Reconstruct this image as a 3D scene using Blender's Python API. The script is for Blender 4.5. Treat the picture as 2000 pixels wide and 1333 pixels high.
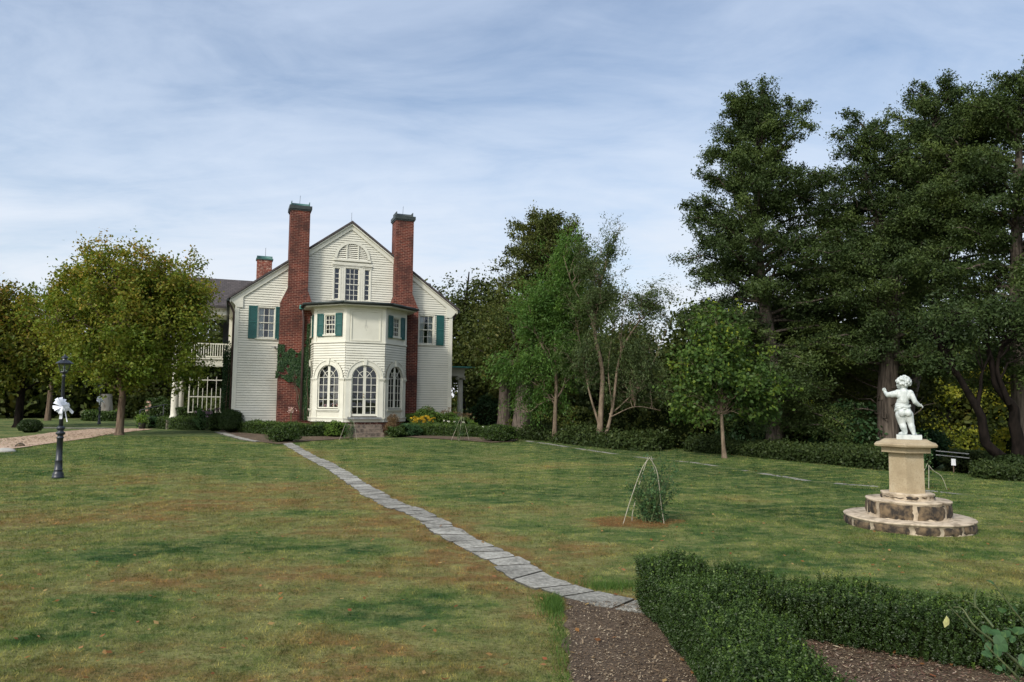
import bpy, math, random
import numpy as np
from math import radians as rad, sin, cos, pi, sqrt, atan2
from mathutils import Vector, Matrix
for o in list(bpy.data.objects): bpy.data.objects.remove(o)
S = bpy.context.scene
COL = S.collection
rng = np.random.default_rng(7)
random.seed(7)

# ------------------------------------------------------------------ camera
FPX, PITCH, ROLL, EYE = 1440.0, rad(4.63), rad(0.56), 1.7
cp, sp, cr, sr = cos(PITCH), sin(PITCH), cos(ROLL), sin(ROLL)
CF = np.array([0, cp, sp]); R0 = np.array([1, 0, 0.]); U0 = np.array([0, -sp, cp])
CR = cr * R0 + sr * U0; CU = -sr * R0 + cr * U0
cam_d = bpy.data.cameras.new('camera'); cam = bpy.data.objects.new('camera', cam_d); COL.objects.link(cam)
cam_d.sensor_width = 36.0; cam_d.lens = FPX * 36.0 / 2000.0; cam_d.clip_start = 0.1; cam_d.clip_end = 3000
M = Matrix.Identity(4)
for i in range(3): M[i][0] = CR[i]; M[i][1] = CU[i]; M[i][2] = -CF[i]
M[2][3] = EYE
cam.matrix_world = M
S.camera = cam

# ------------------------------------------------------------------ world, sun, exposure
SUN_EL = rad(36); SUN_DIR = Vector((-0.56 * cos(SUN_EL), -0.828 * cos(SUN_EL), sin(SUN_EL))).normalized()   # towards the sun
W = bpy.data.worlds.new('World'); S.world = W; W.use_nodes = True
nt = W.node_tree; nt.nodes.clear()
def nd(nt, t, **k):
    n = nt.nodes.new(t)
    for a, b in k.items():
        if a.startswith('i_'): n.inputs[a[2:].replace('_', ' ')].default_value = b
        else: setattr(n, a, b)
    return n
def ramp(nt, fac, stops):
    r = nt.nodes.new('ShaderNodeValToRGB'); e = r.color_ramp.elements
    while len(e) < len(stops): e.new(0.5)
    for q, (p, c) in zip(e, stops):
        q.position = p; q.color = (*c, 1) if len(c) == 3 else c
    nt.links.new(fac, r.inputs[0]); return r.outputs[0]
def mixc(nt, fac, a, b, mode='MIX'):
    m = nt.nodes.new('ShaderNodeMix'); m.data_type = 'RGBA'; m.blend_type = mode
    for sock, v in ((m.inputs[0], fac), (m.inputs[6], a), (m.inputs[7], b)):
        if hasattr(v, 'is_linked'): nt.links.new(v, sock)
        elif isinstance(v, (int, float)): sock.default_value = v
        else: sock.default_value = (*v, 1)
    return m.outputs[2]
def mth(nt, op, a, b=0.0):
    m = nt.nodes.new('ShaderNodeMath'); m.operation = op
    for s_, v in ((m.inputs[0], a), (m.inputs[1], b)):
        if hasattr(v, 'is_linked'): nt.links.new(v, s_)
        else: s_.default_value = v
    return m.outputs[0]
def build_world():
    L = nt.links
    sky = nd(nt, 'ShaderNodeTexSky', sky_type='NISHITA', sun_disc=False)
    sky.sun_elevation = SUN_EL; sky.sun_rotation = atan2(SUN_DIR.x, SUN_DIR.y)
    sky.air_density = 1.0; sky.dust_density = 1.0; sky.ozone_density = 1.5
    tc = nd(nt, 'ShaderNodeTexCoord')
    sep = nd(nt, 'ShaderNodeSeparateXYZ'); L.new(tc.outputs['Generated'], sep.inputs[0])
    # project the direction on a cloud deck: x/(z+.12), y/(z+.12)
    zz = mth(nt, 'ADD', mth(nt, 'MAXIMUM', sep.outputs[2], 0.0), 0.16)
    cx = mth(nt, 'DIVIDE', sep.outputs[0], zz); cy = mth(nt, 'DIVIDE', sep.outputs[1], zz)
    cmb = nd(nt, 'ShaderNodeCombineXYZ'); L.new(cx, cmb.inputs[0]); L.new(cy, cmb.inputs[1])
    mp = nd(nt, 'ShaderNodeMapping'); mp.inputs['Rotation'].default_value = (0, 0, rad(-38)); mp.inputs['Scale'].default_value = (0.7, 1.05, 1)
    L.new(cmb.outputs[0], mp.inputs[0])
    n1 = nd(nt, 'ShaderNodeTexNoise'); n1.inputs['Scale'].default_value = 1.1; n1.inputs['Detail'].default_value = 9; n1.inputs['Roughness'].default_value = 0.58; n1.inputs['Distortion'].default_value = 0.5
    L.new(mp.outputs[0], n1.inputs[0])
    mp2 = nd(nt, 'ShaderNodeMapping'); mp2.inputs['Rotation'].default_value = (0, 0, rad(48)); mp2.inputs['Scale'].default_value = (1.5, 3.2, 1)
    L.new(cmb.outputs[0], mp2.inputs[0])
    n2 = nd(nt, 'ShaderNodeTexNoise'); n2.inputs['Scale'].default_value = 1.3; n2.inputs['Detail'].default_value = 8; n2.inputs['Roughness'].default_value = 0.6; n2.inputs['Distortion'].default_value = 0.8
    L.new(mp2.outputs[0], n2.inputs[0])
    cl = mth(nt, 'ADD', mth(nt, 'MULTIPLY', n1.outputs[0], 0.68), mth(nt, 'MULTIPLY', n2.outputs[0], 0.32))
    cov = ramp(nt, cl, [(0.36, (0.30, 0.30, 0.30)), (0.48, (0.70, 0.70, 0.70)), (0.60, (1, 1, 1))])
    covv = nd(nt, 'ShaderNodeSeparateColor'); L.new(cov, covv.inputs[0])
    # clouds lie thicker towards the horizon
    hz = mth(nt, 'MULTIPLY', mth(nt, 'SUBTRACT', 0.45, mth(nt, 'MINIMUM', sep.outputs[2], 0.45)), 0.9)
    fac = mth(nt, 'MINIMUM', mth(nt, 'ADD', mth(nt, 'MULTIPLY', covv.outputs[0], 0.78), hz), 0.96)
    cloudc = ramp(nt, sep.outputs[2], [(0.0, (0.92, 0.94, 0.96)), (0.14, (0.83, 0.89, 0.97)), (0.28, (0.72, 0.82, 0.97)), (0.5, (0.64, 0.75, 0.94)), (0.8, (0.50, 0.60, 0.80))])
    # added haze glow round the (veiled) sun, unseen behind the camera, for soft fill
    dt = nd(nt, 'ShaderNodeVectorMath', operation='DOT_PRODUCT'); L.new(tc.outputs['Generated'], dt.inputs[0]); dt.inputs[1].default_value = SUN_DIR
    gl = mth(nt, 'POWER', mth(nt, 'MAXIMUM', dt.outputs['Value'], 0.0), 5.0)
    glow = mixc(nt, 1.0, cloudc, (0, 0, 0), 'ADD')
    skys = mixc(nt, 1.0, sky.outputs[0], (0.14, 0.15, 0.155), 'MULTIPLY')
    mixed = mixc(nt, fac, skys, cloudc)
    gc = nd(nt, 'ShaderNodeCombineColor')
    for i, k in enumerate((1.9, 1.8, 1.55)): L.new(mth(nt, 'MULTIPLY', gl, k), gc.inputs[i])
    tot = mixc(nt, 1.0, mixed, gc.outputs[0], 'ADD')
    # everything is multiplied into the background at strength 0.1
    sc = nd(nt, 'ShaderNodeVectorMath', operation='SCALE'); L.new(tot, sc.inputs[0]); sc.inputs['Scale'].default_value = 10.0
    bg = nd(nt, 'ShaderNodeBackground'); bg.inputs[1].default_value = 0.1; L.new(sc.outputs[0], bg.inputs[0])
    out = nd(nt, 'ShaderNodeOutputWorld'); L.new(bg.outputs[0], out.inputs[0])
build_world()
sl = bpy.data.lights.new('sun', 'SUN'); sl.energy = 2.75; sl.angle = rad(8); sl.color = (1.0, 0.95, 0.86)
so = bpy.data.objects.new('sun', sl); COL.objects.link(so)
so.rotation_euler = SUN_DIR.to_track_quat('Z', 'Y').to_euler(); so.location = (-20, -30, 30)
S.view_settings.view_transform = 'Standard'; S.view_settings.look = 'None'; S.view_settings.exposure = 0.0; S.view_settings.gamma = 1.0

# ------------------------------------------------------------------ where things stand
PHI = rad(21); HD = 35.0; UC = 5.212
NV = np.array([sin(PHI), -cos(PHI), 0]); TV = np.array([cos(PHI), sin(PHI), 0])
def house_pt(u, y, z=0.0): return TV * (u + UC) - NV * (HD + y) + np.array([0, 0, z])
def ray(px, py): return CF + CR * (px - 1000) / FPX - CU * (py - 666.5) / FPX
def sstep(a, b, v):
    t = np.clip((v - a) / (b - a), 0, 1); return t * t * (3 - 2 * t)
def gz(x, y):
    """height of the ground"""
    x = np.asarray(x, float); y = np.asarray(y, float)
    s = x * 0.84 + (y - 33.9) * 0.546
    z = 0.16 * sstep(22, 33, y) * sstep(-24, -12, x)
    z = z - 0.105 * np.maximum(s - 0.2, 0) * sstep(0, 3, s) * (1 - 0.45 * sstep(8, 30, s))
    z = np.maximum(z, -3.2)
    z = z + 0.018 * np.sin(x * 0.9 + 1.3) * np.sin(y * 0.55) + 0.012 * np.sin(x * 0.37 - y * 0.41)
    return z
def G(px, py, z=0.0):
    """where the sight line through a pixel meets the height z"""
    v = ray(px, py); s = (z - EYE) / v[2]; return (v[0] * s, v[1] * s)
def at(px, dep):
    """x of a column of the picture at a distance, and z of a row"""
    v = ray(px, 780); s = dep / v[1]; return (v[0] * s, dep)
def zat(px, py, dep):
    v = ray(px, py); s = dep / v[1]; return EYE + v[2] * s
def pt3(px, py, dep):
    v = ray(px, py); s = dep / v[1]; return np.array([v[0] * s, dep, EYE + v[2] * s])

# ------------------------------------------------------------------ materials
MATS = {}
def newmat(name):
    m = bpy.data.materials.new(name); m.use_nodes = True; MATS[name] = m
    nt = m.node_tree; b = nt.nodes['Principled BSDF']; return m, nt, b
def coord(nt, kind='Object', scale=(1, 1, 1)):
    tc = nt.nodes.new('ShaderNodeTexCoord'); mp = nt.nodes.new('ShaderNodeMapping'); mp.inputs['Scale'].default_value = scale
    nt.links.new(tc.outputs[kind], mp.inputs[0]); return mp.outputs[0]
def noise(nt, vec, scale, detail=5, rough=0.55, dist=0.0):
    n = nt.nodes.new('ShaderNodeTexNoise'); n.inputs['Scale'].default_value = scale; n.inputs['Detail'].default_value = detail
    n.inputs['Roughness'].default_value = rough; n.inputs['Distortion'].default_value = dist
    nt.links.new(vec, n.inputs[0]); return n.outputs[0]
def bump(nt, b, h, strength=0.3, dist=0.01):
    bp = nt.nodes.new('ShaderNodeBump'); bp.inputs['Strength'].default_value = strength; bp.inputs['Distance'].default_value = dist
    nt.links.new(h, bp.inputs['Height']); nt.links.new(bp.outputs[0], b.inputs['Normal'])
def simple(name, c1, c2=None, scale=6, rough=0.6, stretch=(1, 1, 1), bmp=0.0, bdist=0.01, metal=0.0, lo=0.35, hi=0.65, detail=6, spec=0.5):
    m, nt, b = newmat(name); c2 = c2 or c1
    v = coord(nt, 'Object', stretch); n = noise(nt, v, scale, detail)
    nt.links.new(ramp(nt, n, [(lo, c1), (hi, c2)]), b.inputs['Base Color'])
    b.inputs['Roughness'].default_value = rough; b.inputs['Metallic'].default_value = metal; b.inputs['Specular IOR Level'].default_value = spec
    if bmp: bump(nt, b, n, bmp, bdist)
    return m
def white_paint():
    m, nt, b = newmat('white_paint')
    v = coord(nt, 'Object'); n = noise(nt, v, 1.3, 8, 0.65); n2 = noise(nt, coord(nt, 'Object', (0.6, 0.6, 9)), 3.0, 4)
    c = ramp(nt, n, [(0.25, (0.56, 0.535, 0.445)), (0.5, (0.655, 0.635, 0.54)), (0.75, (0.69, 0.67, 0.585))])
    c = mixc(nt, mth(nt, 'MULTIPLY', n2, 0.22), c, (0.58, 0.56, 0.47))
    nt.links.new(c, b.inputs['Base Color']); b.inputs['Roughness'].default_value = 0.55; b.inputs['Specular IOR Level'].default_value = 0.3
    bump(nt, b, noise(nt, v, 30, 3), 0.15, 0.004); return m
white_paint()
simple('lap_shade', (0.20, 0.19, 0.155), None, 5, 0.9, spec=0.1)  # dark colour that paints the lap shadow lines onto the boards
simple('trim', (0.69, 0.67, 0.575), (0.62, 0.60, 0.51), 2.5, 0.5, spec=0.3)
simple('shutter', (0.006, 0.066, 0.060), (0.009, 0.088, 0.078), 4, 0.45, stretch=(1, 1, 6))
simple('copper', (0.055, 0.16, 0.13), (0.02, 0.045, 0.045), 5, 0.5, lo=0.3, hi=0.7)
simple('copper_bright', (0.10, 0.36, 0.31), (0.06, 0.24, 0.2), 4, 0.55)
simple('dark_roof', (0.018, 0.026, 0.024), (0.035, 0.045, 0.04), 5, 0.5)
simple('dark_metal', (0.014, 0.017, 0.024), (0.024, 0.028, 0.036), 12, 0.38, bmp=0.1)
simple('downpipe', (0.05, 0.03, 0.028), (0.08, 0.05, 0.045), 4, 0.6)
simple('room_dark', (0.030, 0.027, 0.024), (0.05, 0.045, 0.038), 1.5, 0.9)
simple('curtain', (0.62, 0.63, 0.60), (0.74, 0.74, 0.70), 9, 0.8, stretch=(3, 1, 0.3))
simple('mortar_cream', (0.50, 0.41, 0.30), (0.13, 0.095, 0.06), 7, 0.9, bmp=0.6, bdist=0.01, lo=0.46, hi=0.70, detail=10)
simple('stone_brown', (0.026, 0.020, 0.015), (0.18, 0.125, 0.07), 10, 0.9, bmp=0.9, bdist=0.02, lo=0.42, hi=0.66, detail=10)
simple('wire', (0.45, 0.45, 0.42), None, 5, 0.5)
simple('bamboo', (0.42, 0.385, 0.30), (0.28, 0.245, 0.18), 20, 0.6, stretch=(1, 1, 0.3))
simple('ribbon', (0.74, 0.76, 0.84), (0.84, 0.86, 0.92), 8, 0.45)
simple('brass', (0.35, 0.22, 0.08), None, 5, 0.35, metal=0.9)
simple('step_stone', (0.07, 0.056, 0.044), (0.22, 0.17, 0.13), 7, 0.9, bmp=0.5, bdist=0.02, detail=9)
simple('porch_floor', (0.20, 0.17, 0.14), (0.3, 0.26, 0.21), 5, 0.8)
simple('grey_rail', (0.16, 0.17, 0.17), (0.28, 0.28, 0.28), 6, 0.6)
simple('sign_white', (0.75, 0.76, 0.78), None, 5, 0.5)
simple('flower_pink', (0.62, 0.22, 0.24), (0.75, 0.42, 0.40), 30, 0.7)
simple('bark_grey', (0.045, 0.037, 0.031), (0.15, 0.122, 0.10), 14, 0.95, stretch=(1, 1, 0.12), bmp=0.9, bdist=0.03, spec=0.08)
simple('bark_brown', (0.075, 0.052, 0.038), (0.19, 0.14, 0.10), 12, 0.95, stretch=(1, 1, 0.16), bmp=0.8, bdist=0.02, spec=0.08)
simple('bark_tan', (0.11, 0.082, 0.058), (0.235, 0.18, 0.13), 9, 0.9, stretch=(1, 1, 0.3), bmp=0.5, bdist=0.01, spec=0.08)
simple('bark_pale', (0.42, 0.37, 0.31), (0.14, 0.11, 0.09), 5, 0.9, stretch=(1, 1, 0.3), bmp=0.5, bdist=0.02, lo=0.5, hi=0.7, spec=0.08)
simple('bark_dark', (0.006, 0.005, 0.004), (0.016, 0.012, 0.010), 10, 0.95, stretch=(1, 1, 0.3), bmp=0.8, bdist=0.02, spec=0.08)
def marble():
    m, nt, b = newmat('marble'); v = coord(nt, 'Object')
    n = noise(nt, v, 9, 9, 0.7, 0.5); n2 = noise(nt, coord(nt, 'Object', (1, 1, 0.35)), 16, 6, 0.7)
    c = ramp(nt, n, [(0.32, (0.31, 0.345, 0.33)), (0.5, (0.50, 0.53, 0.51)), (0.7, (0.63, 0.65, 0.63))])
    c = mixc(nt, ramp(nt, n2, [(0.52, (0, 0, 0)), (0.75, (0.55, 0.55, 0.55))]), c, (0.33, 0.37, 0.33))
    nt.links.new(c, b.inputs['Base Color']); b.inputs['Roughness'].default_value = 0.5; bump(nt, b, n, 0.25, 0.004)
marble()
def sandstone():
    m, nt, b = newmat('sandstone'); v = coord(nt, 'Object')
    n = noise(nt, v, 3.5, 8, 0.6); n2 = noise(nt, v, 45, 5, 0.7)
    c = ramp(nt, n, [(0.3, (0.25, 0.19, 0.115)), (0.5, (0.36, 0.285, 0.18)), (0.75, (0.43, 0.36, 0.25))])
    c = mixc(nt, ramp(nt, n2, [(0.48, (0, 0, 0)), (0.74, (0.6, 0.6, 0.6))]), c, (0.17, 0.125, 0.07))
    nt.links.new(c, b.inputs['Base Color']); b.inputs['Roughness'].default_value = 0.9; bump(nt, b, n2, 0.35, 0.006)
sandstone()
def brick(name, tint=1.0, old=0.0):
    m, nt, b = newmat(name)
    tc = nt.nodes.new('ShaderNodeUVMap'); v = tc.outputs[0]
    br = nt.nodes.new('ShaderNodeTexBrick'); nt.links.new(v, br.inputs['Vector'])
    br.inputs['Scale'].default_value = 1.0; br.inputs['Brick Width'].default_value = 0.23; br.inputs['Row Height'].default_value = 0.079
    br.inputs['Mortar Size'].default_value = 0.008; br.inputs['Mortar Smooth'].default_value = 0.2; br.inputs['Bias'].default_value = -0.1
    br.inputs['Color1'].default_value = (0.31 * tint, 0.070 * tint, 0.043 * tint, 1); br.inputs['Color2'].default_value = (0.13 * tint, 0.032 * tint, 0.026 * tint, 1)
    br.inputs['Mortar'].default_value = (0.34, 0.20, 0.15, 1)
    ob = coord(nt, 'Object'); n = noise(nt, ob, 1.3, 9, 0.75); n2 = noise(nt, ob, 9.0, 6, 0.75)
    c = mixc(nt, ramp(nt, n, [(0.42, (0, 0, 0)), (0.62, (0.8, 0.8, 0.8))]), br.outputs[0], (0.045, 0.023, 0.020))
    c = mixc(nt, ramp(nt, n2, [(0.64 - old, (0, 0, 0)), (0.72 - old, (0.8, 0.8, 0.8))]), c, (0.50, 0.36, 0.28))
    nt.links.new(c, b.inputs['Base Color']); b.inputs['Roughness'].default_value = 0.92; b.inputs['Specular IOR Level'].default_value = 0.2
    bump(nt, b, br.outputs['Fac'], -0.4, 0.006)
brick('brick', 0.52); brick('brick_old', 0.75, 0.12)
def shingles():
    m, nt, b = newmat('shingles')
    tc = nt.nodes.new('ShaderNodeUVMap')
    br = nt.nodes.new('ShaderNodeTexBrick'); nt.links.new(tc.outputs[0], br.inputs['Vector'])
    br.inputs['Brick Width'].default_value = 0.22; br.inputs['Row Height'].default_value = 0.17; br.inputs['Mortar Size'].default_value = 0.012; br.inputs['Scale'].default_value = 1
    br.inputs['Color1'].default_value = (0.055, 0.047, 0.045, 1); br.inputs['Color2'].default_value = (0.11, 0.092, 0.088, 1); br.inputs['Mortar'].default_value = (0.02, 0.017, 0.017, 1)
    n = noise(nt, coord(nt, 'Object'), 5, 5)
    nt.links.new(mixc(nt, mth(nt, 'MULTIPLY', n, 0.6), br.outputs[0], (0.05, 0.042, 0.045)), b.inputs['Base Color']); b.inputs['Roughness'].default_value = 0.9
    bump(nt, b, br.outputs['Fac'], -0.8, 0.02)
shingles()
def glass():
    m = bpy.data.materials.new('glass'); m.use_nodes = True; MATS['glass'] = m; nt = m.node_tree; nt.nodes.clear()
    out = nt.nodes.new('ShaderNodeOutputMaterial'); mx = nt.nodes.new('ShaderNodeMixShader'); tr = nt.nodes.new('ShaderNodeBsdfTransparent'); g = nt.nodes.new('ShaderNodeBsdfGlossy')
    tr.inputs[0].default_value = (0.72, 0.76, 0.78, 1); g.inputs['Roughness'].default_value = 0.03; g.inputs[0].default_value = (0.85, 0.9, 1, 1)
    fr = nt.nodes.new('ShaderNodeFresnel'); fr.inputs[0].default_value = 1.52
    n = noise(nt, coord(nt, 'Object'), 2.5, 2); bp = nt.nodes.new('ShaderNodeBump'); bp.inputs['Strength'].default_value = 0.25; bp.inputs['Distance'].default_value = 0.02
    nt.links.new(n, bp.inputs['Height']); nt.links.new(bp.outputs[0], g.inputs['Normal'])
    nt.links.new(mth(nt, 'MULTIPLY', fr.outputs[0], 1.7), mx.inputs[0]); nt.links.new(tr.outputs[0], mx.inputs[1]); nt.links.new(g.outputs[0], mx.inputs[2]); nt.links.new(mx.outputs[0], out.inputs[0])
glass()
def leafmat(name, cols, trans=0.32, gloss=0.012):
    m = bpy.data.materials.new(name); m.use_nodes = True; MATS[name] = m; nt = m.node_tree; nt.nodes.clear()
    out = nt.nodes.new('ShaderNodeOutputMaterial'); at_ = nt.nodes.new('ShaderNodeAttribute'); at_.attribute_name = 'tint'
    c = ramp(nt, at_.outputs['Fac'], [(i / (len(cols) - 1), k) for i, k in enumerate(cols)])
    d = nt.nodes.new('ShaderNodeBsdfDiffuse'); t = nt.nodes.new('ShaderNodeBsdfTranslucent'); g = nt.nodes.new('ShaderNodeBsdfGlossy'); g.inputs['Roughness'].default_value = 0.5
    nt.links.new(c, d.inputs[0]); nt.links.new(mixc(nt, 1.0, c, (1.25, 1.3, 0.7), 'MULTIPLY'), t.inputs[0])
    a = nt.nodes.new('ShaderNodeMixShader'); a.inputs[0].default_value = trans; nt.links.new(d.outputs[0], a.inputs[1]); nt.links.new(t.outputs[0], a.inputs[2])
    b = nt.nodes.new('ShaderNodeMixShader'); b.inputs[0].default_value = gloss; nt.links.new(a.outputs[0], b.inputs[1]); nt.links.new(g.outputs[0], b.inputs[2])
    nt.links.new(b.outputs[0], out.inputs[0])
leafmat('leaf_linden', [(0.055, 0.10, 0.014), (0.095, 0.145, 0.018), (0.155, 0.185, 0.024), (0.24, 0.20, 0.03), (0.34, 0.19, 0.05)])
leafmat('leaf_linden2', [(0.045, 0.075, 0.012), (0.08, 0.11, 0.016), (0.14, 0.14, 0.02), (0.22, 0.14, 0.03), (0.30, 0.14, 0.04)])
leafmat('leaf_cedar', [(0.018, 0.032, 0.012), (0.034, 0.055, 0.018), (0.060, 0.088, 0.024), (0.10, 0.13, 0.030)], 0.15)
leafmat('leaf_cedar_olive', [(0.030, 0.042, 0.012), (0.055, 0.070, 0.016), (0.085, 0.095, 0.022), (0.10, 0.12, 0.028)], 0.15)
leafmat('leaf_locust', [(0.045, 0.095, 0.022), (0.07, 0.14, 0.03), (0.11, 0.19, 0.035), (0.20, 0.25, 0.035)])
leafmat('leaf_thin', [(0.048, 0.072, 0.030), (0.07, 0.10, 0.040), (0.10, 0.135, 0.045), (0.15, 0.16, 0.05)])
leafmat('leaf_tulip', [(0.028, 0.058, 0.016), (0.048, 0.092, 0.022), (0.085, 0.14, 0.026), (0.30, 0.33, 0.035)])
leafmat('leaf_wood', [(0.028, 0.043, 0.012), (0.048, 0.066, 0.016), (0.075, 0.088, 0.020), (0.13, 0.11, 0.022)], 0.2)
leafmat('leaf_autumn', [(0.09, 0.12, 0.018), (0.17, 0.19, 0.022), (0.30, 0.27, 0.026), (0.42, 0.24, 0.03)])
leafmat('leaf_box', [(0.012, 0.026, 0.005), (0.024, 0.048, 0.008), (0.046, 0.084, 0.012), (0.12, 0.19, 0.022)], 0.12, 0.03)
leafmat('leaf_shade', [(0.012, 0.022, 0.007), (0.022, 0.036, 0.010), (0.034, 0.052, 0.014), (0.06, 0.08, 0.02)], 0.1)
leafmat('leaf_ivy', [(0.012, 0.035, 0.012), (0.022, 0.055, 0.018), (0.04, 0.085, 0.03), (0.08, 0.12, 0.04)], 0.15, 0.02)
leafmat('leaf_bright', [(0.05, 0.10, 0.02), (0.09, 0.16, 0.03), (0.15, 0.24, 0.04), (0.20, 0.30, 0.05)])
leafmat('leaf_rose', [(0.028, 0.062, 0.026), (0.042, 0.09, 0.036), (0.058, 0.125, 0.05), (0.11, 0.18, 0.06)])
leafmat('leaf_brown', [(0.10, 0.055, 0.04), (0.15, 0.09, 0.05), (0.20, 0.14, 0.07), (0.24, 0.18, 0.09)])
leafmat('petal_yellow', [(0.45, 0.24, 0.015), (0.60, 0.36, 0.02), (0.7, 0.5, 0.04), (0.65, 0.55, 0.08)])
leafmat('petal_pink', [(0.6, 0.32, 0.32), (0.72, 0.48, 0.45), (0.78, 0.62, 0.58), (0.8, 0.72, 0.68)])
leafmat('petal_white', [(0.7, 0.7, 0.6), (0.8, 0.8, 0.72), (0.8, 0.8, 0.75), (0.85, 0.85, 0.8)])
leafmat('petal_purple', [(0.25, 0.16, 0.28), (0.35, 0.22, 0.38), (0.4, 0.3, 0.42), (0.55, 0.4, 0.5)])
leafmat('leaf_fallen', [(0.16, 0.07, 0.03), (0.28, 0.14, 0.05), (0.40, 0.28, 0.12), (0.30, 0.1, 0.05)])
leafmat('chips', [(0.065, 0.042, 0.025), (0.13, 0.09, 0.055), (0.24, 0.175, 0.11), (0.44, 0.36, 0.25)], 0.0, 0.03)
leafmat('bark_chips_red', [(0.05, 0.028, 0.02), (0.10, 0.052, 0.036), (0.17, 0.10, 0.07), (0.36, 0.28, 0.22)], 0.0, 0.03)
leafmat('pebbles', [(0.30, 0.21, 0.145), (0.42, 0.31, 0.21), (0.5, 0.39, 0.28), (0.36, 0.3, 0.24)], 0.0, 0.03)

def lawn_color(nt):
    """patches of green, dry straw and brown turf; depends only on the place on the lawn"""
    g = nt.nodes.new('ShaderNodeNewGeometry'); mp = nt.nodes.new('ShaderNodeMapping'); nt.links.new(g.outputs['Position'], mp.inputs[0])
    mp.inputs['Scale'].default_value = (0.75, 1.25, 0.0); p = mp.outputs[0]
    a = noise(nt, p, 0.33, 4, 0.55, 0.6); b = noise(nt, p, 1.05, 6, 0.62, 0.5); c = noise(nt, p, 4.5, 5, 0.65); f = noise(nt, p, 24, 4, 0.75)
    big = mth(nt, 'ADD', mth(nt, 'MULTIPLY', a, 0.42), mth(nt, 'ADD', mth(nt, 'MULTIPLY', b, 0.34), mth(nt, 'MULTIPLY', c, 0.24)))
    # browner on the near left half, greener far away and to the right
    sx = nt.nodes.new('ShaderNodeSeparateXYZ'); nt.links.new(g.outputs['Position'], sx.inputs[0])
    far = nt.nodes.new('ShaderNodeMapRange'); nt.links.new(sx.outputs[1], far.inputs[0]); far.inputs[1].default_value = 7; far.inputs[2].default_value = 26; far.inputs[3].default_value = 0.030; far.inputs[4].default_value = -0.075
    rgt = nt.nodes.new('ShaderNodeMapRange'); nt.links.new(sx.outputs[0], rgt.inputs[0]); rgt.inputs[1].default_value = -0.5; rgt.inputs[2].default_value = 2.5; rgt.inputs[3].default_value = 0.015; rgt.inputs[4].default_value = -0.05
    big = mth(nt, 'ADD', big, mth(nt, 'ADD', far.outputs[0], rgt.outputs[0]))
    dry = nt.nodes.new('ShaderNodeAttribute'); dry.attribute_name = 'dry'; big = mth(nt, 'ADD', big, dry.outputs['Fac'])
    col = ramp(nt, big, [(0.34, (0.034, 0.074, 0.024)), (0.42, (0.058, 0.108, 0.034)), (0.475, (0.112, 0.155, 0.048)), (0.52, (0.185, 0.187, 0.070)), (0.555, (0.170, 0.150, 0.056)), (0.61, (0.230, 0.150, 0.062)), (0.72, (0.20, 0.110, 0.048))])
    # pale mown streaks
    s = noise(nt, p, 2.8, 7, 0.78, 0.3)
    col = mixc(nt, ramp(nt, s, [(0.46, (0, 0, 0)), (0.62, (0.85, 0.85, 0.85))]), col, (0.27, 0.265, 0.105))
    col = mixc(nt, ramp(nt, f, [(0.34, (0.75, 0.75, 0.75)), (0.5, (0, 0, 0))]), col, (0.030, 0.045, 0.013))
    return col
def lawn_mats():
    m, nt, b = newmat('lawn'); c = lawn_color(nt)
    g = nt.nodes.new('ShaderNodeNewGeometry'); h1 = noise(nt, g.outputs['Position'], 60, 3, 0.7); h2 = noise(nt, g.outputs['Position'], 14, 3, 0.7)
    nt.links.new(c, b.inputs['Base Color']); b.inputs['Roughness'].default_value = 0.95; b.inputs['Specular IOR Level'].default_value = 0.1
    bump(nt, b, mth(nt, 'ADD', h1, h2), 0.9, 0.03)
    m = bpy.data.materials.new('grass_blade'); m.use_nodes = True; MATS['grass_blade'] = m; nt = m.node_tree; nt.nodes.clear()
    out = nt.nodes.new('ShaderNodeOutputMaterial'); c = lawn_color(nt)
    a = nt.nodes.new('ShaderNodeAttribute'); a.attribute_name = 'tint'
    k = ramp(nt, a.outputs['Fac'], [(0.0, (0.30, 0.40, 0.28)), (0.35, (0.75, 0.88, 0.66)), (0.6, (1.2, 1.28, 1.0)), (0.8, (1.8, 1.75, 1.3)), (1.0, (3.0, 2.5, 2.0))])
    c = mixc(nt, 1.0, c, k, 'MULTIPLY')
    d = nt.nodes.new('ShaderNodeBsdfDiffuse'); t = nt.nodes.new('ShaderNodeBsdfTranslucent'); nt.links.new(c, d.inputs[0]); nt.links.new(c, t.inputs[0])
    x = nt.nodes.new('ShaderNodeMixShader'); x.inputs[0].default_value = 0.35; nt.links.new(d.outputs[0], x.inputs[1]); nt.links.new(t.outputs[0], x.inputs[2]); nt.links.new(x.outputs[0], out.inputs[0])
lawn_mats()
def ground_mat(name, stops, s1, s2, bs=0.6, bd=0.02):
    m, nt, b = newmat(name); g = nt.nodes.new('ShaderNodeNewGeometry'); p = g.outputs['Position']
    n1 = noise(nt, p, s1, 6, 0.65); n2 = noise(nt, p, s2, 4, 0.7)
    f = mth(nt, 'ADD', mth(nt, 'MULTIPLY', n1, 0.45), mth(nt, 'MULTIPLY', n2, 0.55))
    nt.links.new(ramp(nt, f, stops), b.inputs['Base Color']); b.inputs['Roughness'].default_value = 0.95; bump(nt, b, n2, bs, bd)
ground_mat('mulch', [(0.3, (0.042, 0.026, 0.015)), (0.5, (0.105, 0.070, 0.042)), (0.62, (0.18, 0.128, 0.080)), (0.72, (0.32, 0.245, 0.165))], 2.0, 48, 0.9, 0.03)
ground_mat('soil_straw', [(0.3, (0.05, 0.034, 0.022)), (0.5, (0.15, 0.105, 0.068)), (0.7, (0.33, 0.25, 0.17))], 4, 60, 0.9, 0.02)
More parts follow.
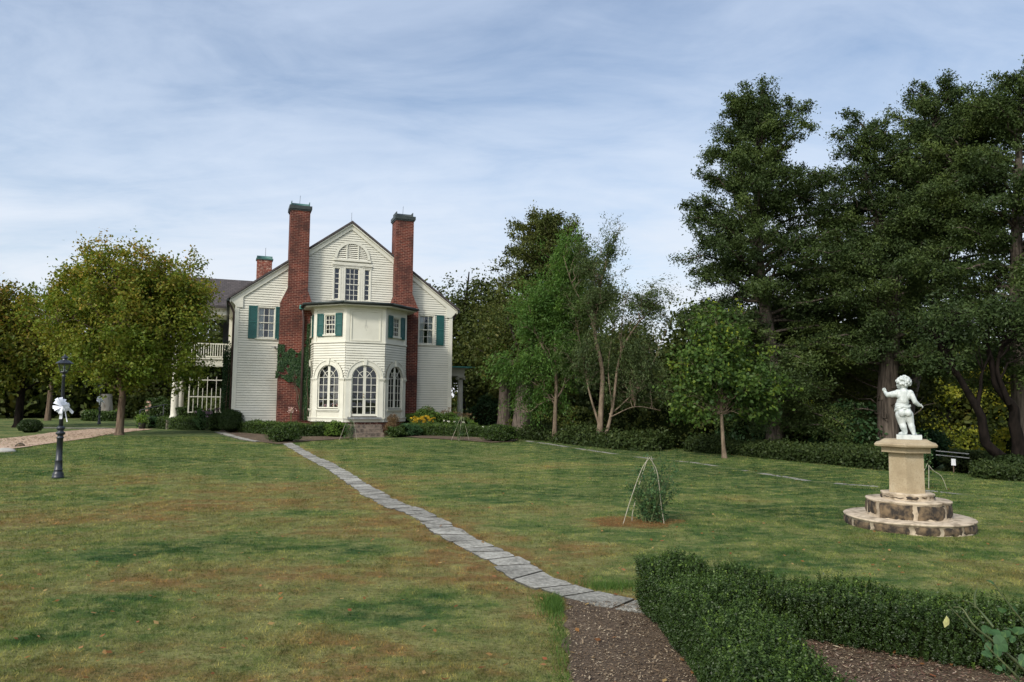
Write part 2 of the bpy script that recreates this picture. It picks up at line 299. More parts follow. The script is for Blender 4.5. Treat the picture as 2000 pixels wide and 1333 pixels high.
ground_mat('gravel', [(0.3, (0.30, 0.20, 0.14)), (0.5, (0.46, 0.32, 0.225)), (0.7, (0.56, 0.42, 0.31))], 0.8, 30, 0.5, 0.01)
ground_mat('gravel_grey', [(0.3, (0.13, 0.115, 0.115)), (0.7, (0.27, 0.245, 0.24))], 1, 20, 0.5, 0.01)
ground_mat('flagstone', [(0.34, (0.085, 0.080, 0.068)), (0.44, (0.20, 0.19, 0.16)), (0.54, (0.34, 0.325, 0.28)), (0.66, (0.50, 0.48, 0.42))], 2.6, 22, 1.0, 0.025)
ground_mat('kerb', [(0.3, (0.30, 0.29, 0.26)), (0.7, (0.5, 0.48, 0.43))], 3, 20, 0.4, 0.01)

# ------------------------------------------------------------------ object helpers
def tag(o, label=None, cat=None, group=None, kind=None):
    if label: o['label'] = label
    if cat: o['category'] = cat
    if group: o['group'] = group
    if kind: o['kind'] = kind
    return o
def empty(name, loc, rz=0.0, label=None, cat=None, group=None):
    o = bpy.data.objects.new(name, None); COL.objects.link(o); o.location = loc; o.rotation_euler = (0, 0, rz); o.empty_display_size = 0.2
    return tag(o, label, cat, group)
def raw_mesh(name, V, F, mat, parent=None, tint=None, loc=None, smooth=False):
    """V (n,3) array, F (m,k) array with k the same for all"""
    me = bpy.data.meshes.new(name); V = np.asarray(V, np.float32); F = np.asarray(F, np.int32)
    me.vertices.add(len(V)); me.vertices.foreach_set('co', V.ravel())
    k = F.shape[1]; me.loops.add(F.size); me.loops.foreach_set('vertex_index', F.ravel())
    me.polygons.add(len(F)); me.polygons.foreach_set('loop_start', np.arange(0, F.size, k, dtype=np.int32))
    if smooth: me.polygons.foreach_set('use_smooth', np.ones(len(F), bool))
    if tint is not None:
        a = me.attributes.new('tint', 'FLOAT', 'FACE'); a.data.foreach_set('value', np.asarray(tint, np.float32))
    me.update(calc_edges=True); me.materials.append(MATS[mat])
    o = bpy.data.objects.new(name, me); COL.objects.link(o)
    if parent: o.parent = parent
    if loc is not None: o.location = loc
    return o
class MB:
    """collects shapes in a frame (a along, d outward, z up) and links them as one mesh"""
    def __init__(s, org=(0, 0), ang=0.0):
        s.V = []; s.F = []; s.M = []; s.sm = []; s.mi = 0
        s.org = org; s.e = (cos(ang), sin(ang)); s.m = (sin(ang), -cos(ang))
    def v(s, a, d, z):
        s.V.append((s.org[0] + s.e[0] * a + s.m[0] * d, s.org[1] + s.e[1] * a + s.m[1] * d, z)); return len(s.V) - 1
    def f(s, idx, smooth=False): s.F.append(tuple(idx)); s.M.append(s.mi); s.sm.append(smooth)
    def box(s, a0, a1, d0, d1, z0, z1):
        i = [s.v(a, d, z) for z in (z0, z1) for d in (d0, d1) for a in (a0, a1)]
        for q in ((0, 1, 5, 4), (2, 6, 7, 3), (0, 4, 6, 2), (1, 3, 7, 5), (4, 5, 7, 6), (0, 2, 3, 1)): s.f([i[k] for k in q])
    def prism(s, pts, d0, d1):
        """polygon of (a, z) points pushed from d0 to d1"""
        n = len(pts); A = [s.v(a, d0, z) for a, z in pts]; B = [s.v(a, d1, z) for a, z in pts]
        s.f(A); s.f(B[::-1])
        for i in range(n): j = (i + 1) % n; s.f((A[j], A[i], B[i], B[j]))
    def plan(s, pts, z0, z1):
        """polygon of (a, d) points raised from z0 to z1"""
        n = len(pts); A = [s.v(a, d, z0) for a, d in pts]; B = [s.v(a, d, z1) for a, d in pts]
        s.f(A); s.f(B[::-1])
        for i in range(n): j = (i + 1) % n; s.f((A[j], A[i], B[i], B[j]))
    def ring(s, ac, zs, r0, r1, d0, d1, t0=0.0, t1=pi, n=18):
        for i in range(n):
            a, b = t0 + (t1 - t0) * i / n, t0 + (t1 - t0) * (i + 1) / n
            P = [(ac + r * cos(t), zs + r * sin(t)) for r, t in ((r0, a), (r1, a), (r1, b), (r0, b))]
            A = [s.v(p[0], d0, p[1]) for p in P]; B = [s.v(p[0], d1, p[1]) for p in P]
            s.f(A); s.f(B[::-1]); s.f((A[1], A[0], B[0], B[1])); s.f((A[3], A[2], B[2], B[3]))
            if i == 0: s.f((A[0], A[3], B[3], B[0]) if False else (B[0], B[3], A[3], A[0]))
    def tube(s, pts, rad_, n=7, smooth=True, cap=True):
        """pts are (a, d, z); rad_ a number or one per point"""
        P = [np.array(p, float) for p in pts]; R = rad_ if hasattr(rad_, '__len__') else [rad_] * len(P)
        rings = []; up = np.array([0.0, 0, 1])
        for i, p in enumerate(P):
            t = P[min(i + 1, len(P) - 1)] - P[max(i - 1, 0)]; t = t / (np.linalg.norm(t) + 1e-9)
            h = up if abs(t[2]) < 0.9 else np.array([1.0, 0, 0])
            x = np.cross(t, h); x /= np.linalg.norm(x); y = np.cross(t, x)
            rings.append([s.v(*(p + R[i] * (cos(2 * pi * k / n) * x + sin(2 * pi * k / n) * y))) for k in range(n)])
        for a, b in zip(rings, rings[1:]):
            for k in range(n): s.f((a[k], a[(k + 1) % n], b[(k + 1) % n], b[k]), smooth)
        if cap: s.f(rings[0][::-1]); s.f(rings[-1])
    def lathe(s, prof, c=(0, 0), n=20, smooth=True, z0=0.0, sq=None, cap=True):
        """prof list of (r, z)"""
        rings = [[s.v(c[0] + r * cos(2 * pi * k / n + (sq or 0)), c[1] + r * sin(2 * pi * k / n + (sq or 0)), z0 + z) for k in range(n)] for r, z in prof]
        for a, b in zip(rings, rings[1:]):
            for k in range(n): s.f((a[k], a[(k + 1) % n], b[(k + 1) % n], b[k]), smooth)
        if cap: s.f(rings[0][::-1]); s.f(rings[-1])
    def ball(s, c, r, n=8, m=6, sc=(1, 1, 1)):
        s_prof = [(r * sin(pi * i / m), -r * cos(pi * i / m)) for i in range(m + 1)]
        rings = [[s.v(c[0] + q * sc[0] * cos(2 * pi * k / n), c[1] + q * sc[1] * sin(2 * pi * k / n), c[2] + z * sc[2]) for k in range(n)] for q, z in [(max(a, 1e-4), b) for a, b in s_prof]]
        for a, b in zip(rings, rings[1:]):
            for k in range(n): s.f((a[k], a[(k + 1) % n], b[(k + 1) % n], b[k]), True)
    def build(s, name, mats, parent=None, loc=None, uv=False):
        me = bpy.data.meshes.new(name); me.from_pydata(s.V, [], s.F)
        mats = [mats] if isinstance(mats, str) else mats
        for m in mats: me.materials.append(MATS[m])
        me.polygons.foreach_set('material_index', s.M); me.polygons.foreach_set('use_smooth', s.sm)
        me.update()
        if uv:
            ul = me.uv_layers.new(name='UVMap'); me.polygons.foreach_get
            for p in me.polygons:
                n = p.normal; ax = abs(n.x) > abs(n.y)
                h = (abs(n.z) > 0.9)
                for li in p.loop_indices:
                    c = me.vertices[me.loops[li].vertex_index].co
                    if h: w = (c.x, c.y)
                    elif uv == 'roof': w = (c.y, c.z * 1.66)
                    elif uv == 'roof_x': w = (c.x, c.z * 1.66)
                    else: w = (c.y if ax else c.x, c.z)
                    ul.data[li].uv = w
        o = bpy.data.objects.new(name, me); COL.objects.link(o)
        if parent: o.parent = parent
        if loc is not None: o.location = loc
        return o

# leaf clouds ------------------------------------------------------
def unit(v): return v / (np.linalg.norm(v, axis=1, keepdims=True) + 1e-9)
def leaf_mesh(P, size, aspect=0.55, bias=None, bw=0.5, r=rng, along=None, aw=0.0):
    """P (n,3) -> rhombic leaves. bias: preferred normal; along: preferred long axis"""
    n = len(P); N = unit(r.normal(size=(n, 3)))
    if bias is not None: N = unit(N * (1 - bw) + bias * bw)
    T = r.normal(size=(n, 3))
    if along is not None: T = unit(T) * (1 - aw) + along * aw
    T = unit(T - N * np.sum(T * N, 1, keepdims=True)); B = np.cross(N, T)
    s = (size * r.uniform(0.65, 1.3, n))[:, None] * 0.5
    V = np.empty((n, 4, 3)); V[:, 0] = P - T * s; V[:, 1] = P + B * s * aspect - T * s * 0.1; V[:, 2] = P + T * s; V[:, 3] = P - B * s * aspect - T * s * 0.1
    return V.reshape(-1, 3), np.arange(4 * n).reshape(n, 4)
def leaves_obj(name, P, size, mat, parent, tint, aspect=0.55, loc=None, **k):
    V, F = leaf_mesh(P, size, aspect, **k); return raw_mesh(name, V, F, mat, parent, np.clip(tint, 0, 1), loc)
def tubes(paths, n=6):
    """paths: list of (k,3) points with radii (k,) -> V,F"""
    Vs = []; Fs = []; off = 0
    ang = np.arange(n) * 2 * pi / n
    for P, R in paths:
        P = np.asarray(P, float); R = np.asarray(R, float); k = len(P)
        T = np.gradient(P, axis=0); T = unit(T)
        h = np.where(np.abs(T[:, 2:3]) < 0.9, np.array([[0, 0, 1.0]]), np.array([[1.0, 0, 0]]))
        if abs(np.mean(T[:, 2])) > 0.6: h = np.tile(np.array([[0.97, 0.2, 0.0]]), (k, 1))
        X = unit(np.cross(T, h)); Y = np.cross(T, X)
        ringv = P[:, None, :] + R[:, None, None] * (np.cos(ang)[None, :, None] * X[:, None, :] + np.sin(ang)[None, :, None] * Y[:, None, :])
        Vs.append(ringv.reshape(-1, 3))
        i = np.arange(k - 1)[:, None] * n; j = np.arange(n)[None, :]; j2 = (j + 1) % n
        Fs.append(np.stack([i + j, i + j2, i + n + j2, i + n + j], -1).reshape(-1, 4) + off); off += k * n
    return np.concatenate(Vs), np.concatenate(Fs)
def curve(a, b, k=6, sag=0.0, wob=0.0, r=rng, up=0.0):
    t = np.linspace(0, 1, k)[:, None]; P = a * (1 - t) + b * t
    P[:, 2] += (up * np.sin(pi * t[:, 0])) - sag * t[:, 0] ** 2
    if wob: P[1:-1] += r.normal(size=(k - 2, 3)) * wob
    return P
def spline(pts, k=24):
    P = np.asarray(pts, float); n = len(P); out = []
    Q = np.vstack([2 * P[0] - P[1], P, 2 * P[-1] - P[-2]])
    per = max(2, k // (n - 1))
    for i in range(n - 1):
        p0, p1, p2, p3 = Q[i:i + 4]
        for t in np.linspace(0, 1, per, endpoint=False):
            out.append(0.5 * ((2 * p1) + (-p0 + p2) * t + (2 * p0 - 5 * p1 + 4 * p2 - p3) * t * t + (-p0 + 3 * p1 - 3 * p2 + p3) * t ** 3))
    out.append(P[-1]); return np.array(out)
def flare(R, k=0.5):
    R = np.array(R, float); R[0] *= 1 + k
    if len(R) > 1: R[1] *= 1 + k * 0.35
    return R

def broadleaf(name, label, cat, base, stems, blobs, nclump, nleaf, leaf, clump_r, mat, bark, seed, nlimb=16, aspect=0.6, tint0=(0.0, 0.7),
              top_tint=0.0, flat=1.0, group=None, parent_obj=True, branch_r=0.035, hole=0.0, feather=False, shell=0.5, limb_from=0.3):
    """stems: list of (points, r0, r1); blobs: list of (centre, radii) the crown fills. All relative to base"""
    r = np.random.default_rng(seed)
    root = empty(name, base, 0, label, cat, group)
    paths = []; nodes = []
    for pts, r0, r1 in stems:
        P = spline(pts, 20); R = flare(np.linspace(r0, r1, len(P)), 0.55 if pts[0][2] < 0.1 else 0.0); paths.append((P, R))
        k0 = int(len(P) * limb_from); nodes += [(p, q) for p, q in zip(P[k0:], R[k0:])]
    vol = np.array([b[1][0] * b[1][1] * b[1][2] for b in blobs]); pick = r.choice(len(blobs), nclump, p=vol / vol.sum())
    C = []
    for q in pick:
        c, rd = blobs[q]; d = r.normal(size=3); d /= np.linalg.norm(d); rr = (1 - (1 - shell) * r.random() ** 1.3) if r.random() < 0.72 else r.random() ** 0.5 * shell
        C.append(np.array(c) + d * rr * np.array(rd) * (0.86 + 0.2 * sin(3 * d[0] + 5 * d[1] + q) * cos(4 * d[2] + seed)))
    C = np.array(C)
    if hole: C = C[np.sin(C[:, 0] * 2.1 + seed) * np.sin(C[:, 1] * 1.9) * np.sin(C[:, 2] * 2.3 + 1) < 1 - hole]
    C = C[C[:, 2] > 0.3]
    # limbs towards spread out clumps
    NP = np.array([p for p, _ in nodes]); NR = [q for _, q in nodes]
    order = r.permutation(len(C)); chosen = order[:nlimb]
    for i in chosen:
        lowp = C[i] - np.array([0, 0, 0.8]); d = np.linalg.norm(NP - lowp, axis=1) + np.maximum(NP[:, 2] - C[i][2] + 0.5, 0) * 3
        j = int(np.argmin(d)); P = curve(NP[j], C[i], 7, wob=0.05, r=r, up=0.12 * np.linalg.norm(C[i] - NP[j])); R = np.linspace(min(NR[j] * 0.75, branch_r * 2.0), branch_r * 0.35, 7)
        paths.append((P, R))
    LP = np.concatenate([NP] + [p[0] for p in paths[len(stems):]])
    twig = []
    for i in order[nlimb:]:
        d = np.linalg.norm(LP - C[i], axis=1) + np.maximum(LP[:, 2] - C[i][2], 0) * 1.5; j = int(np.argmin(d))
        twig.append((curve(LP[j], C[i], 4, wob=0.04, r=r, up=0.05), np.linspace(branch_r * 0.45, branch_r * 0.18, 4)))
    V, F = tubes(paths, 8); raw_mesh('trunk', V, F, bark, root, smooth=True)
    if twig: V, F = tubes(twig, 3); raw_mesh('branches', V, F, bark, root)
    m = r.integers(int(nleaf * 0.5), int(nleaf * 1.5), len(C)); idx = np.repeat(np.arange(len(C)), m)
    cr_ = clump_r * r.uniform(0.6, 1.35, len(C))
    off = r.normal(size=(len(idx), 3)) * cr_[idx][:, None] * np.array([0.55, 0.55, 0.55 * flat])
    P = C[idx] + off
    allc = np.array([b[0] for b in blobs]).mean(0); out = unit(P - allc)
    tc = r.uniform(0, 1, len(C))
    zt = (P[:, 2] - P[:, 2].min()) / (np.ptp(P[:, 2]) + 1e-6)
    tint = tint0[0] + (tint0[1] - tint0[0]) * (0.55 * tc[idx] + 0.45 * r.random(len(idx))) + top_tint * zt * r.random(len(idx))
    al = None
    if feather:
        dv = unit(C - allc + r.normal(size=C.shape) * 0.6); dv[:, 2] -= 0.25; dv = unit(dv)
        t = r.uniform(-1, 1, len(idx))[:, None]; P = C[idx] + dv[idx] * t * cr_[idx][:, None] + off * 0.45; al = dv[idx]
        leaves_obj('crown', P, leaf, mat, root, tint, aspect, bias=np.array([[0, 0, 1.0]]), bw=0.4, r=r, along=al, aw=0.6)
    else:
        leaves_obj('crown', P, leaf, mat, root, tint, aspect, bias=unit(out + np.array([[0, 0, 0.8]])), bw=0.42, r=r)
    return root

def cedar(name, label, cat, base, leaders, seed, leaf=0.12, nb=90, mat='leaf_cedar', bark='bark_grey', clump=0.34, per=46, group=None, droop=0.1, bare=(), dens=1.0, dead=0):
    """leaders: (points, r0, r1, profile) with profile = list of (height, branch length)"""
    r = np.random.default_rng(seed); root = empty(name, base, 0, label, cat, group)
    paths = []; br = []; CL = []; CR_ = []; DV = []; TT = []
    for li, (pts, r0, r1, prof, h0, nbr) in enumerate(leaders):
        P = spline(pts, 28); R = flare(np.linspace(r0, r1, len(P)), 0.5 if pts[0][2] < 0.1 else 0); paths.append((P, R))
        ph = np.array([q[0] for q in prof]); pl = np.array([q[1] for q in prof]); zt = P[:, 2]
        H = zt[-1]
        for i in range(nbr):
            h = h0 + (H - h0) * ((i + r.random()) / nbr) ** 0.92
            c = np.array([np.interp(h, zt, P[:, k]) for k in range(3)]); az = i * 2.39996 + r.normal() * 0.5
            Lh = np.interp(h, ph, pl) * (r.uniform(0.80, 1.12) if r.random() < 0.75 else r.uniform(0.5, 0.8)); fr = (h - h0) / (H - h0)
            el = rad(2 + 42 * fr ** 1.4 + r.normal() * 11)
            d = np.array([cos(az) * cos(el), sin(az) * cos(el), sin(el)]); tip = c + d * Lh
            Q = curve(c, tip, 7, sag=droop * Lh, wob=0.03 * Lh, r=r, up=0.05 * Lh)
            rr0 = 0.018 + 0.018 * Lh; br.append((Q, np.linspace(rr0, 0.008, 7)))
            if any(a < h < b and abs(((az - z0 + pi) % (2 * pi)) - pi) < w for a, b, z0, w in bare): continue
            bt = r.random(); nc = max(3, int(Lh * 5.2 * dens))
            for k in range(nc):
                t = 0.22 + 0.80 * (k + r.random()) / nc; t = min(t, 1.03)
                p = c + (tip - c) * t; p[2] = np.interp(t, np.linspace(0, 1, 7), Q[:, 2])
                wid = (0.14 + 0.42 * Lh * 0.30 * sin(pi * min(t, 1))) if t < 0.97 else 0.08
                side = np.cross(d, [0, 0, 1.0]); side /= np.linalg.norm(side) + 1e-6
                p = p + side * r.normal() * wid * 0.75 + np.array([0, 0, 1]) * r.normal() * 0.11
                CL.append(p); CR_.append(clump * r.uniform(0.6, 1.25) * (0.72 + 0.28 * (1 - fr))); DV.append(d + np.array([0, 0, 0.45])); TT.append(0.62 * bt + 0.38 * r.random())
    V, F = tubes(paths, 9); raw_mesh('trunk', V, F, bark, root, smooth=True)
    for i in range(dead):
        j = r.integers(6, len(paths[0][0]) - 6); a = paths[0][0][j]; az = r.uniform(0, 2 * pi); L = r.uniform(0.8, 2.4)
        br.append((curve(a, a + np.array([cos(az) * L, sin(az) * L, r.uniform(-0.3, 0.8)]), 6, wob=0.09, r=r), np.linspace(0.035, 0.008, 6)))
    V, F = tubes(br, 4); raw_mesh('branches', V, F, bark, root)
    C = np.array(CL); cr_ = np.array(CR_); DV = unit(np.array(DV)); TT = np.array(TT)
    idx = np.repeat(np.arange(len(C)), r.integers(int(per * 0.6), int(per * 1.4), len(C)))
    P = C[idx] + r.normal(size=(len(idx), 3)) * cr_[idx][:, None] * np.array([0.5, 0.5, 0.40])
    tint = 0.72 * TT[idx] + 0.30 * r.random(len(idx))
    leaves_obj('crown', P, leaf, mat, root, tint, 0.42, bias=np.array([[0, 0, 1.0]]), bw=0.35, r=r, along=DV[idx], aw=0.45)
    return root
# ------------------------------------------------------------------ ground, road, paths
def GP(px, py, off=0.0):
    x, y = G(px, py, 0.0)
    for _ in range(6): x, y = G(px, py, float(gz(x, y)) + off)
    return (x, y)
def pip(x, y, poly):
    inside = np.zeros(len(x), bool); n = len(poly)
    for i in range(n):
        x0, y0 = poly[i]; x1, y1 = poly[(i + 1) % n]
        c = ((y0 > y) != (y1 > y)) & (x < (x1 - x0) * (y - y0) / ((y1 - y0) + 1e-12) + x0); inside ^= c
    return inside
BLOBS = [(230, 1090, 260, 34, -1), (430, 1066, 200, 26, -1), (230, 1190, 170, 50, -1), (110, 1240, 120, 40, -.8), (730, 1200, 150, 34, -1), (860, 1176, 120, 26, -.8), (710, 1078, 120, 24, -.8), (520, 1040, 100, 18, -.4), (900, 1260, 110, 30, -.7), (420, 1290, 140, 40, -.6), (40, 930, 120, 14, -.8),
    (1350, 1100, 120, 24, -.8), (1190, 1135, 60, 20, -.9), (1080, 1120, 50, 20, -.4), (1100, 1020, 120, 18, -.6), (1560, 1000, 180, 20, -.7), (1400, 930, 200, 12, -.6), (1000, 920, 260, 10, -.4), (300, 900, 200, 12, -.6), (1880, 1085, 120, 24, -.7), (1650, 1105, 150, 18, -.3), (1250, 960, 120, 14, -.5), (400, 850, 200, 8, -.7),
    (190, 1010, 280, 32, 1), (420, 985, 220, 24, 1), (620, 1050, 140, 22, .5), (260, 1146, 150, 16, .9), (560, 955, 200, 12, .7), (640, 1130, 180, 26, .7), (620, 1240, 170, 34, .8), (160, 1290, 180, 36, .8), (840, 1090, 110, 24, .8), (1140, 1075, 90, 30, 1.), (1430, 976, 110, 9, 1.), (280, 932, 140, 8, .8), (930, 1120, 80, 26, .8), (1290, 1110, 60, 20, .3), (980, 1290, 120, 40, .3),
    (1100, 905, 200, 10, .5), (1290, 925, 160, 8, .5), (1700, 1050, 60, 10, .5), (1920, 1140, 60, 14, .4), (760, 1000, 70, 20, .6), (60, 1120, 90, 30, .6), (1180, 1025, 90, 18, .5), (1660, 1000, 70, 10, .4)]
rc_ = GP(1240, 1022)
def near_dist(x, y, c):
    P = spline([(a, b, 0) for a, b in c], 60)[:, :2]; d = np.full(np.shape(x), 99.0)
    for a, b in zip(P[:-1], P[1:]):
        ab = b - a; t = np.clip(((x - a[0]) * ab[0] + (y - a[1]) * ab[1]) / (ab @ ab + 1e-9), 0, 1); d = np.minimum(d, np.hypot(x - a[0] - t * ab[0], y - a[1] - t * ab[1]))
    return d
def dryness(x, y):
    v = np.zeros(np.shape(x))
    for px, py, w, h, k in BLOBS:
        cx, cy = G(px, py); sc = cy / FPX; rx = w * (0.55 if k > 0 else 0.75) * sc; ry = abs(G(px, py - h * 0.5)[1] - G(px, py + h * 0.5)[1]) * 0.62
        q = ((x - cx) / rx) ** 2 + ((y - cy) / ry) ** 2; v += k * (0.115 if k > 0 else 0.14) * np.exp(-q * 0.75)
    d = near_dist(x, y, [(-8.62, 28.2), (-6.05, 22.2), (-3.92, 17.25), (-2.12, 12.6), (-1.36, 11.1), (-0.73, 9.5), (-0.07, 8.1), (0.25, 7.27), (0.92, 6.44)])
    v += 0.11 * np.exp(-(d / 0.55) ** 2) * (y < 26); v += 0.20 * np.exp(-(((x - rc_[0]) / 0.6) ** 2 + ((y - rc_[1]) / 0.45) ** 2) ** 1.5); return v
def ground():
    def axis(lo, hi, fine0, fine1, step):
        f = list(np.arange(fine0, fine1, step)); a = [fine0]; s = step
        while a[-1] > lo: s *= 1.25; a.append(a[-1] - s)
        b = [fine1]; s = step
        while b[-1] < hi: s *= 1.25; b.append(b[-1] + s)
        return np.array(a[:0:-1] + f + b)
    X = axis(-900, 900, -24, 24, 0.3); Y = axis(-300, 1600, -3, 45, 0.3)
    XX, YY = np.meshgrid(X, Y); Z = gz(XX, YY); V = np.stack([XX, YY, Z], -1).reshape(-1, 3); w = len(X); h = len(Y)
    i = np.arange(h - 1)[:, None] * w; j = np.arange(w - 1)[None, :]
    F = np.stack([i + j, i + j + 1, i + w + j + 1, i + w + j], -1).reshape(-1, 4)
    o = raw_mesh('lawn_ground', V, F, 'lawn', smooth=True); tag(o, kind='structure')
    a = o.data.attributes.new('dry', 'FLOAT', 'POINT'); a.data.foreach_set('value', dryness(V[:, 0], V[:, 1]).astype(np.float32))
ground()
def drape(name, poly, mat, off=0.012, step=0.6, kind='structure'):
    """a sheet over a polygon of the ground, following it"""
    from mathutils.geometry import tessellate_polygon
    bm = __import__('bmesh').new(); vs = [bm.verts.new((x, y, 0)) for x, y in poly]; bm.faces.new(vs)
    import bmesh
    lo = np.min(poly, 0); hi = np.max(poly, 0)
    for ax in (0, 1):
        c = lo[ax] + step
        while c < hi[ax]:
            co = [0, 0, 0]; no = [0, 0, 0]; co[ax] = c; no[ax] = 1
            bmesh.ops.bisect_plane(bm, geom=bm.verts[:] + bm.edges[:] + bm.faces[:], plane_co=co, plane_no=no); c += step
    for v in bm.verts: v.co.z = float(gz(v.co.x, v.co.y)) + off
    bm.normal_update()
    for f in bm.faces:
        if f.normal.z < 0: f.normal_flip()
    me = bpy.data.meshes.new(name); bm.to_mesh(me); bm.free(); me.materials.append(MATS[mat]); o = bpy.data.objects.new(name, me); COL.objects.link(o)
    return tag(o, kind=kind) if kind else o
def wob(poly, amp, seed, step=0.5):
    """ragged edge"""
    r = np.random.default_rng(seed); out = []
    for i in range(len(poly)):
        a = np.array(poly[i], float); b = np.array(poly[(i + 1) % len(poly)], float); n = max(1, int(np.linalg.norm(b - a) / step))
        for k in range(n): out.append(tuple(a + (b - a) * k / n + (r.normal(size=2) * amp if k else 0)))
    return out
ROAD = [GP(-420, 950), GP(0, 881), GP(100, 867), GP(180, 856), GP(262, 843), GP(300, 839.5), GP(265, 838), GP(180, 839), GP(100, 846), GP(0, 858), GP(-420, 905)]
drape('gravel_drive', wob(ROAD, 0.1, 3, 1.5), 'gravel', 0.022, 1.0)
GREY_ROAD = [(13.6, 26.5), (16.4, 25.6), (19.4, 31.0), (16.0, 34.5), (12.5, 33.0)]
drape('gravel_track', wob(GREY_ROAD, 0.2, 5, 1.5), 'gravel_grey', 0.03, 1.0)

# stone paths: one sheet of slabs each, part of the setting
for n_, k_ in (('flagstone_dark', 0.84), ('flagstone_pale', 1.10), ('flagstone_side', 0.3)): ground_mat(n_, [(0.34, (0.085 * k_, 0.080 * k_, 0.068 * k_)), (0.44, (0.20 * k_, 0.19 * k_, 0.16 * k_)), (0.54, (0.34 * k_, 0.325 * k_, 0.28 * k_)), (0.66, (0.50 * k_, 0.48 * k_, 0.42 * k_))], 2.6, 22, 1.0, 0.025)
def slab_path(name, centre, width, smin, smax, seed, off=0.02, keep=1.0, gap=0.018, thick=0.05, tones=(0, 0, 1, 2)):
    r = np.random.default_rng(seed); P = spline([(x, y, 0) for x, y in centre], 16 * (len(centre) - 1)); L = np.concatenate([[0], np.cumsum(np.linalg.norm(np.diff(P, axis=0), axis=1))])
    mb = MB((0, 0), 0.0); s = 0.0
    def pos(q):
        x = np.interp(q, L, P[:, 0]); y = np.interp(q, L, P[:, 1]); x2 = np.interp(q + 0.05, L, P[:, 0]); y2 = np.interp(q + 0.05, L, P[:, 1]); x1 = np.interp(q - 0.05, L, P[:, 0]); y1 = np.interp(q - 0.05, L, P[:, 1])
        t = np.array([x2 - x1, y2 - y1]); t /= np.linalg.norm(t) + 1e-9; return np.array([x, y]), t, np.array([-t[1], t[0]])
    sk = 0.0
    while s < L[-1] - smin:
        l = r.uniform(smin, smax); w = width if not hasattr(width, '__len__') else np.interp(s, [0, L[-1]], width)
        if r.random() < keep:
            h = [r.uniform(0.84, 1.12) for _ in range(2)]; sk2 = r.normal() * 0.06; n = 4
            top = []
            a0, a1 = s + gap, min(s + l - gap, L[-1])
            pts = []
            for side, kk in ((-1, range(n + 1)), (1, range(n, -1, -1))):
                for k in kk:
                    t = k / n; q = a0 + (a1 - a0) * t + (sk * (1 - t) + sk2 * t) * side
                    p, tt, nn = pos(q); e = 0.5 * w * h[0 if side < 0 else 1] * (1 - 0.07 * (k in (0, n))) + r.normal() * 0.010
                    pts.append(p + nn * side * e)
            tilt = r.normal() * 0.004; idt = []; idb = []
            for i, p in enumerate(pts):
                z = float(gz(p[0], p[1])); dz = tilt * (1 if i <= n else -1) + r.normal() * 0.001
                mb.V.append((p[0], p[1], z + off + dz)); idt.append(len(mb.V) - 1)
            for p in pts:
                mb.V.append((p[0], p[1], float(gz(p[0], p[1])) + off - thick)); idb.append(len(mb.V) - 1)
            c = np.mean(pts, 0); mb.V.append((c[0], c[1], float(gz(c[0], c[1])) + off + 0.003)); ci = len(mb.V) - 1; m = len(pts)
            tone = int(r.choice(tones)); mb.mi = tone
            for i in range(m): mb.mi = tone; mb.f((idt[(i + 1) % m], idt[i], ci)); mb.mi = 3; mb.f((idt[i], idt[(i + 1) % m], idb[(i + 1) % m], idb[i])); mb.mi = tone
            sk = sk2
        s += l
    o = mb.build(name, ['flagstone', 'flagstone_dark', 'flagstone_pale', 'flagstone_side']); return tag(o, kind='structure')
PATHC = [(-8.62, 28.2), (-7.25, 25.0), (-6.05, 22.2), (-3.92, 17.25), (-2.12, 12.6), (-1.36, 11.1), (-0.73, 9.5), (-0.07, 8.1), (0.25, 7.27), (0.57, 6.78), (0.92, 6.44), (1.45, 6.12)]
slab_path('flagstone_path', PATHC, (0.37, 0.40), 0.24, 0.52, 11, off=0.016, gap=0.016)
slab_path('stone_edging', [GP(425, 845), GP(450, 852), GP(478, 860), GP(512, 865)], (0.32, 0.3), 0.35, 0.7, 12, off=0.03)
SL = [GP(*p) for p in ((1010, 860), (1100, 872), (1200, 887), (1280, 897), (1360, 905), (1500, 927), (1600, 942), (1730, 952), (1850, 963), (1990, 980), (2120, 1000))]
slab_path('sunken_stone_path', SL, (0.28, 0.18), 0.2, 0.6, 13, off=0.001, keep=0.6, tones=(1,))
slab_path('kerb_stones', [GP(82, 837), GP(135, 837.5), GP(200, 838), GP(262, 838.5)], 0.35, 0.8, 1.4, 14, off=0.05, gap=0.004)
o = None
# beds
BED_FRONT = [(0.50, 6.55), (0.47, 6.0), (0.40, 5.0), (0.34, 4.3), (0.30, 3.0), (0.2, 1.5), (6.0, 1.5), (6.0, 4.3), (4.6, 4.5), (3.6, 5.0), (2.6, 5.6), (1.9, 6.1), (1.3, 6.3), (0.9, 6.3)]
drape('mulch_bed', wob(BED_FRONT, 0.03, 4, 0.12), 'mulch', 0.010, 0.3)
BED_L = [GP(428, 846), GP(455, 853), GP(480, 860), GP(515, 865.5), GP(545, 869), GP(590, 864), GP(650, 860), GP(690, 856), GP(700, 848), GP(690, 838), GP(560, 832), GP(440, 832)]
drape('mulch_bed_left', wob(BED_L, 0.06, 6, 0.6), 'mulch', 0.025, 0.6)
BED_R = [GP(762, 853), GP(800, 855), GP(900, 861), GP(960, 866), GP(1003, 864), GP(1012, 858), GP(1000, 850), GP(900, 840), GP(780, 840)]
drape('mulch_bed_right', wob(BED_R, 0.06, 8, 0.6), 'mulch', 0.025, 0.6)
rc = GP(1240, 1022)
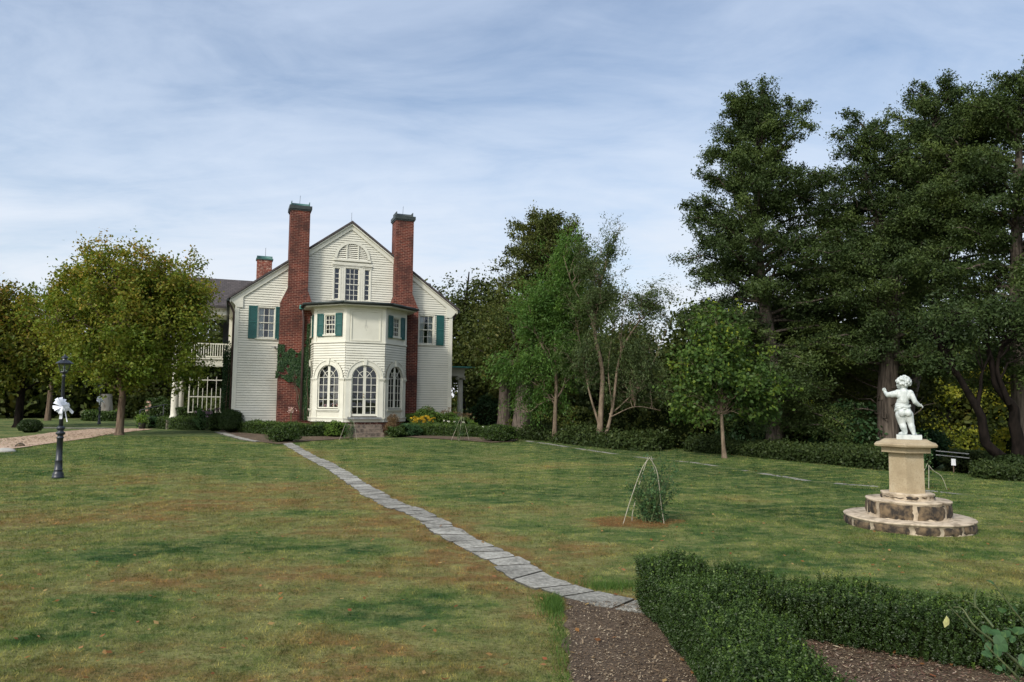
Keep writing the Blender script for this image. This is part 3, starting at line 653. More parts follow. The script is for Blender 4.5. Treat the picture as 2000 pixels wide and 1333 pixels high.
BED_ROSE = [(rc[0] + 0.66 * cos(t) * (1 + 0.14 * sin(3 * t) + 0.1 * sin(5 * t + 1)), rc[1] + 0.45 * sin(t) * (1 + 0.15 * sin(4 * t))) for t in np.linspace(0, 2 * pi, 22)[:-1]]
rs = GP(1905, 1003)
BED_SM = [(rs[0] + 0.55 * cos(t), rs[1] + 0.5 + 0.45 * sin(t)) for t in np.linspace(0, 2 * pi, 14)[:-1]]

scatter_late = []
# mown grass: short blades where the lens can make them out
def near_path(x, y, c=PATHC, w=0.155):
    P = spline([(a, b, 0) for a, b in c], 120)[:, :2]; d = np.full(len(x), 9.0)
    for a, b in zip(P[:-1], P[1:]):
        ab = b - a; t = np.clip(((x - a[0]) * ab[0] + (y - a[1]) * ab[1]) / (ab @ ab + 1e-9), 0, 1)
        d = np.minimum(d, np.hypot(x - a[0] - t * ab[0], y - a[1] - t * ab[1]))
    return d < w
STAT = GP(1775, 1046); STATC = (STAT[0] + 0.40, STAT[1] + 0.76)
def grass():
    r = np.random.default_rng(21); N = 1100000
    y = 3.2 * (30.0 / 3.2) ** (r.random(N) ** 1.25); x = (r.random(N) * 2 - 1) * (y * 0.76 + 2.2)
    ok = ~near_path(x, y) & ~pip(x, y, BED_FRONT) & ~(pip(x, y, BED_ROSE) & (r.random(N) < 0.80))
    ok &= ~(near_path(x, y, SL, 0.16) & (r.random(N) < 0.8)) & (np.hypot(x - STATC[0], y - STATC[1]) > 0.85)
    ok &= ((x * 0.84 + (y - 33.9) * 0.546) < 6)
    x = x[ok]; y = y[ok]; n = len(x)
    clump = 0.5 + 0.5 * np.sin(x * 3.1 + np.sin(y * 2.3)) * np.sin(y * 2.7 + 1.3 * np.sin(x * 1.9))
    d = np.hypot(x, y); h = r.uniform(0.008, 0.026, n) * (0.7 + 0.6 * clump) * (1 + d * 0.02); w = np.maximum(0.0032, 0.00058 * d) * r.uniform(0.6, 1.6, n)
    cs = 0.035 + 0.007 * np.floor(d); hsh = np.modf(np.abs(np.sin(np.floor(x / cs) * 12.9898 + np.floor(y / (cs * 1.6)) * 78.233) * 43758.5453))[0]; gt = np.clip(0.55 * hsh + 0.45 * r.random(n), 0, 1)
    az = r.uniform(0, 2 * pi, n); ln = r.uniform(0.2, 1.6, n) * h; a2 = r.uniform(0, 2 * pi, n)
    z = gz(x, y) - 0.003; B = np.stack([x, y, z], 1); s = np.stack([np.cos(az), np.sin(az), 0 * az], 1) * w[:, None] * 0.5
    T = B + np.stack([np.cos(a2) * ln, np.sin(a2) * ln, h], 1)
    V = np.empty((n, 3, 3)); V[:, 0] = B - s; V[:, 1] = B + s; V[:, 2] = T
    o = raw_mesh('grass', V.reshape(-1, 3), np.arange(3 * n).reshape(n, 3), 'grass_blade', tint=gt); a = o.data.attributes.new('dry', 'FLOAT', 'FACE'); a.data.foreach_set('value', dryness(x, y).astype(np.float32)); tag(o, 'short mown turf with green, straw and brown patches', 'grass', kind='stuff')
    # longer tufts along the bed and the path
    n = 3200; k = r.random(n); c = r.choice(3, n, p=[0.45, 0.25, 0.3])
    x = np.where(c == 0, 0.45 - 0.09 * np.abs(r.normal(size=n)) - 0.01, np.where(c == 1, 0.41 - 0.07 * np.abs(r.normal(size=n)), r.normal(0.9, 0.22, n)))
    y = np.where(c == 0, r.normal(6.35, 0.16, n), np.where(c == 1, r.uniform(3.6, 6.3, n), r.normal(6.98, 0.09, n)))
    ok = ~pip(x, y, BED_FRONT) & ~near_path(x, y, w=0.22); x = x[ok]; y = y[ok]; n = len(x)
    h = r.uniform(0.03, 0.085, n); az = r.uniform(0, 2 * pi, n); a2 = r.uniform(0, 2 * pi, n); ln = h * r.uniform(0.2, 0.8, n)
    B = np.stack([x, y, gz(x, y)], 1); s = np.stack([np.cos(az), np.sin(az), 0 * az], 1) * 0.0022; T = B + np.stack([np.cos(a2) * ln, np.sin(a2) * ln, h], 1)
    V = np.empty((n, 3, 3)); V[:, 0] = B - s; V[:, 1] = B + s; V[:, 2] = T
    o = raw_mesh('grass', V.reshape(-1, 3), np.arange(3 * n).reshape(n, 3), 'leaf_locust', tint=r.random(n) * 0.7); tag(o, 'longer green grass tufts at the corner of path and bed', 'grass', kind='stuff')
grass()
def scatter(name, poly, n, size, mat, seed, label, cat, h=0.012, aspect=0.4):
    r = np.random.default_rng(seed); lo = np.min(poly, 0); hi = np.max(poly, 0); x = r.uniform(lo[0], hi[0], n); y = r.uniform(lo[1], hi[1], n); ok = pip(x, y, poly); x = x[ok]; y = y[ok]
    P = np.stack([x, y, gz(x, y) + 0.014 + r.random(len(x)) * h], 1); b = np.tile([0, 0, 1.0], (len(x), 1))
    V, F = leaf_mesh(P, size, aspect, bias=b, bw=0.72, r=r); o = raw_mesh(name, V, F, mat, tint=r.random(len(x)) ** 1.6); return tag(o, label, cat, kind='stuff')
VIS = [(0.47, 6.5), (0.3, 3.0), (5.5, 3.0), (5.5, 4.6), (3.0, 5.6), (1.5, 6.3)]
scatter('mulch_chips', VIS, 60000, 0.020, 'chips', 31, 'loose bark chips over the bed beside the clipped hedge', 'mulch')
scatter('mulch_chips', [(1.5, 3.2), (5.2, 3.2), (4.5, 4.8), (2.0, 5.8)], 12000, 0.035, 'bark_chips_red', 32, 'reddish bark chips between the two arms of the clipped hedge', 'mulch', aspect=0.25)
scatter('bark_pieces', VIS, 900, 0.06, 'chips', 37, 'larger pale splinters of bark on the mulch bed', 'mulch', aspect=0.22)
scatter('straw_litter', BED_ROSE, 9000, 0.032, 'leaf_fallen', 33, 'straw and chip litter around the staked rose bush', 'litter', aspect=0.16)
scatter('mulch_chips', BED_L, 9000, 0.07, 'chips', 34, 'bark chips in the bed left of the house steps', 'mulch')
scatter('mulch_chips', BED_R, 8000, 0.07, 'chips', 35, 'bark chips in the bed right of the house steps', 'mulch')
scatter('gravel_stones', [p for p in ROAD], 26000, 0.07, 'pebbles', 36, 'pale pink gravel spread over the drive', 'gravel', aspect=0.8)
def fallen():
    r = np.random.default_rng(40); n = 900; y = 4 * (30 / 4) ** r.random(n); x = (r.random(n) * 2 - 1) * y * 0.7; P = np.stack([x, y, gz(x, y) + 0.03], 1)
    V, F = leaf_mesh(P, 0.045, 0.7, bias=np.tile([0, 0, 1.0], (n, 1)), bw=0.7, r=r); o = raw_mesh('fallen_leaves', V, F, 'leaf_fallen', tint=r.random(n)); tag(o, 'dry brown leaves fallen here and there on the lawn', 'leaves', kind='stuff')
fallen()

# ------------------------------------------------------------------ the house
HC = house_pt(0, 0)
HOUSE = empty('clapboard_house', tuple(HC), PHI, 'cream clapboard house with two tall red brick chimneys and a faceted bay', 'house')
Z0, ZE, SLOPE, ZA = 0.72, 6.12, 0.752, 10.03
def boards(mb, a0f, z0, z1, exp, holes, d0=0.0, lap=0.028):
    """lapped boards: a0f(z) -> (a0, a1); holes(z) -> list of (a0, a1)"""
    z = z0
    while z < z1 - 0.01:
        zt = min(z + exp, z1); zm = (z + zt) / 2
        lo0, hi0 = a0f(z); lo1, hi1 = a0f(zt)
        if hi0 - lo0 > 0.02:
            hs = sorted([h for h in holes(zm) if h[1] > lo0 and h[0] < hi0]); segs = []; cur0, cur1 = lo0, lo1
            for h in hs:
                if h[0] > cur0 + 0.005: segs.append((cur0, h[0], cur1, h[0]))
                cur0 = cur1 = max(cur0, h[1])
            if hi0 > cur0 + 0.005: segs.append((cur0, hi0, cur1, max(hi1, cur1)))
            for a, b, c, d in segs:
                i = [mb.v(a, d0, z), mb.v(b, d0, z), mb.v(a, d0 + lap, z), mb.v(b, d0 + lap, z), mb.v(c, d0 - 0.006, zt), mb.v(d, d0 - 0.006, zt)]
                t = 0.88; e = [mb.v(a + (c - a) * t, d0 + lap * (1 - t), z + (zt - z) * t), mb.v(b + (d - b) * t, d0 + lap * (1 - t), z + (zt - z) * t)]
                mb.f((i[2], i[3], e[1], e[0])); mb.mi = 1; mb.f((e[0], e[1], i[5], i[4])); mb.f((i[0], i[1], i[3], i[2])); mb.mi = 0  # top strip and underside carry the painted lap shadow
        z = zt
def sash(parent, org, ang, a0, a1, z0, z1, cols, rows, curtain=None, mull=0.022, case=0.075, depth=0.05, meet=True, sill=True, name='window', d0=0.0, room=True):
    """a0..a1, z0..z1 is the glazed opening"""
    mb = MB(org, ang); D = d0
    mb.box(a0 - case, a0, D - 0.03, D + 0.04, z0 - 0.02, z1 + case); mb.box(a1, a1 + case, D - 0.03, D + 0.04, z0 - 0.02, z1 + case); mb.box(a0, a1, D - 0.03, D + 0.042, z1, z1 + case)
    mb.box(a0 - case - 0.03, a1 + case + 0.03, D - 0.03, D + 0.065, z1 + case, z1 + case + 0.03)
    if sill: mb.box(a0 - case - 0.04, a1 + case + 0.04, D - 0.03, D + 0.08, z0 - 0.08, z0 - 0.02)
    # sashes
    zm = (z0 + z1) / 2; fr = 0.035
    for (za, zb, dd) in (((zm - 0.012, z1, -0.01), (z0, zm + 0.012, -0.032)) if meet else ((z0, z1, -0.015),)):
        mb.box(a0, a0 + fr, D + dd - 0.02, D + dd, za, zb); mb.box(a1 - fr, a1, D + dd - 0.02, D + dd, za, zb)
        mb.box(a0 + fr, a1 - fr, D + dd - 0.02, D + dd, za, za + fr); mb.box(a0 + fr, a1 - fr, D + dd - 0.02, D + dd, zb - fr, zb)
        for c in range(1, cols):
            x = a0 + fr + (a1 - a0 - 2 * fr) * c / cols; mb.box(x - mull / 2, x + mull / 2, D + dd - 0.018, D + dd - 0.003, za + fr, zb - fr)
        rr = rows // 2 if meet else rows
        for k in range(1, rr):
            z = za + fr + (zb - za - 2 * fr) * k / rr; mb.box(a0 + fr, a1 - fr, D + dd - 0.016, D + dd - 0.005, z - mull / 2, z + mull / 2)
    w = mb.build(name, 'trim', parent)
    g = MB(org, ang); i = [g.v(a, D - 0.045, z) for a, z in ((a0, z0), (a1, z0), (a1, z1), (a0, z1))]; g.f(i); g.build('pane', 'glass', w)
    if room: liner(w, org, ang, a0, a1, z0, z1, D)
    if curtain:
        for s0, s1 in curtain:
            c = MB(org, ang); n = 12; w0 = a0 + (a1 - a0) * s0; w1 = a0 + (a1 - a0) * s1; P = []
            for k in range(n + 1): x = w0 + (w1 - w0) * k / n; P.append((x, D - 0.12 - 0.025 * sin(k * 2.1)))
            A = [c.v(x, d, z0 - 0.02) for x, d in P]; B = [c.v(x, d, z1 + 0.02) for x, d in P]
            for k in range(n): c.f((A[k], A[k + 1], B[k + 1], B[k]), True)
            c.build('curtain', 'curtain', w)
    return w
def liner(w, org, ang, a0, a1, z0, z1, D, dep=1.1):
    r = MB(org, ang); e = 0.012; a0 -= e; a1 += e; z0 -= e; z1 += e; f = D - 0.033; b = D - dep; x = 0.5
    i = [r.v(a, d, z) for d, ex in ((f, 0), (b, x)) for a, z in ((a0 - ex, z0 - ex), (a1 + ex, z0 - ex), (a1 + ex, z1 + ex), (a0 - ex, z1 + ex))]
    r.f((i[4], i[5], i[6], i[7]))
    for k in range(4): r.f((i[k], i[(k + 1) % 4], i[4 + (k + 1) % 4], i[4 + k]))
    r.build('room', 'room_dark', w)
def shutter(parent, org, ang, a0, a1, z0, z1, D=0.045):
    mb = MB(org, ang); st = 0.05; mb.box(a0, a0 + st, D, D + 0.035, z0, z1); mb.box(a1 - st, a1, D, D + 0.035, z0, z1); zm = (z0 + z1) / 2
    for za, zb in ((z0, z0 + 0.11), (zm - 0.03, zm + 0.03), (z1 - 0.07, z1)): mb.box(a0 + st, a1 - st, D, D + 0.034, za, zb)
    for za, zb in ((z0 + 0.11, zm - 0.03), (zm + 0.03, z1 - 0.07)):
        n = max(4, int((zb - za) / 0.05)); h = (zb - za) / n
        for k in range(n):
            z = za + k * h; i = [mb.v(a0 + st, D + 0.028, z), mb.v(a1 - st, D + 0.028, z), mb.v(a1 - st, D + 0.008, z + h), mb.v(a0 + st, D + 0.008, z + h), mb.v(a0 + st, D + 0.008, z), mb.v(a1 - st, D + 0.008, z)]
            mb.f((i[0], i[1], i[2], i[3])); mb.f((i[4], i[5], i[1], i[0]))
        j = [mb.v(a0 + st, D + 0.006, za), mb.v(a1 - st, D + 0.006, za), mb.v(a1 - st, D + 0.006, zb), mb.v(a0 + st, D + 0.006, zb)]; mb.f(j)
    return mb.build('shutter', 'shutter', parent)
HL = 15.0   # depth of the house
def house():
    WL = (-4.05, -3.35, 4.43, 5.79); WR = (3.36, 4.08, 4.43, 5.79); WC = (-0.24, 0.40, 6.33, 7.88); WS1 = (-0.75, -0.50, 6.38, 7.85); WS2 = (0.66, 0.91, 6.38, 7.85); LUN = (0.07, 8.33, 0.82)
    def ext(z):
        if z < ZE - 0.25: return (-4.87, 4.87)
        x = min(4.87, max(0.0, (ZA - 0.25 - z) / SLOPE)); return (-x, x)
    def holes(z):
        h = []
        for a, b, c, d in (WL, WR, WC, WS1, WS2):
            if c - 0.03 < z < d + 0.08: h.append((a - 0.07, b + 0.07))
        if LUN[1] < z < LUN[1] + LUN[2]: x = sqrt(LUN[2] ** 2 - (z - LUN[1]) ** 2); h.append((LUN[0] - x, LUN[0] + x))
        return h
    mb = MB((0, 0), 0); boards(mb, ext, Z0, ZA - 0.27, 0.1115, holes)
    # side walls and back, corner boards, water table
    for s in (-1, 1):
        side = MB((5.0 * s, 0.0), s * pi / 2); rngf = (lambda z: (0.13, HL)) if s > 0 else (lambda z: (-HL, -0.13))
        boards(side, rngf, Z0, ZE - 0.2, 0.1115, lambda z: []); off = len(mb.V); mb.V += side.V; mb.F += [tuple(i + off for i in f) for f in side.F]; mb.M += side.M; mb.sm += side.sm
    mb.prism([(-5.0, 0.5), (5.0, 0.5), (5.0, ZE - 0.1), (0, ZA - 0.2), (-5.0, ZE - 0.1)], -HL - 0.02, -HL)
    mb.build('wall', ['white_paint', 'lap_shade'], HOUSE)
    for s in (-1, 1):
        t = MB((0, 0), 0); a, b = sorted((4.87 * s, 5.045 * s)); t.box(a, b, -0.14, 0.042, Z0 - 0.05, ZE - 0.16); t.build('corner_board', 'trim', HOUSE)
    t = MB((0, 0), 0); t.box(-4.87, 4.87, 0.0, 0.055, Z0 - 0.10, Z0 + 0.07); t.build('water_table', 'trim', HOUSE)
    fnd = MB((0, 0), 0); fnd.box(-4.95, 4.95, -HL, -0.03, -0.4, Z0 - 0.1); fnd.build('foundation', 'brick_old', HOUSE, uv=True)
    # rake boards with their eave returns
    rk = MB((0, 0), 0); w = 0.19
    for s in (-1, 1):
        p = [(0, ZA - 0.05), (5.2 * s, ZE), (5.24 * s, ZE - 0.06), (5.10 * s, ZE - 0.22), (4.98 * s, ZE - 0.36), (4.72 * s, ZE - 0.38), (4.72 * s, ZE + 0.105), (0, ZA - 0.05 - w * 1.25)]
        if s < 0: p = p[::-1]
        rk.prism(p, 0.03, 0.075)
        q = [(0, ZA - 0.02), (5.23 * s, ZE + 0.03), (5.27 * s, ZE - 0.03), (0, ZA - 0.09)]
        if s < 0: q = q[::-1]
        rk.prism(q, 0.03, 0.15)
    rk.build('rake_board', 'trim', HOUSE)
    # roof
    rf = MB((0, 0), 0)
    for s in (-1, 1):
        p = [(0, ZA), (5.34 * s, ZE - 0.015), (5.34 * s, ZE + 0.075), (0, ZA + 0.105)]
        if s < 0: p = p[::-1]
        rf.prism(p, -HL - 0.2, 0.20)
    rf.build('roof', 'shingles', HOUSE, uv='roof')
    sf = MB((0, 0), 0)
    for s in (-1, 1):
        a, b = sorted((5.02 * s, 5.24 * s)); sf.box(a, b, -HL, 0.02, ZE - 0.14, ZE - 0.10); a, b = sorted((5.24 * s, 5.28 * s)); sf.box(a, b, -HL, 0.10, ZE - 0.16, ZE - 0.03)
        a, b = sorted((5.02 * s, 5.06 * s)); sf.box(a, b, -HL, -0.15, ZE - 0.5, ZE - 0.14)
    sf.build('soffit', 'trim', HOUSE)
    gt = MB((0, 0), 0)
    for s in (-1, 1): gt.tube([(5.36 * s, 0.12, ZE - 0.06), (5.36 * s, -HL, ZE - 0.06)], 0.06, 8)
    gt.build('gutter', 'dark_roof', HOUSE)
    for s, dd in ((-1, -0.26), (1, -0.26)):
        dp = MB((0, 0), 0); dp.tube([(5.34 * s, dd, ZE - 0.1), (5.20 * s, dd, ZE - 0.35), (5.09 * s, dd, ZE - 0.6), (5.09 * s, dd, 0.9)], 0.045, 8)
        for z in (1.5, 2.6, 3.7, 4.8): dp.box(5.02 * s - 0.02, 5.02 * s + 0.02, dd - 0.06, dd + 0.06, z, z + 0.03)
        dp.build('downpipe', 'downpipe', HOUSE)
    # chimneys
    for s, cm in ((-1, 'copper'), (1, 'dark_roof')):
        sh = 0.06 if s > 0 else 0.0
        o_, i_, lo, li = 2.83, 1.97, 3.14, 1.75
        pr = [(li * s + sh, 0.3), (lo * s + sh, 0.3), (lo * s + sh, 6.05), (o_ * s + sh, 6.75), (o_ * s + sh, 10.36), (i_ * s + sh, 10.36), (i_ * s + sh, 6.62), (li * s + sh, 6.0)]
        if s < 0: pr = pr[::-1]
        c = MB((0, 0), 0); c.prism(pr, -0.45, 0.5); ch = c.build('chimney', 'brick', HOUSE, uv=True)
        k = MB((0, 0), 0); a, b = sorted((i_ * s + sh, o_ * s + sh)); k.plan([(a - 0.07, -0.5), (b + 0.07, -0.5), (b + 0.07, 0.57), (a - 0.07, 0.57)], 10.36, 10.52)
        k.box(a - 0.035, b + 0.035, -0.48, 0.535, 10.30, 10.36)
        k.build('chimney_crown', 'dark_roof', ch)
        hd = MB((0, 0), 0); pts = [(0.40 * cos(t), 0.20 * sin(t)) for t in np.linspace(0, pi, 12)]
        A = [hd.v(a + 0.04, d, 10.5201 + z) for d, z in pts]; B = [hd.v(b - 0.04, d, 10.5201 + z) for d, z in pts]
        hd.f(A); hd.f(B[::-1]); [hd.f((A[q], A[q + 1], B[q + 1], B[q]), True) for q in range(11)]; hd.f((A[-1], A[0], B[0], B[-1]))
        for q in (a + 0.02, b - 0.05): hd.box(q, q + 0.03, -0.40, 0.40, 10.521, 10.74)
        hd.build('chimney_hood', cm, ch)
        rd = MB((0, 0), 0); rd.tube([((a + b) / 2 - 0.02, 0.0, 10.70), ((a + b) / 2, 0.0, 11.12)], 0.008, 5); rd.build('lightning_rod', 'dark_metal', ch)
        # lead flashing where the shoulder meets the boards
        fl = MB((0, 0), 0); p1 = [(lo * s + sh + 0.0 * s, 6.05), (o_ * s + sh, 6.75), (o_ * s + sh, 6.85), ((lo + 0.07) * s + sh, 6.06)]
        if s < 0: p1 = p1[::-1]
        fl.prism(p1, 0.0, 0.06 if s < 0 else 0.03); fl.build('flashing', 'trim' if s < 0 else 'dark_roof', ch)
    rd = MB((0, 0), 0); rd.tube([(-0.02, 0.02, 10.1), (-0.02, 0.02, 10.55)], 0.008, 5); rd.build('lightning_rod', 'dark_metal', HOUSE)
    c = MB((0, 0), 0); c.box(-4.02, -3.26, -6.5, -5.9, 6.5, 9.05); ch = c.build('chimney', 'brick_old', HOUSE, uv=True); ch['label'] = 'short rear chimney of mottled brick'
    k = MB((0, 0), 0); k.box(-4.07, -3.21, -6.55, -5.85, 9.05, 9.12)
    pts = [(0.30 * cos(t), 0.17 * sin(t)) for t in np.linspace(0, pi, 9)]; A = [k.v(-4.03, d - 6.2, 9.121 + z) for d, z in pts]; B = [k.v(-3.25, d - 6.2, 9.121 + z) for d, z in pts]
    k.f(A); k.f(B[::-1]); [k.f((A[q], A[q + 1], B[q + 1], B[q]), True) for q in range(8)]
    k.build('chimney_hood', 'copper', ch); k = MB((0, 0), 0); k.tube([(-3.6, -6.2, 9.2), (-3.6, -6.2, 9.75)], 0.01, 5); k.build('lightning_rod', 'dark_metal', ch)
    # windows of the gable wall
    sash(HOUSE, (0, 0), 0, *WL, 3, 4, curtain=((0.0, 0.34), (0.66, 1.0))); sash(HOUSE, (0, 0), 0, *WR, 3, 4, curtain=((0.0, 0.34), (0.62, 1.0)))
    shutter(HOUSE, (0, 0), 0, -4.47, -4.10, 4.37, 5.86); shutter(HOUSE, (0, 0), 0, -3.31, -2.95, 4.37, 5.86); shutter(HOUSE, (0, 0), 0, 4.22, 4.60, 4.37, 5.86)
    w = sash(HOUSE, (0, 0), 0, *WC, 3, 7, case=0.08); sash(HOUSE, (0, 0), 0, *WS1, 1, 6, case=0.07); sash(HOUSE, (0, 0), 0, *WS2, 1, 6, case=0.07)
    tr = MB((0, 0), 0); tr.box(-0.86, 1.02, 0.02, 0.085, 8.0, 8.06); tr.box(-0.415, -0.33, 0.0, 0.035, 6.2, 8.0); tr.box(0.49, 0.575, 0.0, 0.035, 6.2, 8.0); tr.build('window_surround', 'trim', HOUSE)
    # half round louvre
    lv = MB((0, 0), 0); c0, zc, R = LUN; lv.ring(c0, zc, R - 0.11, R + 0.02, -0.03, 0.06, n=28); lv.box(c0 - R - 0.06, c0 + R + 0.06, -0.03, 0.08, zc - 0.13, zc - 0.03)
    r2 = R - 0.11
    for k in range(8):
        z = zc - 0.03 + k * 0.093
        if z > zc + r2 - 0.06: break
        x = sqrt(max(0, r2 ** 2 - max(0, z + 0.03 - zc) ** 2)) - 0.005
        i = [lv.v(c0 - x, 0.035, z), lv.v(c0 + x, 0.035, z), lv.v(c0 + x, 0.005, z + 0.055), lv.v(c0 - x, 0.005, z + 0.055)]; j = [lv.v(c0 - x, 0.025, z - 0.008), lv.v(c0 + x, 0.025, z - 0.008)]
        lv.f(i); lv.f((j[0], j[1], i[1], i[0]))
    for x in (-0.27, 0.27): h = sqrt(r2 ** 2 - x * x); lv.box(c0 + x - 0.03, c0 + x + 0.03, 0.0, 0.05, zc - 0.03, zc + h)
    l = lv.build('gable_louvre', 'trim', HOUSE)
    bk = MB((0, 0), 0); bk.box(c0 - R, c0 + R, -0.16, -0.14, zc - 0.03, zc + R); bk.build('recess', 'room_dark', l)
    # side shutters seen edge on
    for y in (1.2, 2.9, 7.4, 9.2):
        for k in (0.0, 1.15):
            s_ = shutter(HOUSE, (-5.0, 0), -pi / 2, -(y + k) - 0.45, -(y + k), 4.3, 5.8, D=0.03)
    for y in (1.2, 2.9):
        sash(HOUSE, (-5.0, 0), -pi / 2, -(y + 1.08), -(y + 0.08), 4.4, 5.75, 3, 4, room=True)
        shutter(HOUSE, (-5.0, 0), -pi / 2, -y - 0.02, -y + 0.45, 1.25, 3.2, D=0.03)
    for y in (1.3,): shutter(HOUSE, (5.0, 0), pi / 2, y, y + 0.5, 1.0, 3.0, D=0.03); shutter(HOUSE, (5.0, 0), pi / 2, 0.62, 1.05, 1.0, 3.0, D=0.03)
    # flood light
    fl = MB((0, 0), 0); fl.box(-3.30, -3.22, 0.02, 0.10, 3.95, 4.05); fl.tube([(-3.26, 0.10, 4.02), (-3.34, 0.22, 4.0), (-3.40, 0.30, 3.96)], [0.03, 0.035, 0.07], 9); fl.tube([(-3.26, 0.10, 4.02), (-3.20, 0.25, 3.98), (-3.19, 0.33, 3.93)], [0.03, 0.035, 0.07], 9)
    fl.build('flood_light', 'wire', HOUSE)
house()

# the bay ------------------------------------------------------------
BC = 0.30; BS = 1.70
BV = [(BC - 2.05, 0.0), (BC - 2.05, 1.70), (BC - 0.85, 2.90), (BC + 0.85, 2.90), (BC + 2.05, 1.70), (BC + 2.05, 0.0)]   # (u, outward)
def bay():
    BAY = HOUSE
    z_spr, R_in, R_out = 2.63, 0.565, 0.80
    wall = MB(); trim = MB(); trim_faces = []
    panel = MB()
    for fi in range(5):
        (u0, w0), (u1, w1) = BV[fi], BV[fi + 1]; L = sqrt((u1 - u0) ** 2 + (w1 - w0) ** 2)
        # frame: origin at mid face, local (x, y) = (u, -w); along = left to right seen from outside
        mx, my = (u0 + u1) / 2, -(w0 + w1) / 2; ang = atan2(-(w1 - w0), u1 - u0); org = (mx, my); h = L / 2
        for m in (wall, trim, panel): m.org = org; m.e = (cos(ang), sin(ang)); m.m = (sin(ang), -cos(ang))
        arch_face = 0 < fi < 4 or True
        door = fi == 2; sill = 0.97 if door else 1.30
        # base
        trim.box(-h - 0.01, h + 0.01, 0.0, 0.05, Z0, 0.86); trim.box(-h - 0.015, h + 0.015, 0.0, 0.075, 0.86, 0.895)
        # ground storey panels beside and below the opening
        wall.box(-h, -R_in, -0.02, 0.0, 0.86, z_spr); wall.box(R_in, h, -0.02, 0.0, 0.86, z_spr)
        if not door:
            wall.box(-R_in, R_in, -0.02, 0.0, 0.86, sill - 0.06)
            trim.box(-R_in - 0.06, R_in + 0.06, 0.0, 0.07, sill - 0.09, sill - 0.03); trim.box(-R_in - 0.02, R_in + 0.02, 0.0, 0.035, sill - 0.14, sill - 0.09)
            for z in (0.97, 1.12): trim.box(-R_in, R_in, 0.0, 0.008, z, z + 0.012)
        # pilasters with impost blocks
        for s in (-1, 1):
            a, b = sorted((s * (R_in + 0.03), s * (h - 0.035))); trim.box(a, b, 0.0, 0.030, 0.90, 2.50); c, d = sorted((s * (R_in + 0.08), s * (h - 0.09)));
            a2, b2 = sorted((s * (R_in + 0.01), s * (h + 0.0))); trim.box(a2, b2, 0.0, 0.045, 2.50, 2.56); trim.box(a2 if s > 0 else a2 - 0.02, b2 + (0.02 if s > 0 else 0), 0.0, 0.075, 2.56, 2.61)
        # wall round the arch (spandrels behind the boards)
        n = 20
        for k in range(n):
            t0, t1 = pi * k / n, pi * (k + 1) / n; P = [(R_in * cos(t), z_spr + R_in * sin(t)) for t in (t1, t0)]
            wall.prism([P[0], P[1], (P[1][0], z_spr + R_out), (P[0][0], z_spr + R_out)], -0.02, 0.0)
        for s in (-1, 1): a, b = sorted((s * R_in, s * h)); wall.box(a, b, -0.02, 0.0, z_spr, z_spr + R_out)
        # mouldings of the arch
        trim.ring(0, 2.61, R_out - 0.05, R_out, 0.0, 0.075, n=24); trim.ring(0, 2.61, R_in + 0.05, R_out - 0.05, 0.0, 0.045, n=24); trim.ring(0, 2.61, R_in, R_in + 0.05, -0.03, 0.06, n=24)
        trim.box(-R_in - 0.05, -R_in, -0.03, 0.04, sill - 0.03, 2.61); trim.box(R_in, R_in + 0.05, -0.03, 0.04, sill - 0.03, 2.61)
        trim.prism([(-0.05, 2.61 + R_in - 0.01), (0.05, 2.61 + R_in - 0.01), (0.09, 2.61 + R_out + 0.03), (-0.09, 2.61 + R_out + 0.03)], 0.0, 0.095)
        # boards between the arch and the upper storey
        def hl(z): 
            if z < 2.61: return [(-9, 9)]
            q = z - 2.61
            return [(-sqrt(R_out ** 2 - q * q), sqrt(R_out ** 2 - q * q))] if q < R_out else []
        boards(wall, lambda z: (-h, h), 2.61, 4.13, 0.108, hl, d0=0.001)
        # upper storey
        win = fi != 2
        trim.box(-h - 0.01, h + 0.01, 0.0, 0.05, 4.13, 4.19)
        if win: g = 0.30; wall.box(-h, -g, -0.02, 0.0, 4.19, 5.72); wall.box(g, h, -0.02, 0.0, 4.19, 5.72); wall.box(-g, g, -0.02, 0.0, 4.19, 4.46); wall.box(-g, g, -0.02, 0.0, 5.38, 5.72)
        else: wall.box(-h, h, -0.02, 0.0, 4.19, 5.72)
        for s in (-1, 1): a, b = sorted((s * (h + 0.008), s * (h - 0.14))); trim.box(a, b, 0.0, 0.022, 4.19, 5.66)
        trim.box(-h - 0.01, h + 0.01, 0.0, 0.03, 5.58, 5.72)
        pa = h - 0.20
        if win: trim.box(-pa, pa, 0.0, 0.012, 5.52, 5.535)
        else:
            for (a, b, c, d) in ((-pa, pa, 5.50, 5.54), (-pa, pa, 4.22, 4.26), (-pa, -pa + 0.04, 4.26, 5.50), (pa - 0.04, pa, 4.26, 5.50)): trim.box(a, b, 0.0, 0.03, c, d)
            mk = MB(org, ang)   # weathered fixing marks on the blank panel, like an A
            for P in (((-0.01, 5.06), (-0.06, 4.78)), ((0.0, 5.06), (0.05, 4.80)), ((-0.04, 4.90), (0.04, 4.90)), ((-0.005, 5.06), (-0.005, 5.14)), ((0.0, 4.74), (0.03, 4.66))):
                (x0, z0), (x1, z1) = P; mk.tube([(x0, 0.004, z0), (x1, 0.004, z1)], 0.006, 4, smooth=False)
            mk.build('panel_mark', 'wire', BAY)
        if win and fi in (0, 1, 3, 4):
            sash(BAY, org, ang, -0.26, 0.26, 4.52, 5.34, 3, 4, case=0.045)
            shutter(BAY, org, ang, -0.66, -0.32, 4.42, 5.42, D=0.03); shutter(BAY, org, ang, 0.31, 0.66, 4.42, 5.42, D=0.03)
        # arched casements / doors: two leaves
        lf = MB(org, ang); D = -0.015; rg = R_in
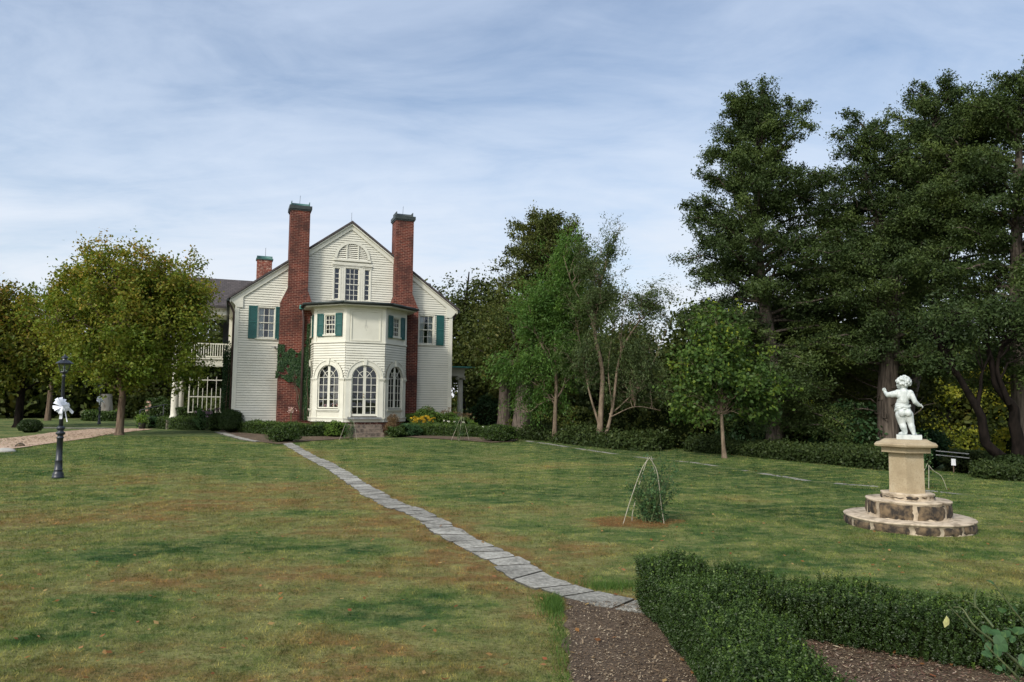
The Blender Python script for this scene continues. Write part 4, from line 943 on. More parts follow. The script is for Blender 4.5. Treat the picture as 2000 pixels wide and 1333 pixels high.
        for s in (-1, 1):
            st = 0.055; x0, x1 = (0.003, rg) if s > 0 else (-rg, -0.003)
            # stiles and rails
            a, b = sorted((s * 0.003, s * 0.06)); lf.box(a, b, D - 0.035, D, sill, z_spr + rg - 0.035)
            a, b = sorted((s * (rg - st), s * rg)); lf.box(a, b, D - 0.035, D, sill, z_spr)
            a, b = sorted((s * 0.06, s * (rg - st))); lf.box(a, b, D - 0.035, D, sill, sill + (0.10 if door else 0.05))
            mid = s * (0.06 + rg - st) / 2; z00 = sill + (0.10 if door else 0.05); nr = 5 if door else 4
            lf.box(mid - 0.011, mid + 0.011, D - 0.02, D - 0.002, z00, z_spr)
            for k in range(1, nr + 1): z = z00 + (z_spr - z00) * k / nr; lf.box(a, b, D - 0.021, D - 0.004, z - 0.011, z + 0.011)
            # fan
            rr = 0.5 * (rg - st) + 0.03
            lf.ring(0.0, z_spr, rr - 0.011, rr + 0.011, D - 0.02, D - 0.003, t0=0.12 if s > 0 else pi / 2 + 0.10, t1=pi / 2 - 0.10 if s > 0 else pi - 0.12, n=8)
            c, d = s * 0.07, s * (rg - st) * 0.72; zz = z_spr + 0.02, z_spr + (rg - st) * 0.70
            nx, nz = -(zz[1] - zz[0]), (d - c); q = sqrt(nx * nx + nz * nz); nx, nz = nx / q * 0.011, nz / q * 0.011
            lf.prism([(c - nx, zz[0] - nz), (d - nx, zz[1] - nz), (d + nx, zz[1] + nz), (c + nx, zz[0] + nz)], D - 0.019, D - 0.005)
        lf.ring(0, z_spr, rg - 0.055, rg, D - 0.035, D, n=24)
        nm = 'french_door' if door else 'arched_window'
        l = lf.build(nm, 'trim', BAY)
        g = MB(org, ang); pts = [(-rg, sill), (rg, sill)] + [(rg * cos(t), z_spr + rg * sin(t)) for t in np.linspace(0, pi, 18)]; g.f([g.v(a, D - 0.028, z) for a, z in pts]); g.build('pane', 'glass', l)
        liner(l, org, ang, -rg + 0.02, rg - 0.02, sill, z_spr + rg - 0.02, D - 0.02, 0.55)
        if door:
            for kz in (1.80, 1.92): k = MB(org, ang); k.ball((-0.03, 0.03, kz), 0.026); k.tube([(-0.03, -0.01, kz), (-0.03, 0.03, kz)], 0.01); k.build('door_knob', 'brass', l)
            sh = MB(org, ang)
            for z in (2.56, 1.70):
                sh.box(-0.5, -0.07, -0.10, -0.09, z - (0.5 if z > 2 else 0.04), z); sh.box(0.07, 0.5, -0.10, -0.09, z - (0.5 if z > 2 else 0.04), z)
            st = MB(org, ang); st.box(-0.72, 0.72, 0.0, 0.24, 0.845, 0.93); st.build('doorstep', 'grey_rail', l)
            cb = MB(org, ang)
            for z in (1.66, ): cb.box(-0.5, -0.07, -0.20, -0.19, z, z + 0.07); cb.box(0.07, 0.5, -0.20, -0.19, z, z + 0.07)
            cb.build('inner_blind', 'curtain', l)
        if fi == 1:
            for (x, zf, rr) in ((-0.30, sill + 0.12, 0.09), (-0.14, sill + 0.15, 0.11), (0.16, sill + 0.14, 0.10), (0.38, sill + 0.12, 0.10)):
                k = MB(org, ang)
                for q in range(5): k.ball((x + rng.normal() * 0.04, -0.22 + rng.normal() * 0.03, zf + rng.normal() * 0.04), rr * 0.45, 7, 5)
                k.build('flowers_inside', 'flower_pink', l)
            k = MB(org, ang); k.box(0.1, 0.45, -0.32, -0.31, sill, z_spr); k.build('curtain', 'porch_floor', l)
    wall.build('bay_wall', ['white_paint', 'lap_shade'], BAY); trim.build('bay_trim', 'trim', BAY)
    # brick footing
    ft = MB(); 
    def offs(d):   # polygon of the bay pushed outward by d, (a, dd) in the house frame
        k = d * math.tan(pi / 8)
        return [(BC - 2.05 - d, 0.0), (BC - 2.05 - d, 1.70 + k), (BC - 0.85 - k, 2.90 + d), (BC + 0.85 + k, 2.90 + d), (BC + 2.05 + d, 1.70 + k), (BC + 2.05 + d, 0.0)]
    ft.plan(offs(-0.03), -0.2, Z0); ft.build('bay_footing', 'brick_old', BAY, uv=True)
    inner = MB(); inner.plan(offs(-0.62), 0.86, 0.88); 
    sf = MB(); sf.plan(offs(0.40), 5.72, 5.755); sf.plan(offs(0.06), 5.66, 5.72); sf.build('bay_soffit', 'trim', BAY)
    rf = MB(); rf.plan(offs(0.45), 5.756, 5.80); A = [rf.v(a, d, 5.8001) for a, d in offs(0.47)]; A2 = [rf.v(a, d, 5.86) for a, d in offs(0.47)]; B = [rf.v(a, d, 6.22) for a, d in [(BC - 0.75, 0.02), (BC - 0.75, 0.3), (BC - 0.3, 0.5), (BC + 0.3, 0.5), (BC + 0.75, 0.3), (BC + 0.75, 0.02)]]
    for k in range(5): rf.f((A[k], A[k + 1], A2[k + 1], A2[k])); rf.f((A2[k], A2[k + 1], B[k + 1], B[k]))
    rf.f(A[::-1]); rf.f(B)
    P = offs(0.50)
    for k in range(5):
        rf.tube([(P[k][0], P[k][1], 5.83), (P[k + 1][0], P[k + 1][1], 5.83)], 0.055, 8)
    rf.build('bay_roof', 'dark_roof', BAY)
    cp_ = MB(); cp_.box(BC - 2.62, BC - 2.42, 0.5, 0.72, 5.74, 5.92); cp_.build('rain_head', 'copper_bright', BAY)
    dp = MB(); dp.tube([(BC - 2.50, 0.66, 5.8), (BC - 2.45, 0.60, 5.45), (BC - 2.42, 0.58, 5.2), (BC - 2.42, 0.58, 0.8)], 0.05, 8); dp.build('downpipe', 'downpipe', BAY)
    # steps down to the lawn
    st = MB(); zs = [0.62, 0.46, 0.30, 0.14]
    for k, z in enumerate(zs): st.box(BC - 0.62, BC + 0.72, 2.96 + 0.0, 3.20 + 0.30 * k, -0.25 if k == 3 else zs[k + 1] if False else -0.25, z) if k == 0 else st.box(BC - 0.62, BC + 0.72, 3.20 + 0.30 * (k - 1) + 0.001, 3.20 + 0.30 * k, -0.25, z)
    st.build('step_flight', 'step_stone', BAY)
    ck = MB(); ck.box(BC - 0.86, BC - 0.63, 2.96, 3.7, -0.25, 0.56); ck.box(BC - 0.88, BC - 0.61, 2.955, 3.74, 0.561, 0.64); ck.build('step_cheek', 'step_stone', BAY)
bay()

# porches --------------------------------------------------------------
def column(mb, u, y, z0, z1, r, ionic=True, n=18):
    mb.box(u - r * 1.35, u + r * 1.35, -y - r * 1.35, -y + r * 1.35, z0, z0 + 0.09); mb.lathe([(r * 1.28, 0.09), (r * 1.3, 0.12), (r * 1.1, 0.17), (r * 1.15, 0.20), (r, 0.24)] + [(r * (1 - 0.14 * (t ** 2)), 0.24 + (z1 - z0 - 0.48) * t) for t in np.linspace(0.05, 1, 8)] + [(r * 0.95, z1 - z0 - 0.22), (r * 0.86, z1 - z0 - 0.20)], c=(u, -y), n=n, z0=z0)
    zc = z1 - 0.13
    if ionic:
        for s in (-1, 1):
            for e in (-1, 1): mb.tube([(u + s * r * 1.15, -y + e * r * 1.05, zc), (u + s * r * 1.15, -y + e * r * 0.2, zc)], r * 0.42, 10)
        mb.box(u - r * 1.1, u + r * 1.1, -y - r, -y + r, zc + 0.02, zc + 0.08)
    else: mb.lathe([(r * 0.9, -0.2), (r * 1.05, -0.16), (r * 1.25, -0.10), (r * 1.25, -0.06)], c=(u, -y), n=n, z0=z1)
    mb.box(u - r * 1.4, u + r * 1.4, -y - r * 1.4, -y + r * 1.4, z1 - 0.055, z1)
def porches():
    # right hand porch
    for y, u in ((3.3, 6.52), (6.0, 6.52)):
        c = MB(); column(c, u, y, 0.45, 3.0, 0.15); c.build('porch_column', 'trim', HOUSE)
    e = MB(); e.box(5.02, 6.68, -6.80, -3.12, 3.0, 3.18); e.box(5.02, 6.70, -6.84, -3.09, 3.18, 3.38); e.box(5.02, 6.82, -6.95, -2.98, 3.38, 3.44); e.build('entablature', 'trim', HOUSE)
    e = MB(); e.box(5.02, 7.15, -7.3, -2.70, 3.44, 3.50); e.build('porch_roof', 'copper_bright', HOUSE); e = MB(); e.box(5.02, 6.9, -7.0, -2.95, 0.0, 0.45); e.build('porch_floor', 'porch_floor', HOUSE)
    # left hand two-storey portico
    y0, y1, ux = 7.0, 11.5, -7.75
    e = MB(); e.box(ux - 0.35, -5.02, -y1 - 0.3, -y0 + 0.35, -0.1, 0.55); e.build('porch_floor', 'porch_floor', HOUSE)
    for y in (y0 + 0.1, y1 - 0.1):
        c = MB(); column(c, ux, y, 0.55, 3.35, 0.19, False); c.build('porch_column', 'trim', HOUSE)
        c = MB(); column(c, ux, y, 3.80, 6.1, 0.13, False); c.build('porch_column', 'trim', HOUSE)
    c = MB(); c.box(-5.28, -5.06, -y0 - 0.2, -y0 + 0.02, 0.55, 6.1); c.build('porch_pilaster', 'trim', HOUSE)
    e = MB(); e.box(ux - 0.25, -5.02, -y0 - 0.3, -y0 + 0.12, 3.35, 3.72); e.box(ux - 0.32, -5.02, -y0 - 0.3, -y0 + 0.19, 3.72, 3.80); e.box(ux - 0.25, -5.02, -y1 - 0.1, -y0 - 0.3, 3.60, 3.76); e.box(ux - 0.25, ux + 0.15, -y1 - 0.1, -y0 - 0.3, 3.35, 3.6); e.build('porch_beam', 'trim', HOUSE)
    e = MB(); e.box(ux - 0.25, -5.02, -y0 - 0.3, -y0 + 0.12, 6.1, 6.4); e.box(ux - 0.25, -5.02, -y1 - 0.1, -y0 - 0.3, 6.3, 6.38); e.box(ux - 0.45, -5.02, -y1 - 0.3, -y0 + 0.32, 6.4, 6.48); e.build('porch_cornice', 'trim', HOUSE)
    rf = MB((ux - 0.5, 0), pi / 2)  # gable roof, ridge across
    R2 = MB(); ym = (y0 + y1) / 2; zt = 8.25
    for (a, b) in ((y0 - 0.42, ym), (y1 + 0.42, ym)):
        i = [R2.v(ux - 0.6, -a, 6.44), R2.v(-3.0, -a, 6.44), R2.v(-3.0, -b, zt), R2.v(ux - 0.6, -b, zt)]; j = [R2.v(ux - 0.6, -a, 6.56), R2.v(-3.0, -a, 6.56), R2.v(-3.0, -b, zt + 0.12), R2.v(ux - 0.6, -b, zt + 0.12)]
        R2.f(i); R2.f(j[::-1])
        for k in range(4): R2.f((i[k], i[(k + 1) % 4], j[(k + 1) % 4], j[k]))
    R2.build('porch_roof', 'shingles', HOUSE, uv='roof_x')
    gb = MB(); i = [gb.v(ux - 0.2, -y0, 6.44), gb.v(ux - 0.2, -y1, 6.44), gb.v(ux - 0.2, -ym, zt - 0.1)]; gb.f(i); gb.build('porch_gable', 'white_paint', HOUSE)
    ra = MB()
    def rail(a0, a1, y, along='u'):
        fn = (lambda a, z0, z1, w: ra.box(a - w, a + w, -y - 0.02, -y + 0.02, z0, z1)) if along == 'u' else (lambda a, z0, z1, w: ra.box(y - 0.02, y + 0.02, -a - w, -a + w, z0, z1))
        n = int((a1 - a0) / 0.115)
        for k in range(n + 1): fn(a0 + (a1 - a0) * k / n, 3.86, 4.52, 0.018)
        m = (a0 + a1) / 2; w = (a1 - a0) / 2; fn(m, 4.52, 4.58, w); fn(m, 3.84, 3.90, w)
    rail(ux + 0.12, -5.1, y0 + 0.1); rail(y0 + 0.2, y1 - 0.2, ux, 'y')
    ra.build('balcony_railing', 'trim', HOUSE)
    # dark louvred inner end wall of the balcony, arched head seen behind
    en = MB(); en.box(-5.6, -5.04, -y1 + 0.2, -y1 + 0.32, 3.8, 6.1); en.build('porch_screen', 'dark_metal', HOUSE)
    hb = MB(); hb.ring(-6.4, 5.1, 1.05, 1.15, -y1 - 0.05, -y1 + 0.05, n=24); hb.box(-7.75, -7.45, -y1 - 0.05, -y1 + 0.05, 3.8, 5.1); hb.box(-5.35, -5.05, -y1 - 0.04, -y1 + 0.06, 3.8, 5.1); hb.build('porch_arch', 'dark_metal', HOUSE)
    # white lattice at the near end of the porch
    tl = MB(); yy = y0 - 0.35
    for a in (-7.08, -5.35): tl.box(a - 0.03, a + 0.03, -yy - 0.03, -yy + 0.03, 0.2, 3.35)
    for z in (0.95, 1.75, 2.62): tl.box(-7.05, -5.38, -yy - 0.02, -yy + 0.02, z - 0.025, z + 0.025)
    for k in range(1, 8): a = -7.08 + 1.73 * k / 8; top = 2.8 if k % 2 == 0 else 2.2; tl.box(a - 0.016, a + 0.016, -yy - 0.022, -yy + 0.022, 0.95, top)
    tl.build('porch_lattice', 'trim', HOUSE)
porches()
#PART3
# ------------------------------------------------------------------ statue on its stone base
def statue():
    cx, cy = STATC; gzv = float(gz(cx, cy)); ang = -atan2(cx, cy)
    R = empty('stone_pedestal', (cx, cy, gzv), ang, 'tan sandstone pedestal with spreading cap on round tiers of dark mortared stone', 'pedestal'); R.scale = (0.885, 0.885, 1)
    r = np.random.default_rng(5)
    def tier(name, rad_, z0, z1, nst, seed, rough=0.008):
        q = np.random.default_rng(seed); mb = MB(); n = 56; pr = []
        ph = q.uniform(0, 6, 3)
        def rr(t): return rad_ * (1 + 0.014 * sin(3 * t + ph[0]) + 0.010 * sin(6 * t + ph[1]))
        def ringz(k, z): return [mb.v(k * rr(t) * cos(t), k * rr(t) * sin(t), z + 0.004 * sin(5 * t + ph[2])) for t in np.linspace(0, 2 * pi, n, endpoint=False)]
        rs_ = [ringz(0.985, z0 - 0.12), ringz(0.975, z0), ringz(0.972, z1 - 0.03), ringz(0.992, z1 - 0.022), ringz(1.0, z1 - 0.008), ringz(0.985, z1), ringz(0.5, z1 + 0.004)]
        for a, b in zip(rs_, rs_[1:]):
            for k in range(n): mb.f((a[k], a[(k + 1) % n], b[(k + 1) % n], b[k]), True)
        mb.f(rs_[-1]); mb.mi = 1
        # face stones, of uneven length
        e = np.cumsum(q.uniform(0.6, 1.5, nst)); e = e / e[-1] * 2 * pi
        prev = 0
        for t1 in e:
            g = 0.022 / rad_ + q.uniform(0, 0.05 / rad_); a, b = prev + g * 0.8, t1 - g * 0.5; prev = t1
            if b - a < 0.08: continue
            zb = z0 + q.uniform(0.0, 0.04) * (rad_ < 0.7); zt_ = z1 - 0.028 - q.uniform(0, 0.025); m = 8; rows = []
            for kz in range(5):
                row = []; tz = kz / 4
                for k in range(m + 1):
                    tt = k / m; edge = min(min(tt, 1 - tt) * 5, 1) * min(min(tz, 1 - tz) * 4 + 0.0, 1)
                    A = a + (b - a) * tt + (0.01 / rad_) * sin(7 * tz + t1); rd = rr(A) * 0.972 + 0.003 + 0.014 * edge + q.normal() * 0.0035
                    row.append(mb.v(rd * cos(A), rd * sin(A), zb + (zt_ - zb) * tz + 0.006 * sin(9 * tt + t1)))
                rows.append(row)
            for r0, r1 in zip(rows, rows[1:]):
                for k in range(m): mb.f((r0[k], r0[k + 1], r1[k + 1], r1[k]), True)
        return mb.build(name, ['mortar_cream', 'stone_brown'], R)
    tier('base_tier', 0.955, 0.0, 0.145, 13, 1); tier('base_tier', 0.615, 0.145, 0.385, 9, 2); tier('base_ring', 0.385, 0.385, 0.475, 11, 3)
    hexa = lambda mb, prof: mb.lathe(prof, n=6, smooth=False, sq=-pi / 2)
    s = MB(); hexa(s, [(0.292, 0.46), (0.286, 0.6), (0.284, 1.035)]); s.build('shaft', 'sandstone', R)
    b = MB(); hexa(b, [(0.290, 1.035), (0.398, 1.040), (0.400, 1.105), (0.408, 1.112)]); b.build('neck_moulding', 'sandstone', R)
    c = MB(); hexa(c, [(0.42, 1.112), (0.505, 1.125), (0.515, 1.150), (0.498, 1.165), (0.44, 1.178), (0.36, 1.215), (0.34, 1.22)]); c.build('cap', 'sandstone', R)
    # the statue: one voxel-fused figure
    T = empty('putto_statue', (cx, cy, gzv + 1.2201), ang, 'white marble statue of a small curly haired child seen from behind', 'statue'); T.scale = (0.885, 0.885, 1)
    p = MB(); p.plan([(-0.125, -0.12), (0.235, -0.12), (0.235, 0.14), (-0.125, 0.14)], 0.0, 0.062); p.build('plinth', 'marble', T)
    m = MB(); Z = 0.055
    def B(x, y, z, r_, sc=(1, 1, 1)): # ball: x right, y away from the lens
        n_, k_ = 12, 8; pr = [(max(r_ * sin(pi * i / k_), 1e-4), -r_ * cos(pi * i / k_)) for i in range(k_ + 1)]
        rg = [[m.v(x + q * sc[0] * cos(2 * pi * k / n_), -(y + q * sc[1] * sin(2 * pi * k / n_)), Z + z + w * sc[2]) for k in range(n_)] for q, w in pr]
        for a, b in zip(rg, rg[1:]):
            for k in range(n_): m.f((a[k], b[k], b[(k + 1) % n_], a[(k + 1) % n_]))
        m.f(rg[0]); m.f(rg[-1][::-1])
    def C(p0, p1, r0, r1, k=6):
        for i in range(k + 1):
            t = i / k; B(*(p0[j] + (p1[j] - p0[j]) * t for j in range(3)), r0 + (r1 - r0) * t)
    # torso
    C((0.0, 0.0, 0.60), (-0.01, 0.0, 0.50), 0.075, 0.078); B(-0.05, 0.0, 0.565, 0.062); B(0.05, 0.0, 0.56, 0.062); B(-0.02, 0.02, 0.47, 0.082, (1.15, 1, 1)); B(-0.032, 0.03, 0.415, 0.088, (1.18, 1.05, 1)); B(-0.015, 0.01, 0.345, 0.088, (1.28, 1, 1))
    B(-0.037, -0.062, 0.318, 0.058, (1, 0.95, 1.05)); B(0.055, -0.060, 0.318, 0.054, (1, 0.95, 1.05))
    C((-0.09, 0, 0.605), (0.09, 0, 0.60), 0.047, 0.047); B(0.0, -0.015, 0.62, 0.05)
    C((0.005, 0.0, 0.62), (0.0, 0.01, 0.70), 0.046, 0.046, 4)
    # head turned to the left
    B(0.0, 0.015, 0.745, 0.086, (1, 1.08, 1.02)); B(-0.045, 0.045, 0.705, 0.052); B(-0.072, 0.055, 0.690, 0.028); B(-0.060, 0.085, 0.668, 0.026); B(-0.098, 0.085, 0.712, 0.012); B(-0.088, 0.080, 0.726, 0.011); B(-0.082, 0.095, 0.690, 0.014); B(-0.062, 0.0, 0.705, 0.018, (0.5, 1, 1.3)); B(-0.070, 0.090, 0.755, 0.03)
    q = np.random.default_rng(3)
    for i in range(150):
        d = q.normal(size=3); d /= np.linalg.norm(d)
        if d[2] < -0.62 or (d[0] < -0.35 and d[1] > 0.25 and d[2] < 0.35): continue
        B(0.004 + d[0] * 0.098, 0.008 + d[1] * 0.092, 0.757 + d[2] * 0.082, q.uniform(0.012, 0.023))
    for x in (-0.085, -0.1): B(x, 0.03, 0.775, 0.02)
    # arms
    C((-0.10, 0, 0.60), (-0.235, 0.035, 0.572), 0.043, 0.036); C((-0.235, 0.035, 0.572), (-0.272, 0.10, 0.612), 0.036, 0.026); C((-0.10, 0.0, 0.59), (-0.17, 0.02, 0.575), 0.047, 0.042)
    B(-0.278, 0.11, 0.636, 0.030, (0.9, 1, 1.05))
    for k in range(4): C((-0.304 + k * 0.002, 0.088 + k * 0.017, 0.640), (-0.300, 0.090 + k * 0.016, 0.664 - k * 0.003), 0.0115, 0.010, 3); C((-0.300, 0.090 + k * 0.016, 0.664), (-0.272, 0.092 + k * 0.015, 0.668), 0.010, 0.009, 3)
    C((-0.262, 0.085, 0.640), (-0.275, 0.075, 0.668), 0.0115, 0.010, 3)
    C((0.098, 0, 0.598), (0.155, -0.01, 0.475), 0.044, 0.037); C((0.155, -0.01, 0.475), (0.205, 0.03, 0.432), 0.036, 0.027)
    B(0.228, 0.045, 0.424, 0.024, (1.2, 0.8, 0.9))
    for k in range(4): C((0.240, 0.030 + k * 0.010, 0.428 - k * 0.004), (0.262 + 0.002 * k, 0.036 + k * 0.010, 0.408 - k * 0.002), 0.0085, 0.0075, 3); C((0.262, 0.036 + k * 0.010, 0.408), (0.258, 0.040 + k * 0.010, 0.390), 0.0075, 0.007, 2)
    C((0.222, 0.028, 0.432), (0.245, 0.018, 0.442), 0.009, 0.007, 3)
    # legs
    C((-0.056, 0.0, 0.29), (-0.042, 0.015, 0.185), 0.080, 0.060, 7); C((-0.040, 0.015, 0.170), (-0.022, -0.005, 0.115), 0.054, 0.052); C((-0.022, -0.005, 0.115), (0.002, 0.0, 0.045), 0.052, 0.036)
    C((0.058, 0.0, 0.29), (0.082, 0.015, 0.185), 0.070, 0.053, 7); C((0.082, 0.015, 0.170), (0.098, -0.005, 0.115), 0.049, 0.047); C((0.098, -0.005, 0.115), (0.118, 0.0, 0.045), 0.046, 0.034)
    C((0.005, -0.01, 0.025), (-0.075, 0.045, 0.018), 0.027, 0.022, 6); C((0.12, -0.01, 0.025), (0.145, 0.085, 0.018), 0.026, 0.022, 6); C((0.0, 0.0, 0.04), (-0.05, 0.03, 0.03), 0.028, 0.02, 4)
    for k in range(5): B(-0.088 + k * 0.006, 0.040 + k * 0.009, 0.014, 0.010 - k * 0.0008); B(0.130 + k * 0.009, 0.105 - k * 0.004, 0.014, 0.010 - k * 0.0008)
    # the slipped drapery round the hips
    for dz, r_, tl, ph in ((0.395, 0.012, 0.014, 0), (0.412, 0.010, 0.008, 1.4), (0.380, 0.011, 0.026, 2.4)):
        for t in np.linspace(0, 2 * pi, 46):
            B(-0.022 + 0.108 * cos(t), 0.012 + 0.095 * sin(t), dz + tl * cos(t - 0.3) + 0.006 * sin(3 * t + ph), r_ * (1 + 0.25 * sin(5 * t + ph)))
    for k in range(4): B(-0.128 - 0.002 * k, 0.02, 0.385 - 0.014 * k, 0.013)
    # a stump behind the leg
    f = m.build('figure', 'marble', T)
    rm = f.modifiers.new('fuse', 'REMESH'); rm.mode = 'VOXEL'; rm.voxel_size = 0.0048; rm.use_smooth_shade = True
    sm = f.modifiers.new('soften', 'SMOOTH'); sm.factor = 0.5; sm.iterations = 2
statue()

# ------------------------------------------------------------------ lamp posts and bows
def bow(loc, s, rz, label, cat='bow'):
    T = empty('ribbon_bow', loc, rz, label, cat)
    def strip(name, pts, w):
        mb = MB(); a = [mb.v(x, d, z + w / 2) for x, d, z in pts]; b = [mb.v(x + 0.15 * w, d, z - w / 2) for x, d, z in pts]
        for k in range(len(pts) - 1): mb.f((a[k], a[k + 1], b[k + 1], b[k]), True)
        return mb
    q = np.random.default_rng(4)
    mb = MB()
    for k in range(14):   # loops
        az = k * 2 * pi / 14 + q.uniform(-0.15, 0.15); L = 0.15 * s * q.uniform(0.75, 1.15) * (1.15 if cos(az) < 0 else 0.9); w = 0.07 * s; tl = q.uniform(0.1, 1.0)
        dx, dz = cos(az), sin(az); nx, nz = -dz, dx; A = []; B_ = []
        for i in range(11):
            t = i / 10; rr = L * sin(pi * t) ** 0.8; dpt = (0.055 + 0.05 * tl + 0.032 * cos(pi * t)) * s; wd = w * (0.25 + 0.75 * sin(pi * t) ** 0.7)
            A.append(mb.v(dx * rr + nx * wd * .5, dpt + 0.012 * s, dz * rr + nz * wd * .5)); B_.append(mb.v(dx * rr - nx * wd * .5, dpt - 0.012 * s, dz * rr - nz * wd * .5))
        for i in range(10): mb.f((A[i], A[i + 1], B_[i + 1], B_[i]), True)
    mb.build('bow_loops', 'ribbon', T)
    for (x0, x1, z1, w) in ((0.0, -0.02, -0.27, 0.055), (0.02, 0.20, -0.13, 0.06), (0.03, 0.10, -0.33, 0.022)):
        mb = MB(); A = []; B_ = []
        for t in np.linspace(0, 1, 9):
            x = (x0 + (x1 - x0) * t) * s; z = z1 * t * s + (0.02 * s * sin(4 * t) if abs(x1) > 0.1 else 0); d = (0.075 + 0.02 * sin(5 * t)) * s
            vx, vz = (1, 0) if abs(z1) > abs(x1) else (0.5, 0.85); A.append(mb.v(x - vx * w / 2 * s, d, z - vz * w / 2 * s)); B_.append(mb.v(x + vx * w / 2 * s, d + 0.01 * s, z + vz * w / 2 * s))
        for i in range(8): mb.f((A[i], A[i + 1], B_[i + 1], B_[i]), True)
        mb.build('ribbon_tail', 'ribbon', T)
    k = MB(); k.tube([(-0.05 * s * cos(t), 0.0 + 0.052 * s * sin(t), 0) for t in np.linspace(0, 2 * pi, 14)], 0.012 * s, 5); k.build('ribbon_band', 'ribbon', T)
def lamp_post(loc, s, label, rz):
    T = empty('lamp_post', loc, rz, label, 'lamp post'); T.scale = (0.87, 0.87, 1)
    b = MB(); hw = [(135, 1183), (137, 1140), (122, 1128), (126, 1090), (112, 1062), (93, 1035), (90, 1018), (106, 1003), (104, 990), (88, 980), (82, 800), (86, 792), (70, 782), (68, 325), (84, 318), (84, 300), (66, 290), (62, 258), (92, 232), (110, 212), (106, 195), (72, 180), (66, 145), (84, 125), (97, 104), (94, 88), (70, 70), (52, 50)]
    b.lathe([(h / 1032 * s, (105 - y / 11.11 + 1.5) / 93 * s) for h, y in hw], n=24); b.build('base', 'dark_metal', T)
    p = MB(); p.lathe([(0.047 * s, 1.05 * s), (0.045 * s, 1.5 * s), (0.034 * s, 2.12 * s), (0.045 * s, 2.13 * s), (0.045 * s, 2.15 * s), (0.028 * s, 2.16 * s), (0.03 * s, 2.19 * s), (0.085 * s, 2.215 * s), (0.09 * s, 2.235 * s)], n=18); p.build('post', 'dark_metal', T)
    L = MB()
    for k in range(6):
        t = k * pi / 3 + 0.25; L.tube([(0.088 * s * cos(t), 0.088 * s * sin(t), 2.23 * s), (0.148 * s * cos(t), 0.148 * s * sin(t), 2.405 * s)], 0.008 * s, 5)
    for rr, z in ((0.088, 2.235), (0.148, 2.40)): L.tube([(rr * s * cos(k * pi / 3 + 0.25), rr * s * sin(k * pi / 3 + 0.25), z * s) for k in range(7)], 0.009 * s, 5, smooth=False)
    l = L.build('lantern_frame', 'dark_metal', T)
    g = MB(); g.lathe([(0.086 * s, 2.24 * s), (0.145 * s, 2.40 * s)], n=6, smooth=False, sq=0.25, cap=False); g.build('lantern_glass', 'glass', T)
    c = MB(); c.tube([(0, 0, 2.22 * s), (0, 0, 2.29 * s)], 0.018 * s, 8); c.ball((0, 0, 2.325 * s), 0.032 * s, 10, 8, (1, 1, 1.3)); c.build('bulb', 'wire', T)
    h = MB(); h.lathe([(0.150 * s, 2.402 * s), (0.198 * s, 2.404 * s), (0.200 * s, 2.414 * s), (0.165 * s, 2.435 * s), (0.10 * s, 2.475 * s), (0.06 * s, 2.485 * s), (0.05 * s, 2.51 * s), (0.052 * s, 2.52 * s), (0.082 * s, 2.525 * s), (0.080 * s, 2.535 * s), (0.05 * s, 2.562 * s), (0.02 * s, 2.578 * s), (0.014 * s, 2.60 * s), (0.004 * s, 2.605 * s)], n=12, smooth=False); h.build('lantern_roof', 'dark_metal', T)
lx, ly = GP(113, 934)
lamp_post((lx, ly, float(gz(lx, ly)) - 0.01), 1.0, 'black cast iron lamp post with a white bow, standing on the near lawn', 0.3)
bow((lx + 0.006, ly, float(gz(lx, ly)) + 1.50), 1.0, -atan2(lx, ly), 'large white ribbon bow tied round the near lamp post')
l2 = at(196, 46); z2 = float(gz(*l2))
lamp_post((l2[0], l2[1], z2 + 0.0), 0.98, 'far lamp post with a small white bow beyond the drive', 0.1)
bow((l2[0], l2[1], z2 + 1.5), 1.15, 0.4, 'small white bow on the far lamp post beyond the drive')

